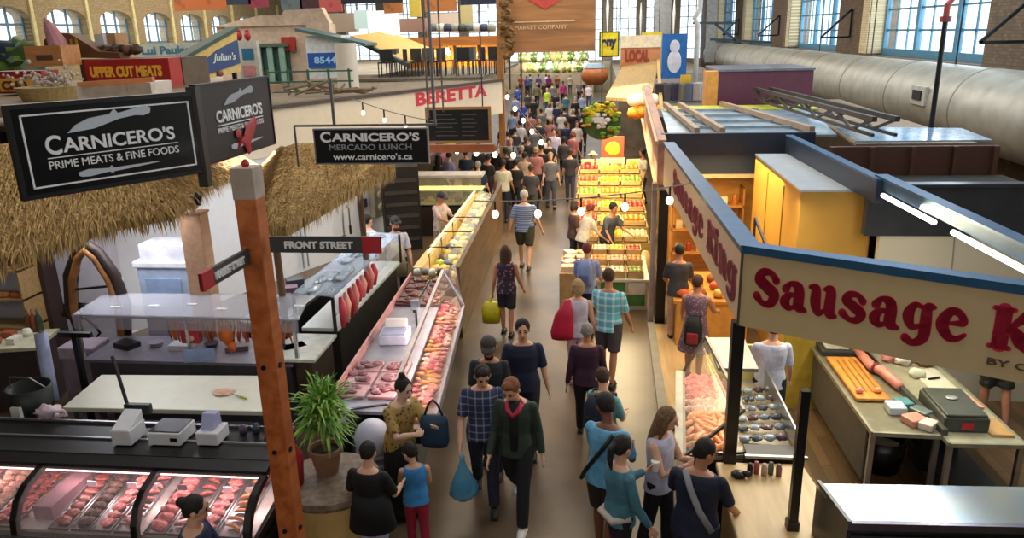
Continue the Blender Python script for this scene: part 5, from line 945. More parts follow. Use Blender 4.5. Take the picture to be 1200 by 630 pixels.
# steel shelf lower right
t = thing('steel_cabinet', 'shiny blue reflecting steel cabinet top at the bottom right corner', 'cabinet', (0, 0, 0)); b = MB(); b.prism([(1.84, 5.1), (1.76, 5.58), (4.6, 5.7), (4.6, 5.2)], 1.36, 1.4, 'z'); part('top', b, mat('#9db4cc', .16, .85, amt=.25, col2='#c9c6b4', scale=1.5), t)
b = MB(); b.prism([(1.76, 5.6), (1.84, 5.06), (1.87, 5.06), (1.79, 5.6)], .4, 1.42, 'z'); part('side_panel', b, DSTEEL, t); b = MB(); b.bar((1.84, 5.07, 1.38), (4.6, 5.18, 1.38), .04, .06); part('front_edge', b, mat('#7a7480', .25, .8), t)
b = MB(); b.prism([(1.9, 5.0), (4.6, 5.1), (4.6, 5.6), (1.85, 5.5)], .95, .98, 'z'); part('shelf', b, STEEL, t); b = MB(); b.prism([(1.85, 5.52), (4.6, 5.62), (4.6, 5.66), (1.85, 5.56)], 0, 1.36, 'z'); part('back_panel', b, DSTEEL, t)
for k in range(12): b = MB(); b.lathe([(.05, 0), (.055, .12), (.03, .16), (.03, .2)]); solo('condiment_jar', b, mat(['#c9a35c', '#6b7a3e', '#a8573a', '#dfd6bb', '#8c5a34', '#b9a04a'][k % 6], .4), ['honey', 'olive', 'rust', 'ivory', 'brown', 'mustard'][k % 6]+' jar under the steel cabinet top, '+('left half' if k < 6 else 'right half'), 'jar', (2.0+.16*k, 5.18, .98), group='jars in the steel cabinet', smooth=True)
# ---------------- roofs behind: white panelled roof with trusses, brown boards, plum box
t = thing('panel_roof', 'flat roof of pale blue white panels with tan timber frames', 'roof', (0, 0, 0)); b = MB(); b.prism([(1.25, 14.1), (4.15, 14.1), (5.0, 19.6), (1.5, 19.6)], 3.02, 3.06, 'z'); part('panels', b, mat('#b7cfe0', .22, .2, kind='noise', col2='#8aa2b5', scale=1.6), t)
b = MB(); b.prism([(1.5, 18.5), (5.0, 18.5), (5.1, 19.6), (1.6, 19.6)], 3.06, 3.08, 'z'); part('yellow_strip', b, mat('#c0c23c', .5), t)
for (a, c) in (((1.6, 19.5), (1.75, 14.2)), ((1.95, 19.5), (2.2, 14.2)), ((2.95, 19.5), (3.75, 14.2))): b = MB(); b.bar((*a, 3.14), (*c, 3.14), .1); part('timber', b, mat('#a58d78', .6, kind='wood'), t)
for y in (15, 16, 17.1, 18.3): b = MB(); b.bar((1.7, y, 3.1), (3.6, y, 3.1), .05); part('cross_batten', b, mat('#8f9aa0', .6), t)
for k, (x, y) in enumerate(((2.4, 15.2), (2.9, 15.6), (2.5, 16.6), (3.2, 16.8), (2.7, 17.6))): b = MB(); b.ell((0, 0, 0), (.16, .1, .04), jit=.5); part('vent_cover', b, mat('#56635e', .6), t)
t = thing('roof_truss', 'dark steel lattice truss lying over the blue white roofs', 'truss', (0, 0, 3.1))
for dx in (0, .35):
    b = MB(); b.bar((3.8+dx, 19.8, .35), (4.35+dx, 12.9, .35), .08); b.bar((3.8+dx, 19.8, .1), (4.35+dx, 12.9, .1), .05)
    for k in range(8): u = k/8; u2 = (k+1)/8; b.bar((3.8+dx+.55*u, 19.8-6.9*u, .1 if k % 2 else .35), (3.8+dx+.55*u2, 19.8-6.9*u2, .35 if k % 2 else .1), .04)
    part('chord', b, mat('#4a4543', .5, .3), t)
t = thing('panel_roof', 'right hand roof with brown and icy blue sheets below the duct', 'roof', (0, 0, 0)); b = MB(); b.prism([(4.2, 13.2), (6.1, 13.2), (6.3, 21.5), (5.0, 21.5)], 2.98, 3.02, 'z'); part('deck', b, mat('#8f7a5d', .6, col2='#6f5e48', scale=1), t)
b = MB(); b.prism([(4.25, 13.4), (6.4, 13.4), (6.6, 15.0), (4.5, 15.4)], 3.02, 3.04, 'z'); part('plastic_sheet', b, mat('#9fc0dc', .15, .2, col2='#5f88b0', scale=3), t)
t = thing('board_wall', 'dark brown upright boards closing the stall under the duct', 'wall', (3.75, 13.0, 0)); b = MB(); b.box((0, 0, 0), (2.6, .1, 3.0)); part('boards', b, mat('#4e2c1e', .6, kind='panelx', col2='#2c1812', scale=1.6, amt=.06), t)
for x in (.0, .62, 1.25, 1.9, 2.5): b = MB(); b.box((x, -.04, 0), (x+.07, 0, 3.0)); part('batten', b, mat('#5c3523', .6), t)
for k in range(5): b = MB(); b.box((-.15, -.1, 0), (.15, .1, .18)); solo('storage_box', b, mat(['#2a3350', '#3d4457', '#6d6a60', '#23262e', '#4b5a70'][k], .5), ['dark blue', 'slate', 'grey', 'black', 'steel blue'][k]+' box stored on top of the charcoal band', 'box', (3.75+.32*k, 10.6+.5*(k % 2), 2.56), 10*k, group='boxes above the partition')
b = MB(); b.box((3.6, 10.1, 2.45), (6.4, 12.9, 2.55)); solo('store_ceiling', b, mat('#2b2724', .8), 'dark flat ceiling behind the charcoal band', 'ceiling')
t = thing('plum_storage_box', 'large plum coloured box on the roofs with orange light painted on one end', 'box', (2.95, 20.2, 3.0)); b = MB(); b.box((0, 0, 0), (2.3, 2.4, .85)); part('panels', b, mat('#5b2f45', .45, amt=.1), t); b = MB(); b.box((-.3, -.01, 0), (0, .5, .86)); part('painted_glow_end', b, mat('#e0a04e', .5), t); b = MB(); b.box((-.02, -.03, .85), (2.33, 2.43, .9)); part('capping', b, mat('#8b8f9c', .3, .5), t)  # warm light on this end is put into its orange colour
b = MB(); b.prism([(1.3, 19.7), (6.3, 21.6), (6.5, 40), (1.6, 40)], 2.7, 2.8, 'z'); solo('stall_roofs', b, mat('#66605a', .8, kind='noise', col2='#47433f', scale=1.2), 'grey flat stall roofs receding toward the far end', 'roof')
# ---------------- fruit and produce market
t = thing('market_fascia', 'rosy timber fascia of the fruit stall beyond the sausage stall', 'fascia', (0, 0, 0)); b = MB(); b.hexa([Vector(p) for p in ((1.0, 13.3, 2.3), (1.14, 13.3, 2.3), (1.5, 24, 2.3), (1.3, 24, 2.3), (1.0, 13.3, 3.1), (1.14, 13.3, 3.1), (1.5, 24, 3.3), (1.3, 24, 3.3))]); part('panel', b, mat('#b08672', .6, kind='wood', col2='#8d6a60', scale=1.5), t)
b = MB(); b.bar((.98, 13.3, 2.35), (1.28, 24, 2.35), .06); b.bar((.98, 13.3, 3.05), (1.28, 24, 3.25), .06); part('edge_moulding', b, mat('#d3a983', .5), t)
b = MB(); b.box((-.04, -.05, 0), (.04, .05, 2.45)); solo('market_post', b, mat('#a58f8b', .5), 'grey pink post at the near corner of the fruit stall', 'post', (.93, 12.85, 0))
b = MB(); b.box((0, 0, 0), (.16, .5, 2.35)); solo('black_partition', b, MBLACK, 'tall black partition end between fruit stall and sausage stall', 'partition', (1.0, 12.7, 0))
FR = {'orange': '#ec8a22', 'red': '#c92c22', 'yellow': '#e9c72f', 'green': '#7fae35', 'tomato': '#e0502c', 'lime': '#b5c934', 'cream': '#ead9a8', 'peach': '#eba36b'}
fr_me = {}
for k, c in FR.items(): b = MB(); b.ell((0, 0, 0), .052, nu=10, nv=6, jit=.1); fr_me[k] = b.mesh('fruit', mat(c, .4, amt=.12), True)
CR = mat('#dcc48e', .6, kind='woodx', col2='#c0a468', scale=4)
def crate_obj(label, loc, w=.5, d=.4, h=.12, tilt=0, m=CR):
    t = thing('market_crate', label, 'crate', loc); t.rotation_euler = (R(tilt), 0, 0); b = MB(); b.box((-w/2, -d/2, 0), (w/2, d/2, .015)); part('base', b, m, t); b = MB()
    for a, c in (((-w/2, -d/2, 0), (w/2, -d/2+.015, h)), ((-w/2, d/2-.015, 0), (w/2, d/2, h)), ((-w/2, -d/2, 0), (-w/2+.015, d/2, h)), ((w/2-.015, -d/2, 0), (w/2, d/2, h))): b.box(a, c)
    part('sides', b, m, t); return t
t = thing('market_stand', 'tiered wooden stand carrying the fruit crates', 'stand', (0, 0, 0))
for i in range(6): z = .55+.16*i; y = 16.0+.75*i; b = MB(); b.box((-.55, y, 0), (1.1, y+.75, z)); part('tier', b, mat('#b99a5c', .6, kind='woodx', scale=3), t)
cols = ['peach', 'yellow', 'cream', 'red', 'yellow', 'orange', 'tomato', 'lime', 'red', 'green', 'orange', 'yellow', 'tomato', 'yellow', 'green', 'red', 'lime', 'orange']
words = {'peach': 'peaches', 'yellow': 'yellow fruit', 'cream': 'pale melons', 'red': 'red fruit', 'orange': 'oranges', 'tomato': 'tomatoes', 'lime': 'limes', 'green': 'green apples'}
rown = ['front', 'second', 'third', 'fourth', 'fifth', 'rear']; n = 0
for i in range(6):
    for j in range(3):
        c = cols[(i*3+j) % len(cols)]; z = .56+.16*i; y = 16.35+.75*i; x = -.25+.52*j; pos = ['left', 'middle', 'right'][j]
        crate_obj('wooden crate of %s, %s of the %s row on the fruit stand' % (words[c], pos, rown[i]), (x, y, z), .5, .6, .12)
        for k in range(12):
            o = bpy.data.objects.new('fruit', fr_me[c]); COL.objects.link(o); o.location = (x-.17+.115*(k % 4), y-.19+.17*(k//4), z+.1+random.uniform(0, .03)); o.rotation_euler = (random.random()*3,)*3; o.scale = (1.2,)*3
            tag(o, 'one of the %s in the %s crate of the %s row' % (words[c], pos, rown[i]), 'fruit', '%s in the %s %s crate' % (words[c], rown[i], pos))
for i, (x, y, z, cc) in enumerate(((-.3, 20.5, 1.35, 'red'), (.1, 20.55, 1.35, 'cream'), (.5, 20.5, 1.35, 'orange'), (.9, 20.5, 1.35, 'yellow'))):
    b = MB(); b.box((-.17, -.02, 0), (.17, .02, .28)); t = solo('price_sign', b, mat('#eadfae', .5), words[cc]+' price board at the rear of the fruit stand', 'sign', (x, y, z)); b = MB(); b.ell((0, -.025, .15), (.1, .006, .07)); part('picture', b, mat(FR[cc], .5), t)
q = at(718, 172, Y=19.0); t = thing('hanging_picture_sign', 'small framed picture sign of oranges above the fruit stand', 'sign', (q.x, 19.0, q.z-.25)); b = MB(); b.box((-.27, -.02, 0), (.27, .02, .5)); part('panel', b, mat('#e0472f', .5), t); b = MB(); b.ell((0, -.025, .22), (.19, .01, .16), jit=.3); part('oranges_picture', b, mat('#f2a51f', .5, kind='spots', col2='#f6c63c', scale=18), t); b = MB(); b.box((-.3, -.03, -.15), (.3, .02, -.02)); part('lower_board', b, mat('#ead9a4', .5), t)
q = at(705, 141, Y=16.4); t = thing('round_market_sign', 'round green and yellow fruit wreath sign hanging over the market', 'sign', (q.x, 16.4, q.z)); b = MB(); b.tube([(0, -.05, 0), (0, .05, 0)], .4, 32); part('disc', b, mat('#4c6b2c', .6, amt=.3), t)
rs = random.Random(4); 
for nm, cc, n_ in (('greenery', '#7fae2d', 22), ('yellow_fruit', '#f0dc2c', 30), ('orange_fruit', '#dd8f2a', 9), ('white_flowers', '#efeae0', 10)):
    b = MB()
    for k in range(n_): a = rs.uniform(0, 6.28) if nm != 'yellow_fruit' else rs.uniform(.4, 2.7); r = rs.uniform(.22, .4) if nm != 'white_flowers' else rs.uniform(0, .2); b.ell((r*math.cos(a), -.08, r*math.sin(a)), (rs.uniform(.04, .08), .04, rs.uniform(.03, .06)), jit=.5, nu=8, nv=6)
    part(nm, b, mat(cc, .5, amt=.2), t, smooth=True)
b = MB(); b.box((-.16, -.12, -.04), (.05, -.1, .08)); b.ell((.12, -.1, .02), (.07, .02, .05)); part('cow_patch', b, WHITE, t); b = MB(); b.bar((0, 0, .4), (0, 0, 2.4), .02); part('hanger', b, DSTEEL, t)
# near produce table with baskets, green fronted bins
t = thing('produce_bins', 'white and green fronted produce bins at the near end of the fruit stall', 'counter', (0, 0, 0)); b = MB(); b.box((-.12, 13.35, 0), (.9, 14.9, .55)); part('cabinet', b, mat('#d9c7ac', .5), t, bevel=.01)
b = MB(); b.box((.05, 13.32, .3), (.5, 13.35, .55)); b.box((.3, 13.31, .1), (.85, 13.33, .3)); part('green_panel', b, mat('#4a7a35', .5, amt=.25), t); b = MB(); b.box((.55, 13.3, .32), (.86, 13.33, .56)); part('white_panel', b, mat('#dccbb4', .5), t); b = MB(); b.box((-.14, 13.3, .55), (.92, 14.9, .6)); part('top', b, CREAM, t)
for i in range(3):
    for j in range(3):
        x, y = .03+.32*j, 13.55+.45*i; nm = ['front', 'middle', 'back'][i]+' '+['left', 'centre', 'right'][j]; c = [('#d9b48e', 'tan'), ('#e7d9bf', 'cream'), ('#7d8f3a', 'green'), ('#c9803c', 'orange'), ('#dba88e', 'pink'), ('#b0763c', 'brown'), ('#e4cfae', 'ivory'), ('#e9c04a', 'yellow'), ('#a84a36', 'red')][i*3+j]
        t = thing('wicker_basket', 'basket of %s packets, %s on the near produce bins' % (c[1], nm), 'basket', (x, y, .6+.08*i)); b = MB(); b.box((-.15, -.19, 0), (.15, .19, .012))
        for s_ in (-1, 1): b.box((.14*s_-.008, -.19, 0), (.14*s_+.008, .19, .13)); b.box((-.15, .182*s_-.008, 0), (.15, .182*s_+.008, .13))
        part('weave', b, mat('#c19c66', .7, kind='woodx', scale=8), t); b = MB()
        for k in range(6): b.ell((-.08+.08*(k % 3), -.09+.17*(k//3), .12), (.05, .07, .035), jit=.5)
        part('contents', b, mat(c[0], .5, amt=.25), t, smooth=True, kind='stuff')
for k in range(8):
    x, y = -.52+.22*(k % 2), 13.5+.33*(k//2); b = MB(); b.box((-.13, -.1, 0), (.13, .1, .1)); solo('paper_parcel', b, mat(['#e4c7a5', '#d9a98b', '#f0dfc0', '#caa07a'][k % 4], .5), ['beige', 'pinkish', 'cream', 'tan'][k % 4]+' paper parcel on the aisle edge of the fruit stall, '+['nearest pair', 'second pair', 'third pair', 'farthest pair'][k//2], 'parcel', (x-.02, y, .7), 20*k, group='parcels on the aisle edge', bevel=.01)
b = MB(); b.box((-.7, 13.3, 0), (-.16, 14.8, .7)); solo('aisle_table', b, mat('#b08d5c', .6, kind='wood', scale=2), 'small table with parcels on the aisle side of the fruit stall', 'table')
for k, (x, y) in enumerate(((.75, 15.5), (.95, 15.2))): b = MB(); b.loft([((0, 0, 0), .16, .12), ((0, 0, .45), .14, .1), ((0, 0, .6), .05, .05)], 14); solo('produce_sack', b, mat(['#dcd0bb', '#d9bd7a'][k], .7), ['white', 'straw'][k]+' sack standing among the produce', 'sack', (x, y, 0), smooth=True)
area('market_light', (.3, 18, 2.7), (1.3, 4), 260, (1, .76, .36)); area('market_light', (.3, 14.2, 2.7), (1, 1.2), 70, (1, .76, .38)); area('market_light', (.6, 24, 3.2), (2, 6), 260, (1, .8, .45))
# straw awnings and goods further along
t = thing('straw_awning', 'straw coloured pitched awning above the market stalls', 'awning', (0, 0, 0)); b = MB(); b.hexa([Vector(p) for p in ((.2, 26, 2.7), (1.6, 25, 2.7), (2.2, 30, 3.7), (1.0, 31, 3.7), (.2, 26, 2.8), (1.6, 25, 2.8), (2.2, 30, 3.8), (1.0, 31, 3.8))]); part('straw', b, mat('#ab9164', .9, kind='thatch', col2='#7d6a46', scale=10, bump=.4), t); b = MB(); b.hexa([Vector(p) for p in ((1.6, 21, 2.6), (1.7, 21, 2.6), (2.2, 30, 3.7), (2.1, 30, 3.7), (1.6, 21, 2.75), (1.7, 21, 2.75), (2.2, 30, 3.85), (2.1, 30, 3.85))]); part('edge_board', b, mat('#b3924f', .6), t)
q = at(757, 128, Y=22); 
for k in range(7): b = MB(); b.ell((0, 0, 0), (.22, .2, .18), jit=.4); solo('hanging_squash' if k < 4 else 'garlic_bunch', b, mat('#e79a23' if k < 4 else '#efe2c6', .5, amt=.2), ('orange squash' if k < 4 else 'white garlic bunch')+' hanging above the rosy fascia, '+['leftmost', 'second', 'third', 'rightmost', 'lower', 'middle', 'upper'][k], 'produce', (q.x+(.22*(k % 4)-.3), 22, q.z-.1+(.0 if k < 4 else .35)+.04*(k % 2)), smooth=True)
q = at(697, 88, Y=30); t = thing('barrel', 'orange brown barrel shaped lantern over the crowd', 'lantern', (q.x, 30, q.z-.35)); b = MB(); b.lathe([(.3, 0), (.5, .2), (.52, .4), (.4, .62)], seg=24); part('body', b, mat('#a8602c', .5), t, smooth=True); b = MB(); b.lathe([(.42, .62), (.3, .78)], seg=24); part('lid', b, mat('#7fa0b8', .4), t)
# ================================================================ BACKGROUND STALLS, SIGNS
def block(name, label, cat, px0, py0, px1, py1, Y, mt, depth=.3, hang=0, **k):
    """box whose front face spans the two seen corners at distance Y; returns thing and its size"""
    a = at(px0, py1, Y=Y); c = at(px1, py0, Y=Y); t = thing(name, label, cat, (a.x, Y, min(a.z, c.z))); w, h = c.x-a.x, abs(at(px0, py0, Y=Y).z-a.z); b = MB(); b.box((0, 0, 0), (w, depth, h)); part('panel' if depth < .5 else 'body', b, mt, t, **k)
    if hang:
        for u in (.15, .85): b = MB(); b.bar((w*u, depth/2, h), (w*u, depth/2, 9.6-t.location.z), .025); part('hanger', b, DSTEEL, t)
    return t, w, h
# big hanging timber board with red emblem
a = at(583, 66, Y=20); t = thing('hanging_timber_board', 'large weathered timber board with a red heart emblem hanging over the aisle', 'sign', (a.x, 20, 4.42)); w = at(697, 66, Y=20).x-a.x
b = MB(); b.box((0, 0, 0), (w, .12, 2.2)); part('boards', b, mat('#a8794f', .7, kind='woodx', col2='#86603f', scale=1.3, bump=.2), t)
b = MB(); b.prism([(w*.33, 1.55), (w*.33, 1.25), (w*.5, 1.02), (w*.67, 1.25), (w*.67, 1.55), (w*.58, 1.65), (w*.5, 1.58), (w*.42, 1.65)], -.02, 0, 'y'); part('heart_emblem', b, mat('#c44a42', .5), t)
b = MB(); b.box((.05, -.012, .72), (w*.8, 0, .745)); part('rule', b, mat('#d9c3a0', .6), t); text("THE MARKET COMPANY", w*.66, .1, t, (.14, 0, .55), mat('#d9c3a0', .6, 0, 'plain'))
b = MB(); b.bar((w*.12, .06, 0), (w*.12, .06, -.9), .05); b.bar((w*.24, .06, 0), (w*.24, .06, -1.5), .04); part('lower_rod', b, mat('#4a3526', .6), t); b = MB(); b.bar((w*.2, .06, 2.2), (w*.2, .06, 5), .03); b.bar((w*.8, .06, 2.2), (w*.8, .06, 5), .03); part('hanger', b, DSTEEL, t)
a = at(592, 30, Y=19); b = MB(); rs = random.Random(2)
for k in range(60): z = rs.uniform(0, 1.8); b.ell((rs.uniform(-.12, .12), rs.uniform(-.1, .1), z), (.09, .05, .07), jit=.8, nu=7, nv=5)
solo('dried_garland', b, mat('#8a6a40', .9, amt=.35), 'dried leaf garland hanging at the left edge of the timber board', 'garland', (a.x-.02, 19.6, 4.3))
# left signs
t, w, h = block('butcher_sign', 'red sign with yellow UPPER CUT MEATS lettering', 'sign', 104, 70, 197, 106, 13, mat('#a8221f', .5), .4); text("UPPER CUT MEATS", w*.85, h*.36, t, (w*.06, 0, h*.42), mat('#efb338', .5, 0, 'plain'), bold=.05)
t, w, h = block('shop_sign', 'red sign at the far left with yellow letters', 'sign', -6, 84, 48, 110, 11.5, mat('#8e2320', .5), .4); b = MB(); b.box((w*.15, -.02, h*.1), (w*.95, 0, h*.68)); part('yellow_band', b, mat('#dba13f', .5), t); text("CHD", w*.5, h*.4, t, (w*.2, -.02, h*.18), mat('#5c2a17', .5, 0, 'plain'), bold=.04)
block('counter_top_box', 'long white box with an orange rim above the black sign', 'box', 92, 98, 148, 120, 9.5, mat('#ded3c4', .5), .5); block('counter_top_box', 'short white box with an orange rim beside the red sign', 'box', 151, 97, 176, 113, 9.5, mat('#ded3c4', .5), .5)
b = MB(); a = at(92, 99, Y=9.45); c = at(180, 93, Y=9.45); b.bar(a, c, .06); solo('orange_rail', b, mat('#d98a52', .5), 'orange rail above the white boxes', 'rail')
t, w, h = block('wooden_crate', 'plain wooden crate with a dark slot above the dried flowers', 'crate', 32, 54, 70, 78, 12.5, mat('#c08550', .6, kind='woodx', scale=5), .5); b = MB(); b.box((w*.3, -.01, h*.3), (w*.75, 0, h*.55)); part('slot', b, mat('#5a4028', .7), t)
t = thing('dried_flowers', 'bushy pale grey dried flowers in a tan basket above the black sign', 'plant', at(57, 108, Y=10.5)); b = MB(); b.lathe([(.3, -.2), (.42, .08)], seg=20); part('basket', b, mat('#a9905c', .8, kind='woodx', scale=8), t); b = MB(); rs = random.Random(6)
for k in range(170): x, y, z = rs.gauss(0, .22), rs.gauss(0, .12), abs(rs.gauss(.15, .1)); b.ell((x, y, z), rs.uniform(.015, .035), nu=6, nv=4)
part('blossoms', b, mat('#b5a99c', .9, amt=.2), t, kind='stuff')
t = thing('wooden_boat_shape', 'dark arched wooden carriage model on the stall roof', 'ornament', at(92, 66, Y=13.5)); b = MB(); b.prism([(-.55, 0), (-.5, .3), (-.3, .42), (0, .4), (.3, .22), (.5, .08), (.9, .05), (.9, -.05)], -.15, .15, 'y'); part('hull', b, mat('#6b4526', .6, kind='woodx', scale=4), t); b = MB()
for k in range(6): b.box((-.4+.1*k, -.17, .02), (-.36+.1*k, -.15, .3))
part('slats', b, mat('#b08836', .6), t)
b = MB(); b.tube([(0, 0, 0), (-.04, 0, .2), (-.14, 0, .45), (-.2, 0, .6)], [.2, .16, .1, .02], 10); solo('pink_cloth', b, mat('#c98f96', .8, amt=.25), 'pink cloth cone left of the carriage model', 'cloth', at(72, 62, Y=13.3))
t, w, h = block('cardboard_box', 'cardboard box with a white side on the stall roof', 'box', 120, 39, 134, 54, 14, mat('#b5885c', .7), .4); t, w, h = block('white_carton', 'white carton left of the cardboard box', 'box', 112, 40, 120, 53, 13.9, mat('#d9d8dc', .6), .4)
for k in range(9): b = MB(); b.ell((0, 0, 0), (.14, .12, .09), jit=.5); solo('pumpkin' if k % 2 else 'bundle', b, mat(['#5a3d2c', '#7b5a40', '#3d332c', '#8e6d4c'][k % 4], .7, amt=.3), ['dark', 'brown', 'black', 'tan'][k % 4]+' dried bundle along the stall roof edge, '+['first', 'second', 'third', 'fourth', 'fifth', 'sixth', 'seventh', 'eighth', 'last'][k], 'bundle', at(110+6*k, 58, Y=13.6), group='bundles on the roof edge', smooth=True)
b = MB(); a = at(72, 66, Y=13); b.box((a.x, 13.45, a.z-.6), (at(196, 66, Y=13).x, 14.4, a.z-.07)); solo('stall_roof', b, mat('#5d5042', .8, amt=.2), 'brown stall roof carrying crates and dried bundles', 'roof')
for k in range(5): b = MB(); b.ell((0, 0, 0), (.3, .25, .22), jit=.7); solo('potted_greens', b, mat(['#5d8a2c', '#87b03d', '#31465e', '#476b2a', '#9db09a'][k], .7, amt=.3), ['leaf green', 'bright green', 'dark blue green', 'deep green', 'silvery'][k]+' plant clump at the upper left corner', 'plant', at([4, 20, 12, 28, 36][k], [76, 68, 62, 62, 78][k], Y=13.5), group='plants at the upper left', smooth=True)
# pale blue sign, yellow and blue banner
t, w, h = block('bistro_sign', 'pale sign with teal script below the arched windows', 'sign', 163, 52, 246, 67, 22, mat('#b5bdb4', .6), .3); b = MB(); b.bar((.3, .1, 0), (.3, .1, -1.3), .08); b.bar((w-.3, .1, 0), (w-.3, .1, -1.3), .08); part('leg', b, DSTEEL, t); text("Lui Paulas Ital", w*.92, h*.62, t, (w*.05, 0, h*.2), mat('#3f6f86', .5, 0, 'plain'), bold=.03)
PA, PB = at(213, 100, Y=14.5), at(283, 85, Y=17); r_, L = heading((PA.x, PA.y, 0), (PB.x, PB.y, 0)); t = thing('gable_sign', 'slanting yellow gable sign with a blue banner and white script', 'sign', (PA.x, PA.y, PA.z), r_)
b = MB(); b.prism([(0, 0), (L, .15), (L, 1.02), (0, .42)], 0, .15, 'y'); part('gable', b, mat('#cdb56a', .6), t); b = MB(); b.bar((.2, .07, 0), (.2, .07, -.9), .08); b.bar((L-.2, .07, .2), (L-.2, .07, -.9), .08); part('leg', b, DSTEEL, t); b = MB(); b.prism([(0, .42), (L, 1.02), (L, 1.1), (0, .5)], -.05, .2, 'y'); part('green_trim', b, mat('#2b4a3a', .6), t)
b = MB(); b.prism([(L*.28, .12), (L*.98, .32), (L*.98, .82), (L*.6, .62), (L*.28, .34)], -.03, 0, 'y'); part('blue_banner', b, mat('#173f7a', .5), t); text("Julian's", L*.4, .2, t, (L*.5, -.03, .36), mat('#cfe0d4', .5, 0, 'plain'), shear=.3)
b = MB(); b.ell((L*.14, -.03, .18), (.14, .03, .13)); b.ell((L*.6, -.03, .15), (.12, .03, .07)); part('painted_fruit', b, mat('#7a3b2a', .6), t)
# pale gabled building with teal columns
t, w, h = block('gabled_kiosk', 'pale pink gabled kiosk with a small red sign', 'building', 262, 30, 360, 98, 27, mat('#d9c2ae', .7), 3); b = MB(); b.prism([(-.1, h-.05), (w, h-.05), (w, 0), (w*1.25, 0), (w*1.25, h), (w*1.18, h+.5), (w*.8, h+.55), (w*.75, h+.3), (w*.5, h+.3)], -.12, .25, 'y'); part('gable_top', b, mat('#d6c0ab', .7), t); b = MB(); b.box((w*.72, -.18, h*.55), (w*.86, 0, h*.78)); part('red_sign', b, mat('#b3362f', .5), t)
for k in range(4): b = MB(); b.box((w*(.3+.13*k), -.26, 0), (w*(.36+.13*k), -.16, h*.62)); part('teal_column', b, mat('#8fb8a8', .5), t)
b = MB(); b.box((w*.28, -.1, 0), (w*.78, -.01, h*.6)); part('dark_opening', b, mat('#3f5f5c', .6), t); b = MB(); b.box((w*.25, -.3, h*.62), (w*.8, .0, h*.68)); part('cornice', b, mat('#4f6b5e', .6), t)
t, w, h = block('poster_stand', 'small white poster stand with blue square by the gabled kiosk', 'poster', 283, 48, 300, 92, 23, mat('#c3c4bb', .6), .2); b = MB(); b.box((w*.2, -.02, h*.5), (w*.8, 0, h*.8)); part('blue_square', b, mat('#2a6d96', .5), t); b = MB(); b.bar((w/2, .1, 0), (w/2, .1, -.5), .08); part('foot', b, DSTEEL, t); b = MB(); b.box((w*.15, -.02, h*.05), (w*.8, 0, h*.35)); part('pink_patch', b, mat('#c98a8a', .5), t)
for k in range(2): b = MB(); b.ell((0, 0, 0), (.1, .08, .14)); b.ell((0, 0, .14), .06); solo('red_ornament', b, mat('#b5303a', .5), ['left', 'right'][k]+' small red ornament on the kiosk ridge', 'ornament', at(280+10*k, 42, Y=22.5), smooth=True)
# white and blue shop, round column
t, w, h = block('white_kiosk', 'white kiosk with a bright blue lettered sign', 'building', 362, 42, 400, 92, 25, mat('#dfe2e6', .6), 1.0); b = MB(); b.box((w*.05, -.08, h*.25), (w*.98, 0, h*.6)); part('blue_sign', b, mat('#1a55b0', .5), t); text("8544", w*.6, h*.16, t, (w*.22, -.08, h*.35), mat('#9cc8ee', .5, 0, 'plain'), bold=.03); b = MB(); b.prism([(-.2, h+.15), (w*1.7, h-.35), (w*1.7, h-.27), (-.2, h+.25)], -.3, 1.1, 'y'); part('roof_edge', b, mat('#4c6b6e', .6), t)
a = at(409, 106, Y=21); b = MB(); b.tube([(0, 0, 0), (0, 0, 1.25)], .29, 28); solo('round_column', b, mat('#cbc7bd', .6, amt=.04), 'thick pale grey round column on the stall roofs', 'column', (a.x, 21, a.z), smooth=False)
# green railing terrace
t = thing('terrace', 'terrace with green light painted on its deck and a thin green railing', 'terrace', (0, 0, 0)); a, c = at(322, 118, Y=19), at(408, 110, Y=19); z = 3.35
b = MB(); b.box((a.x-.6, 19.2, z-.4), (c.x+.2, 25, z)); part('deck', b, mat('#93b87a', .5, col2='#7fb3a2', scale=1), t); b = MB()  # green light on the deck is put into its colour
for k in range(3): b.bar((a.x-.3, 19.2, z+.25*(k+1)), (c.x+.1, 19.2, z+.25*(k+1)), .035)
for k in range(5): x = a.x-.2+(c.x-a.x+.2)*k/4; b.bar((x, 19.2, z), (x, 19.2, z+.8), .05)
part('railing', b, mat('#3f6b5c', .5), t)
b = MB(); rs = random.Random(9)
for k in range(16): b.tube([(rs.uniform(0, 2.4), rs.uniform(-.1, .1), rs.uniform(0, .2)), (rs.uniform(0, 2.4), 0, rs.uniform(.1, .35))], .03, 6)
solo('driftwood_pile', b, mat('#8c7a64', .9), 'pile of pale sticks along the edge of the terrace', 'sticks', at(330, 118, Y=18.2)+Vector((0, 0, .12)))
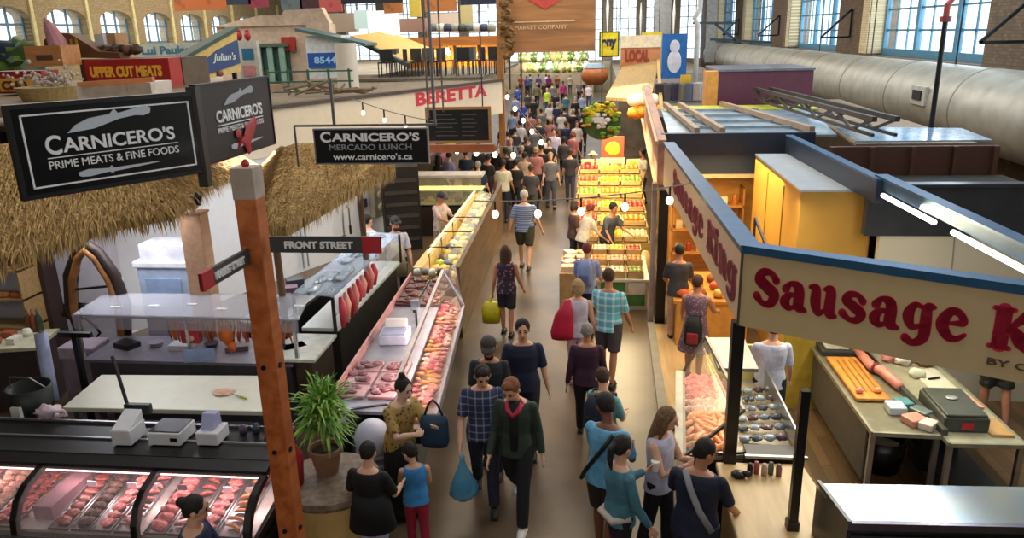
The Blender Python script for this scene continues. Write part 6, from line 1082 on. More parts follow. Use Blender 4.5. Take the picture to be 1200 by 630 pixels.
# tan awning, seating, glowing bar
t = thing('tan_awning', 'sloping tan canvas awning over the upper cafe', 'awning', (0, 0, 0)); P = [at(410, 44, Y=27), at(455, 38, Y=31), at(525, 66, Y=28), at(478, 76, Y=24)]; dn = Vector((0, 0, .06)); b = MB(); b.hexa([P[0], P[3], P[2], P[1], P[0]+dn, P[3]+dn, P[2]+dn, P[1]+dn]); part('canvas', b, mat('#c9a758', .7, amt=.1), t); b = MB(); b.bar(P[0], P[3], .12); part('edge_bar', b, mat('#3d4a4a', .6), t)
b = MB(); b.box((at(425, 90, Y=24).x, 23.5, 3.58), (at(580, 90, Y=24).x-.3, 34, 3.66)); solo('cafe_terrace', b, mat('#6d675c', .8, col2='#544f46'), 'grey upper cafe terrace under the awning', 'terrace')
for k in range(14):
    px = 440+10.5*k; q = at(px, 88-.4*k, Y=23.2+.5*(k % 3)); t = thing('cafe_chair', 'small dark cafe chair on the upper terrace, place %s from the left' % ['one', 'two', 'three', 'four', 'five', 'six', 'seven', 'eight', 'nine', 'ten', 'eleven', 'twelve', 'thirteen', 'fourteen'][k], 'chair', (q.x, q.y+1.2, 3.66), 40*k, 'dark chairs on the upper terrace'); m_ = mat(['#23262a', '#3b3a38', '#55554f'][k % 3], .5); b = MB(); b.box((-.2, -.2, .42), (.2, .2, .46)); part('seat', b, m_, t); b = MB(); b.box((-.2, .17, .46), (.2, .2, .85)); part('backrest', b, m_, t)
    for sx in (-1, 1):
        for sy in (-1, 1): b = MB(); b.box((.18*sx-.015, .18*sy-.015, 0), (.18*sx+.015, .18*sy+.015, .42)); part('leg', b, m_, t)
a, c = at(478, 82, Y=31), at(590, 78, Y=31); t = thing('timber_bar', 'warm timber bar front with three glowing lamps', 'bar', (a.x, 31, 3.4)); w = c.x-a.x; b = MB(); b.box((-.2, .8, 0), (w, 1.0, 1.35)); part('back_wall', b, mat('#d58f35', .6), t); b = MB(); b.box((-1.3, -.1, 1.08), (w, .3, 1.42)); part('upper_fascia', b, mat('#b87434', .6, kind='woodx', scale=2), t)
for k in range(5): b = MB(); x = w*k/4; b.box((x-.05, 0, 0), (x+.05, .1, 1.1)); part('post', b, mat('#7c4a22', .6), t)
for k in range(3):
    q = at([524, 541, 563][k], 62, Y=31.5); l = thing('bar_lamp', ['left', 'middle', 'right'][k]+' glowing lamp in the timber bar', 'lamp', (q.x, 31.5, q.z-.1), group='bar lamps'); b = MB(); b.lathe([(.05, .3), (.1, .2), (.16, .0)]); part('lamp_shade', b, mat('#fff0b0', .5, 0, 'plain', emit=6), l); b = MB(); b.bar((0, 0, .3), (0, 0, .62), .02); part('cord', b, BLACK, l); point('bar_lamp_light', (q.x, 31.3, q.z-.2), 26, (1, .62, .22), .15)
for k, (px0, py0, px1, py1, Y, c, n) in enumerate(((432, 13, 464, 42, 30, '#f4f6f6', 'bright white menu screen above the awning'), (468, 22, 498, 38, 31, '#8d7064', 'mauve brown kiosk panel above the timber bar'), (503, 16, 535, 32, 33, '#c8bcae', 'pale display panel behind the rooftop urns'), (416, 12, 432, 34, 30, '#9fb5b0', 'teal glass screen left of the white menu screen'), (377, 16, 416, 38, 31, '#b3a493', 'beige stall back under the red banners'), (480, 0, 492, 20, 34, '#c9b64a', 'yellow panel high on the left'), (540, 6, 552, 30, 34, '#b0a878', 'olive panel behind the rooftop urns at right'), (570, 10, 583, 24, 34, '#f0f4f6', 'small white screen left of the timber board'))):
    t, w, h = block('kiosk_panel', n, 'panel', px0, py0, px1, py1, Y, mat(c, .6, 0, 'plain', emit=.9 if 'white' in n else 0), .4, hang=1)
for k in range(9): b = MB(); b.lathe([(.16, 0), (.2, .2), (.1, .3)]); solo('rooftop_urn', b, mat(['#5c6a66', '#cfd0c6', '#2f3c5c', '#8a8f88', '#3d4440'][k % 5], .6), ['grey green', 'white', 'navy', 'grey', 'charcoal'][k % 5]+' urn on top of the timber bar, place '+['one', 'two', 'three', 'four', 'five', 'six', 'seven', 'eight', 'nine'][k], 'urn', at(508+8.5*k, 37, Y=31.2), group='urns on the timber bar', smooth=True)
for k, (px0, py0, px1, py1, Y, c, n) in enumerate(((205, -14, 262, 13, 24, '#c06a3a', 'orange and brown hanging banner at the top left'), (262, -14, 292, 6, 26, '#2c2f45', 'dark blue hanging banner at the top'), (292, -14, 312, 9, 26, '#8a2f47', 'crimson hanging banner at the top'), (330, -14, 352, 12, 26, '#5f6e74', 'grey green hanging banner above the pale kiosk'), (352, -14, 372, 10, 26, '#4a2433', 'dark maroon hanging banner above the pale kiosk'), (352, 0, 400, 15, 28, '#bd5a5c', 'long rosy red hanging banner'), (400, -14, 470, 5, 27, '#1f2434', 'long black hanging banner'), (498, -14, 534, 14, 27, '#c9824a', 'orange flower banner above the timber bar'), (540, -14, 583, 6, 27, '#2a3350', 'navy banner left of the timber board'), (450, -14, 470, 16, 28, '#b57a4a', 'framed amber banner above the white screen'))):
    t, w, h = block('hanging_banner', n, 'banner', px0, py0, px1, py1, Y, mat(c, .7, kind='spots', scale=3.5), .06); b = MB(); b.bar((w*.2, .03, h), (w*.2, .03, 9.5-t.location.z), .03); part('cord', b, DSTEEL, t)
# thin hanger rods seen against the bar
for k, px in enumerate((498, 516)): b = MB(); b.tube([(0, 0, 0), (0, 0, 6)], .016, 6); solo('hanging_rod', b, mat('#6b5648', .5), ['thin brown rod crossing the timber bar', 'thin brown rod rising from the lunch sign'][k], 'rod', (at(px, 60, Y=13+k).x, 13+k, 3.55))
# right far signs
t, w, h = block('shop_sign', 'yellow sign with a dark green frame and navy lettering', 'sign', 702, 37, 726, 67, 32, mat('#26492f', .5), .2, hang=1); b = MB(); b.box((.06, -.03, .06), (w-.06, 0, h-.06)); part('yellow_face', b, mat('#e0cf1c', .5), t); text("any", w*.7, h*.4, t, (w*.16, -.03, h*.3), mat('#1c2444', .5, 0, 'plain'), bold=.06)
t, w, h = block('shop_sign', 'timber clad sign with LOCAL in rusty letters', 'sign', 727, 42, 775, 92, 30, mat('#c98858', .6, kind='woodx', scale=2), .3); b = MB(); b.box((0, -.03, h*.72), (w, 0, h)); part('cream_top', b, mat('#efe2c4', .5), t); b = MB(); b.box((w*.52, -.03, 0), (w, 0, h*.35)); part('dark_panel', b, mat('#7a4632', .6), t); text("LOCAL", w*.6, h*.3, t, (w*.12, -.03, h*.38), mat('#8e3024', .5, 0, 'plain'), bold=.05)
t, w, h = block('shop_sign', 'blue sign with a plain white rounded patch', 'sign', 775, 40, 806, 92, 27, mat('#1d6bb8', .5), .2); b = MB(); b.ell((w*.5, -.03, h*.38), (w*.28, .02, h*.26)); b.ell((w*.5, -.03, h*.72), (w*.2, .02, h*.15)); part('white_patch', b, mat('#dfe3f2', .5), t)
t, w, h = block('yellow_flag', 'yellow panel behind the blue sign', 'panel', 752, 38, 776, 48, 33, mat('#dcc62a', .5), .2, hang=1); t, w, h = block('yellow_sign', 'small upright yellow sign below the blue sign', 'sign', 797, 88, 810, 112, 24, mat('#dfb52a', .5), .1)
for k in range(6): q = at(775+8*k, 108, Y=24); b = MB(); b.box((-.2, -.2, 0), (.2, .2, .5)); solo('rooftop_crate', b, mat(['#2d2a30', '#55505a', '#3a3348', '#7a7468', '#5e6a80', '#b0a8a0'][k], .6), ['black', 'grey', 'violet', 'taupe', 'slate blue', 'pale'][k]+' crate on the roofs below the blue sign', 'crate', (q.x, 24, 2.85), 13*k, group='crates below the blue sign', bevel=.02)
# hanging lamps / decorations in the far bright hall
for k in range(7): q = at(712+13*k, 10+((k*7) % 12), Y=44+((k*5) % 9)); t = thing('hanging_streamer', 'pale hanging streamer in the bright far end, '+['first', 'second', 'third', 'fourth', 'fifth', 'sixth', 'last'][k]+' from the left', 'streamer', (q.x, q.y, q.z), 0, 'streamers in the far hall'); b = MB(); b.tube([(0, 0, -1.2), (0, 0, 0), (0, 0, .8)], [.02, .08, .02], 8); part('cone', b, mat(['#f4f6f6', '#c9d6da', '#f6f8f6', '#dde4e6'][k % 4], .5, 0, 'plain'), t); b = MB(); b.bar((0, 0, .8), (0, 0, 9.5-q.z), .03); part('cord', b, DSTEEL, t)
# scaffold brackets on right far
t = thing('pipe_frame', 'dark pipe frame crossing the far right windows', 'frame', (0, 0, 0)); b = MB(); a, c, d = at(812, 27, Y=34), at(862, 27, Y=34), at(862, 47, Y=34); b.bar(a, c, .1); b.bar(at(838, 28, Y=34), d, .1); b.bar(at(832, 46, Y=34), at(905, 50, Y=34), .1); part('pipes', b, mat('#2d4550', .5), t)
for k, px in enumerate((772, 779, 832)): b = MB(); b.box((-.3, -.2, 0), (.3, .2, 6.8)); solo('hall_column', b, mat('#a5a7a8', .6), ['left pale column', 'middle pale column', 'right pale column'][k]+' in the far hall', 'column', (at(px, 60, Y=48+3*k).x, 48+3*k, 2.72))
# flowers over the crowd
for k in range(22):
    px, py = 612+7.2*(k % 11)+3*(k//11), 70+12*(k//11)+5*((k*3) % 3); Y = 67 if k >= 11 else 69.2; q = at(px, py, Y=Y); q.z = 1.98 if k >= 11 else 2.78; b = MB(); b.ell((0, 0, 0), (.36, .4, .42), jit=.9, nu=14, nv=9); solo('flower_display', b, mat(['#a9b04a', '#d9d3a0', '#5d7a3a', '#e3e0d0', '#7f9a4c', '#c9b27a'][k % 6], .8, kind='spots', col2=['#e9e6c9', '#e0dca0', '#c9c98a', '#f0efe0', '#efe9cf', '#dcd9a8'][k % 6], scale=3), ['lime', 'cream', 'deep green', 'white', 'leafy', 'straw'][k % 6]+' flower clump beyond the crowd, '+('upper' if k < 11 else 'lower')+' row, place '+['one', 'two', 'three', 'four', 'five', 'six', 'seven', 'eight', 'nine', 'ten', 'eleven'][k % 11], 'flowers', q, group='flower displays beyond the crowd', smooth=True)
b = MB(); b.box((-12, 66, 0), (-.5, 67.9, 1.6)); solo('flower_bench', b, mat('#a08f74', .8, kind='noise', col2='#6f6a5a', scale=1.5), 'low tan bench carrying the lower row of flowers', 'bench')
b = MB(); b.box((-12, 68, 0), (8, 72, 2.4)); solo('far_stalls', b, mat('#a08f74', .8, kind='noise', col2='#6f6a5a', scale=1.5), 'row of tan market stalls closing the far end of the hall', 'stall')
b = MB(); b.box((.8, 34, 0), (6, 60, 2.7)); solo('far_stalls', b, mat('#8c7e6c', .8, kind='noise', col2='#5f5a50', scale=1.5), 'row of grey brown stalls on the far right of the aisle', 'stall')
b = MB(); b.box((-24, 36, 0), (-9.5, 60, 3.2)); solo('far_stalls', b, mat('#a39a88', .8, kind='noise', col2='#7b7464', scale=1), 'block of stalls behind the glowing bar', 'stall')
b = MB(); b.box((-24.5, 22, 0), (-12.5, 34, 3.3)); solo('far_stalls', b, mat('#958a78', .8, kind='noise', col2='#736a5b', scale=1), 'block of stalls below the arched windows', 'stall')
b = MB(); b.box((-23, 12.5, 0), (-9.8, 20, 3.2)); solo('far_stalls', b, mat('#7e7464', .8, kind='noise', col2='#5f574b', scale=1), 'block of stalls behind the butcher signs', 'stall')
for k in range(9):
    t = thing('flower_stall', 'glass fronted stall on the left beyond the wall, '+['nearest', 'second', 'third', 'fourth', 'fifth', 'sixth', 'seventh', 'eighth', 'farthest'][k], 'stall', (-4.6-.25*k, 24+2.2*k, 0), 90, 'stalls left of the crowd'); b = MB(); b.box((0, 0, 0), (2, 1.2, 1.0)); part('counter', b, mat(['#8d7a5e', '#5f6f8c', '#a99a86'][k % 3], .6), t); b = MB(); b.box((0, 1.0, 1.0), (2, 1.2, 2.4)); part('back_panel', b, mat(['#b9b4c4', '#8e93b5', '#d3cdbf'][k % 3], .6), t)
    b = MB()
    for j in range(10): b.ell((.15+.19*j, .5, 1.12), (.12, .16, .14), jit=.6, nu=8, nv=6)
    part('goods', b, mat(['#b56a86', '#d7d04c', '#7b5ab0', '#dd8f4a'][k % 4], .6, kind='spots', scale=6), t, smooth=True, kind='stuff')
area('flower_light', (-4, 64, 6), (8, 2), 900, (1, .97, .9), (40, 0, 0))
# string lights
BU = mat('#fff3cc', .4, 0, 'plain', emit=7)
def string(label, P, Q, n, sag, r=.045, w=.008):
    t = thing('string_lights', label, 'string lights', (0, 0, 0)); f = lambda u: P.lerp(Q, u)+Vector((0, 0, -sag*4*u*(1-u))); b = MB(); b.tube([f(k/16) for k in range(17)], w, 6); part('wire', b, mat('#8f8a84', .5), t)
    for k in range(n): c = f((k+.5)/n); b = MB(); b.ell(c+Vector((0, 0, -.17)), (r, r, r*1.2)); part('bulb', b, BU, t, smooth=True); b = MB(); b.tube([c, c+Vector((0, 0, -.13))], .014, 6); part('socket', b, BLACK, t)
string('string of bulbs crossing the aisle above the striped shirt man', at(555, 235, Y=9.5), at(812, 214, Y=9.5), 5, .08)
string('slack string of dark bulbs across the white wall below the red lettering', at(412, 115, Y=12.5), at(512, 142, Y=12.5), 4, .05, .03)
string('string of bulbs above the rear kitchen', at(500, 160, Y=14.5), at(612, 172, Y=15.5), 5, .05, .05)
string('string of bulbs over the left crowd', at(590, 100, Y=24), at(640, 165, Y=20), 5, .1, .06)
# ================================================================ PEOPLE
def stand(): return ((4, 4), (-3, 3))
# the pair walking in front
p, hnd, fn = person('man in navy and white plaid shirt walking and carrying a blue plastic bag', (563, 415), 1.76, 8, top='#26304f', top2='#8e97b0', pat='plaid', psc=13, pamt=.2, sleeve='short', bottom='#22273a', hair='dark', style='quiff', skin='fair', leg=((14, 4), (-14, 18)), arm=((4, 10, 14, 0), (12, 12, 24, 10)), hd=(10, 24))
h = hnd[1]+Vector((.03, -.03, -.5)); t = thing('plastic_bag', 'translucent blue plastic shopping bag in the plaid shirt man\'s hand', 'bag', h, 15); b = MB(); b.loft([((0, 0, 0), .1, .07), ((0, 0, .05), .15, .1), ((.01, 0, .14), .15, .1), ((0, .0, .26), .1, .065), ((0, 0, .36), .05, .035), ((0, 0, .44), .025, .02), ((0, 0, .5), .03, .015)], 22)
for v in b.v: v += v.normalized()*.02*noise.noise(v*14)
part('body', b, mat('#4f9fc9', .2, 0, 'plain', alpha=.72), t, smooth=True); b = MB(); b.ell((0, 0, .12), (.09, .06, .08), jit=.3); part('contents', b, mat('#3c6f8c', .6), t, smooth=True)
p, hnd, fn = person('man in open dark green jacket and black trousers looking down while walking', (603, 427), 1.78, -6, top='#2b3a2e', sleeve='long', bottom='#15161a', hair='ginger', style='quiff', skin='fair', leg=((18, 6), (-16, 30)), arm=((-8, 10, 16, 0), (10, 10, 22, 5)), hd=(-14, 28), open_jacket='#111318', shoe='#d8d5d0')
b = MB(); b.tube([fn(.07, -.06, .47), fn(.05, -.115, .42), fn(0, -.13, .37), fn(-.05, -.115, .42), fn(-.07, -.06, .47), fn(0, .06, .5), fn(.07, -.06, .47)], .03, 8); solo('neckerchief', b, mat('#c2304e', .7), 'crimson neckerchief around the green jacket man\'s neck', 'scarf', smooth=True)
person('man in navy polo shirt walking behind the green jacket man', (612, 367), 1.8, 6, top='#151d3c', bottom='#1d2030', hair='dark', skin='fair', wd=1.05, leg=((10, 4), (-12, 16)), arm=((-4, 12, 10, 0), (8, 12, 16, 0)), hd=(0, 8))
person('bearded man in dark cap and charcoal tee behind the plaid shirt man', (572, 386), 1.78, 0, top='#26292e', bottom='#1d1f26', hair='dark', style='beard', skin='tan', hat=('cap', '#3a322c'), leg=((8, 4), (-8, 12)), hd=(6, 16))
# woman at the aisle case
p, hnd, fn = person('woman in mustard top and long black skirt leaning on the meat case', (462, 433), 1.68, 50, top='#a98a4c', pat='spots', top2='#5f4c2c', psc=22, bottom='#14151c', legs='skirt', hair='dark', style='topbun', skin='pale', leg=((4, 2), (-2, 2)), lean=10, arm=((48, 4, 62, 20), (40, 8, 72, 15)), hd=(10, 10))
q = at(508, 486, Y=6.75); handbag('shoulder_bag', 'dark teal shoulder bag hanging from the arm of the woman in mustard', (q.x, q.y, q.z+.16), (.3, .14, .34), '#173a55', 'bag', col2='#0d1c2c')
# girl and child
p, hnd, fn = person('girl in black tee seen from behind next to the small child', (428, 514), 1.52, 172, top='#101114', bottom='#b9b7d8', legs='long', hair='dark', style='short', skin='fair', leg=((4, 3), (-3, 3)), arm=((14, 18, 50, 20), (20, 14, 60, 10)), hd=(0, 10), wd=1.03)
b = MB(); b.loft([((0, 0, 0), .22, .16), ((0, 0, .2), .19, .14), ((0, 0, .36), .16, .12)], 20); q = fn(0, 0, -.2); solo('black_skirt', b, mat('#0e0f12', .8), 'short black skirt worn by the girl in the black tee', 'skirt', q, smooth=True)
person('small child in sky blue tank top and crimson trousers', (483, 518), 1.22, 200, top='#3f93d8', sleeve='none', bottom='#a5213f', hair='dark', style='short', skin='fair', hs=1.2, leg=((4, 3), (-3, 3)), arm=((24, 8, 50, 30), (18, 10, 60, 20)), hd=(40, 18))
# woman bottom left
person('woman in navy top with tied back hair at the butcher counter', (212, 575), 1.66, 100, top='#16264f', bottom='#2a2c33', hair='dark', style='bun', skin='fair', lean=6, arm=((20, 8, 40, 0), (15, 8, 30, 0)), hd=(10, 6))
# middle aisle
p, hnd, fn = person('blond woman in white top and pink patterned trousers carrying a red bag', (677, 323), 1.66, 176, top='#d9d4e8', sleeve='none', bottom='#d9b3c6', bpat='spots', bot2='#a86a96', hair='blond', style='bob', skin='fair', leg=((6, 4), (-8, 6)), arm=((6, 14, 30, 0), (0, 12, 30, 0)), shoe='#b98a86')
q = fn(.24, .0, .3); b = MB(); b.loft([((0, 0, 0), .15, .08), ((0, 0, .1), .165, .09), ((.03, 0, .35), .13, .07), ((.08, 0, .58), .04, .03)], 18); solo('red_bag', b, mat('#c4163f', .6, amt=.15), 'big crimson sling bag on the back of the blond woman', 'bag', (fn(.12, 0, 0).x-.1, fn(0, .16, 0).y, fn(0, 0, -.1).z), smooth=True)
p, hnd, fn = person('man in turquoise plaid shirt and grey shorts at the fruit bins', (714, 311), 1.79, 165, top='#5fb6cf', top2='#d8eef2', pat='plaid', psc=9, pamt=.3, bottom='#4a464c', legs='shorts', hair='brown', skin='tan', leg=((6, 3), (-8, 6)), arm=((30, 10, 60, 10), (10, 12, 20, 0)), hd=(20, 14), wd=1.08)
p, hnd, fn = person('person in pale blue tee with backpack straps behind the plaid shirt man', (688, 281), 1.66, 170, top='#8fa0d0', bottom='#262a38', hair='red', style='short', skin='fair', leg=((4, 3), (-5, 3)), arm=((20, 10, 40, 10), (20, 10, 40, 10))); backpack('light blue backpack on the person behind the plaid shirt man', fn, '#7f92c8', '#5a6ba0', .13)
person('grey haired man in dark maroon long sleeved shirt walking away', (688, 374), 1.58, 178, top='#3b1a33', sleeve='long', bottom='#241b22', hair='grey', style='short', skin='tan', leg=((10, 4), (-10, 12)), arm=((-6, 10, 10, 0), (10, 10, 14, 0)), wd=1.05)
p, hnd, fn = person('brown haired youth in teal tee with a dark sling bag', (708, 428), 1.56, 150, top='#6fa9ad', bottom='#2a2a34', hair='brown', skin='fair', arm=((20, 8, 60, 20), (20, 8, 60, 20)), hd=(40, 20)); backpack('dark navy sling pack on the back of the youth in teal', fn, '#1c2438', '#131824', .12)
p, hnd, fn = person('man in sky blue polo shirt and dark cap standing at the right', (711, 459), 1.76, 150, top='#6cb2dc', bottom='#2b2a26', legs='shorts', hair='dark', skin='brown', hat=('cap', '#16181f'), lean=4, leg=((6, 4), (-6, 6)), arm=((24, 8, 60, 30), (20, 8, 66, 30)), hd=(50, 16), wd=1.06)
b = MB(); b.tube([fn(-.12, .12, .46), fn(-.02, .15, .28), fn(.12, .16, .06), fn(.2, .1, -.08)], (.022), 8); solo('bag_strap', b, BLACK, 'black bag strap across the back of the sky blue polo', 'strap', smooth=True)
p, hnd, fn = person('woman in teal denim jacket with dark ponytail holding a paper cup', (728, 505), 1.64, 120, top='#4a7f92', sleeve='long', bottom='#17181d', legs='shorts', hair='dark', style='pony', skin='fair', arm=((30, 4, 80, 10), (10, 12, 20, 0)), hd=(10, 5), wd=.95)
h = hnd[0]; b = MB(); b.lathe([(.03, -.05), (.04, .05)], seg=14); solo('paper_cup', b, WHITE, 'white paper cup held by the woman in the teal jacket', 'cup', (h.x, h.y, h.z))
q = fn(0, .12, 0); b = MB(); b.tube([fn(.17, -.02, .0), fn(.1, .14, -.02), fn(-.1, .14, -.02), fn(-.17, -.02, .0)], [.03, .035, .035, .03], 10); solo('tied_shirt', b, mat('#cfc7bb', .8), 'pale shirt tied around the waist of the woman in teal', 'clothing', smooth=True)
p, hnd, fn = person('long haired blond woman in a white tank top holding a phone', (776, 469), 1.68, 60, top='#c9cbe6', sleeve='none', bottom='#1b1c28', hair='lightbrown', style='long', skin='fair', arm=((30, 4, 80, 20), (26, 8, 90, 30)), hd=(10, 16), wd=.95)
h = hnd[1]; b = MB(); b.box((-.035, -.01, -.05), (.035, .01, .08)); solo('phone', b, MBLACK, 'black phone in the hand of the long haired blond woman', 'phone', h+Vector((0, -.02, .03)), 40, bevel=.005)
p, hnd, fn = person('man in navy polo with a grey camera strap across his back', (820, 511), 1.72, 160, top='#141d38', bottom='#1c2233', hair='dark', style='short', skin='tan', wd=1.15, lean=6, arm=((30, 12, 100, 40), (16, 16, 30, 0)), hd=(-50, 10))
b = MB(); b.tube([fn(.1, .08, .5), fn(.03, .165, .38), fn(-.06, .175, .2), fn(-.17, .14, .02)], [(.028, .012)]*4, 8); solo('camera_strap', b, mat('#8e8d92', .7), 'grey strap across the navy polo man\'s back', 'strap', smooth=True)
q = fn(-.3, -.05, -.1); t = thing('camera', 'black camera hanging at the navy polo man\'s right hip', 'camera', (q.x+.5, q.y-.1, q.z)); b = MB(); b.box((-.07, -.035, -.05), (.07, .035, .05)); part('body', b, MBLACK, t, bevel=.01); b = MB(); b.tube([(0, -.03, 0), (0, -.1, 0)], .04, 14); part('lens', b, BLACK, t)
# women by the sausage stall
p, hnd, fn = person('woman in mottled purple dress with a black backpack at the sausage stall', (818, 318), 1.66, 165, top='#6f5468', top2='#a08a98', pat='spots', psc=26, sleeve='none', bottom='#6f5468', legs='dress', hair='brown', style='short', skin='tan', arm=((20, 10, 30, 0), (30, 20, 40, 0)), leg=((4, 2), (-4, 4)))
backpack('small black backpack with a red tag hanging on the woman in the purple dress', lambda x, y, z: fn(x*.8, y, z-.32), '#17181b', '#a82c3c', .13)
person('man in dark grey tee facing the goods behind the fascia', (797, 282), 1.7, 180, top='#3c3d45', bottom='#c9a58a', hair='dark', skin='tan', lod=2, arm=((20, 10, 50, 10), (20, 10, 50, 10)))
person('stall worker in white tee and black shorts under the cream fascia', (908, 368), 1.72, 180, top='#c7cbe0', bottom='#14151a', legs='shorts', hair='dark', skin='fair', wd=1.05, arm=((16, 10, 30, 0), (10, 12, 20, 0)))
person('person in dark patterned shorts at the right edge beyond the prep tables', None, 1.8, 190, loc=(4.95, 9.3, 0), top='#1f2024', bottom='#2b2d2a', bpat='spots', bot2='#4c4d48', legs='shorts', hair='dark', skin='tan', lod=2)
# stall staff on the left
person('bearded butcher in white shirt and pale apron beside the kitchen', (461, 250), 1.8, 20, top='#d7d5e6', bottom='#17181d', hair='dark', style='beard', skin='tan', apron='#d6c9a8', arm=((10, 12, 30, 10), (26, 20, 95, 0)), hat=('cap', '#2a2724'), hd=(20, 6), wd=1.05)
person('dark haired worker in white tee reaching to the wall faucet', (430, 248), 1.72, 150, top='#d9dcf0', bottom='#2a2c33', hair='dark', style='short', skin='fair', arm=((50, 30, 20, 0), (30, 10, 40, 0)), lod=2)
person('worker in pale pink shirt behind the wood fronted counter', (514, 221), 1.72, 60, top='#d9bdb5', bottom='#a8957a', hair='dark', style='short', skin='tan', hat=('cap', '#2b2a33'), arm=((40, 6, 40, 10), (40, 6, 40, 10)), lod=2, hd=(0, 20), apron='#c9b28f')
_, hnd, _ = person('woman in black floral top carrying a yellow bag beside the meat case', (592, 284), 1.62, 175, top='#2a2436', top2='#8e5a6a', pat='spots', psc=16, sleeve='none', bottom='#231f2c', legs='shorts', hair='brown', style='long', skin='tan', leg=((6, 4), (-6, 6)), arm=((0, 10, 10, 0), (6, 12, 30, 0)), lod=2)
b = MB(); b.loft([((0, 0, 0), .15, .09), ((0, 0, .25), .17, .1), ((0, 0, .36), .1, .06)], 16, 3); q = hnd[0]; q2 = hnd[1]; q = q if q.x < q2.x else q2; b.tube([(0, 0, .3), (0, 0, .46)], .02, 8); solo('yellow_bag', b, mat('#d6cf2a', .5), 'bright yellow bag hanging from the hand of the woman in the floral top', 'bag', (q.x-.03, q.y-.02, q.z-.46), smooth=True)
person('white haired man in blue striped shirt and dark shorts walking away', (614, 219), 1.8, 176, top='#5a6f9c', top2='#a9b6d0', pat='hstripe', psc=22, pamt=.3, bottom='#3b3d2c', legs='shorts', hair='white', style='short', skin='fair', wd=1.15, leg=((10, 4), (-12, 14)), arm=((-4, 16, 14, 0), (6, 16, 16, 0)), lod=2)
# middle distance
MID = [
 ('man in white shirt and navy trousers at the left stalls', 589, 184, 1.75, 178, '#c9c5b4', '#1b1d33', 'dark', 'tan', 'short'),
 ('woman in pale top with dark hair left of the woman in black', 614, 176, 1.66, 170, '#b9a390', '#1f1c24', 'dark', 'tan', 'short'),
 ('person all in black walking in the centre of the aisle', 634, 166, 1.76, 175, '#141216', '#141216', 'dark', 'tan', 'short'),
 ('man in pale lilac tee and grey trousers facing the camera', 649, 148, 1.8, 5, '#c9bfe0', '#6f6a62', 'brown', 'fair', 'short'),
 ('woman in white blouse reaching over the fruit bins', 683, 236, 1.64, 120, '#d6cfc6', '#2c1f2e', 'red', 'fair', 'short'),
 ('woman with bare arms behind the white blouse woman', 672, 232, 1.62, 110, '#5a3f3c', '#2f2a2e', 'brown', 'fair', 'bob'),
 ('man in grey tee bending over the produce', 712, 232, 1.66, 40, '#4f5a6c', '#3c4048', 'dark', 'tan', 'short'),
 ('person in red tee with a white hat by the fruit crates', 694, 176, 1.62, 30, '#c5302c', '#4a3836', 'brown', 'fair', 'short'),
 ('person in rosy knitted top close to the round wreath sign', 671, 152, 1.66, 150, '#a9606a', '#3c3640', 'red', 'fair', 'bob'),
 ('fruit seller in white tee under the rosy fascia', 754, 172, 1.7, -60, '#d9d2c4', '#4a4030', 'dark', 'tan', 'short'),
 ('woman in lilac tee at the rear kitchen window', 525, 176, 1.64, 150, '#a89cd0', '#2c2838', 'dark', 'fair', 'short'),
 ('person in black at the kitchen window left of the lilac tee', 513, 180, 1.66, 160, '#1b191e', '#1b191e', 'dark', 'tan', 'long'),
 ('person in dark blue near the kitchen doorway', 545, 172, 1.74, 170, '#1f2c44', '#191b24', 'dark', 'tan', 'short'),
 ('person in black tee holding a red cup left of the white shirt man', 571, 178, 1.72, 150, '#241c1e', '#2a2024', 'dark', 'tan', 'short'),
 ('stall keeper in dark apron at the far end of the wood counter', 560, 166, 1.7, 20, '#2c2a30', '#1c1b20', 'brown', 'fair', 'short')]
for k, (lb, px, py, h, yw, tc_, bc, hr, sk, st) in enumerate(MID):
    person(lb, (px, py), h, yw, top=tc_, bottom=bc, hair=hr, style=st, skin=sk, lod=3, leg=((8, 4), (-8, 8)), lean=20 if 'bending' in lb or 'reaching' in lb else 3, arm=((30, 10, 40, 0), (20, 10, 30, 0)) if 'reach' in lb or 'bend' in lb else ((6, 10, 16, 0), (2, 10, 30, 0)), hat=('sun', '#e3d6b4') if 'white hat' in lb else None)
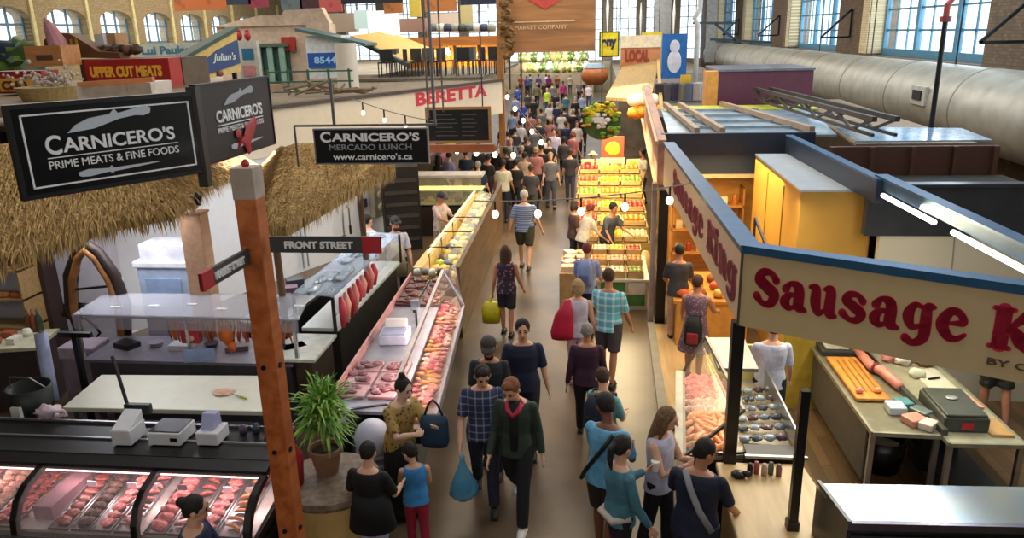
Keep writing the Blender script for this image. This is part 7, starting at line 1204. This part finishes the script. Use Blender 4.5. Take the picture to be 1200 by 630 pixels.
# distant crowd: each shopper on his own
CN = {'blue': '#2c4fae', 'pale blue': '#8fa6cf', 'lime': '#b4d13c', 'magenta': '#9c2467', 'black': '#17161b', 'grey': '#6d6c74', 'charcoal': '#3a3a42', 'white': '#d3d0d6', 'rose': '#b97a78', 'navy': '#1f2a4d', 'violet': '#6a55a0', 'cream': '#cfc3a6', 'rust': '#9c5234', 'olive': '#5f6340', 'teal': '#3d7482'}
FARC = [('blue', 612, 117), ('pale blue', 600, 128), ('lime', 641, 102), ('magenta', 660, 94), ('black', 672, 126), ('grey', 634, 126), ('pale blue', 682, 108), ('rose', 645, 136), ('charcoal', 661, 124), ('black', 625, 112), ('charcoal', 603, 148), ('black', 616, 158), ('grey', 598, 160), ('white', 609, 139), ('navy', 653, 118), ('violet', 617, 88), ('blue', 606, 100), ('rust', 653, 84), ('white', 690, 96), ('olive', 629, 96), ('pale blue', 640, 86), ('black', 651, 106), ('cream', 668, 82), ('violet', 631, 80), ('grey', 679, 92), ('rose', 622, 130), ('teal', 663, 108), ('white', 644, 118), ('black', 683, 132), ('charcoal', 590, 142), ('grey', 626, 146), ('navy', 663, 140), ('cream', 684, 84), ('rust', 610, 80), ('black', 600, 172), ('charcoal', 661, 158), ('white', 676, 140), ('black', 580, 166), ('teal', 621, 74), ('magenta', 643, 75)]
FARC += [('black', 604, 184), ('charcoal', 622, 190), ('grey', 645, 176), ('black', 592, 170), ('navy', 560, 186), ('white', 636, 156), ('charcoal', 668, 172), ('rose', 628, 170), ('black', 643, 160), ('grey', 611, 168), ('violet', 594, 152), ('black', 655, 150), ('charcoal', 632, 138), ('pale blue', 604, 110), ('black', 674, 112), ('white', 658, 128), ('charcoal', 618, 106), ('black', 638, 94), ('grey', 647, 96)]
FARC = [(c, px, max(py, 86)) for c, px, py in FARC]
used = {}
for k, (c, px, py) in enumerate(FARC):
    side = 'left side' if px < 620 else ('right side' if px > 660 else 'middle'); dist = 'nearest part' if py > 135 else ('middle depth' if py > 105 else ('far part' if py > 88 else 'farthest part')); key = (c, side, dist); used[key] = used.get(key, 0)+1
    lb = 'shopper in %s top, %s of the crowd, %s' % (c, side, dist)+('' if used[key] == 1 else ', '+['', '', 'second', 'third', 'fourth', 'fifth', 'sixth'][used[key]]+' from the front')
    person(lb, (px, py), 1.62+.03*(k % 5), 180 if k % 3 else 10, top=CN[c], bottom=['#22252f', '#3c3a3a', '#4c5266', '#17171c'][k % 4], hair=['dark', 'brown', 'blond', 'dark', 'grey'][k % 5], skin=['fair', 'tan', 'fair', 'brown'][k % 4], lod=3, legs='shorts' if k % 4 == 1 else 'long', arm=((4, 10, 16, 0), (4, 10, 30, 0)), leg=((10, 4), (-8, 8)))
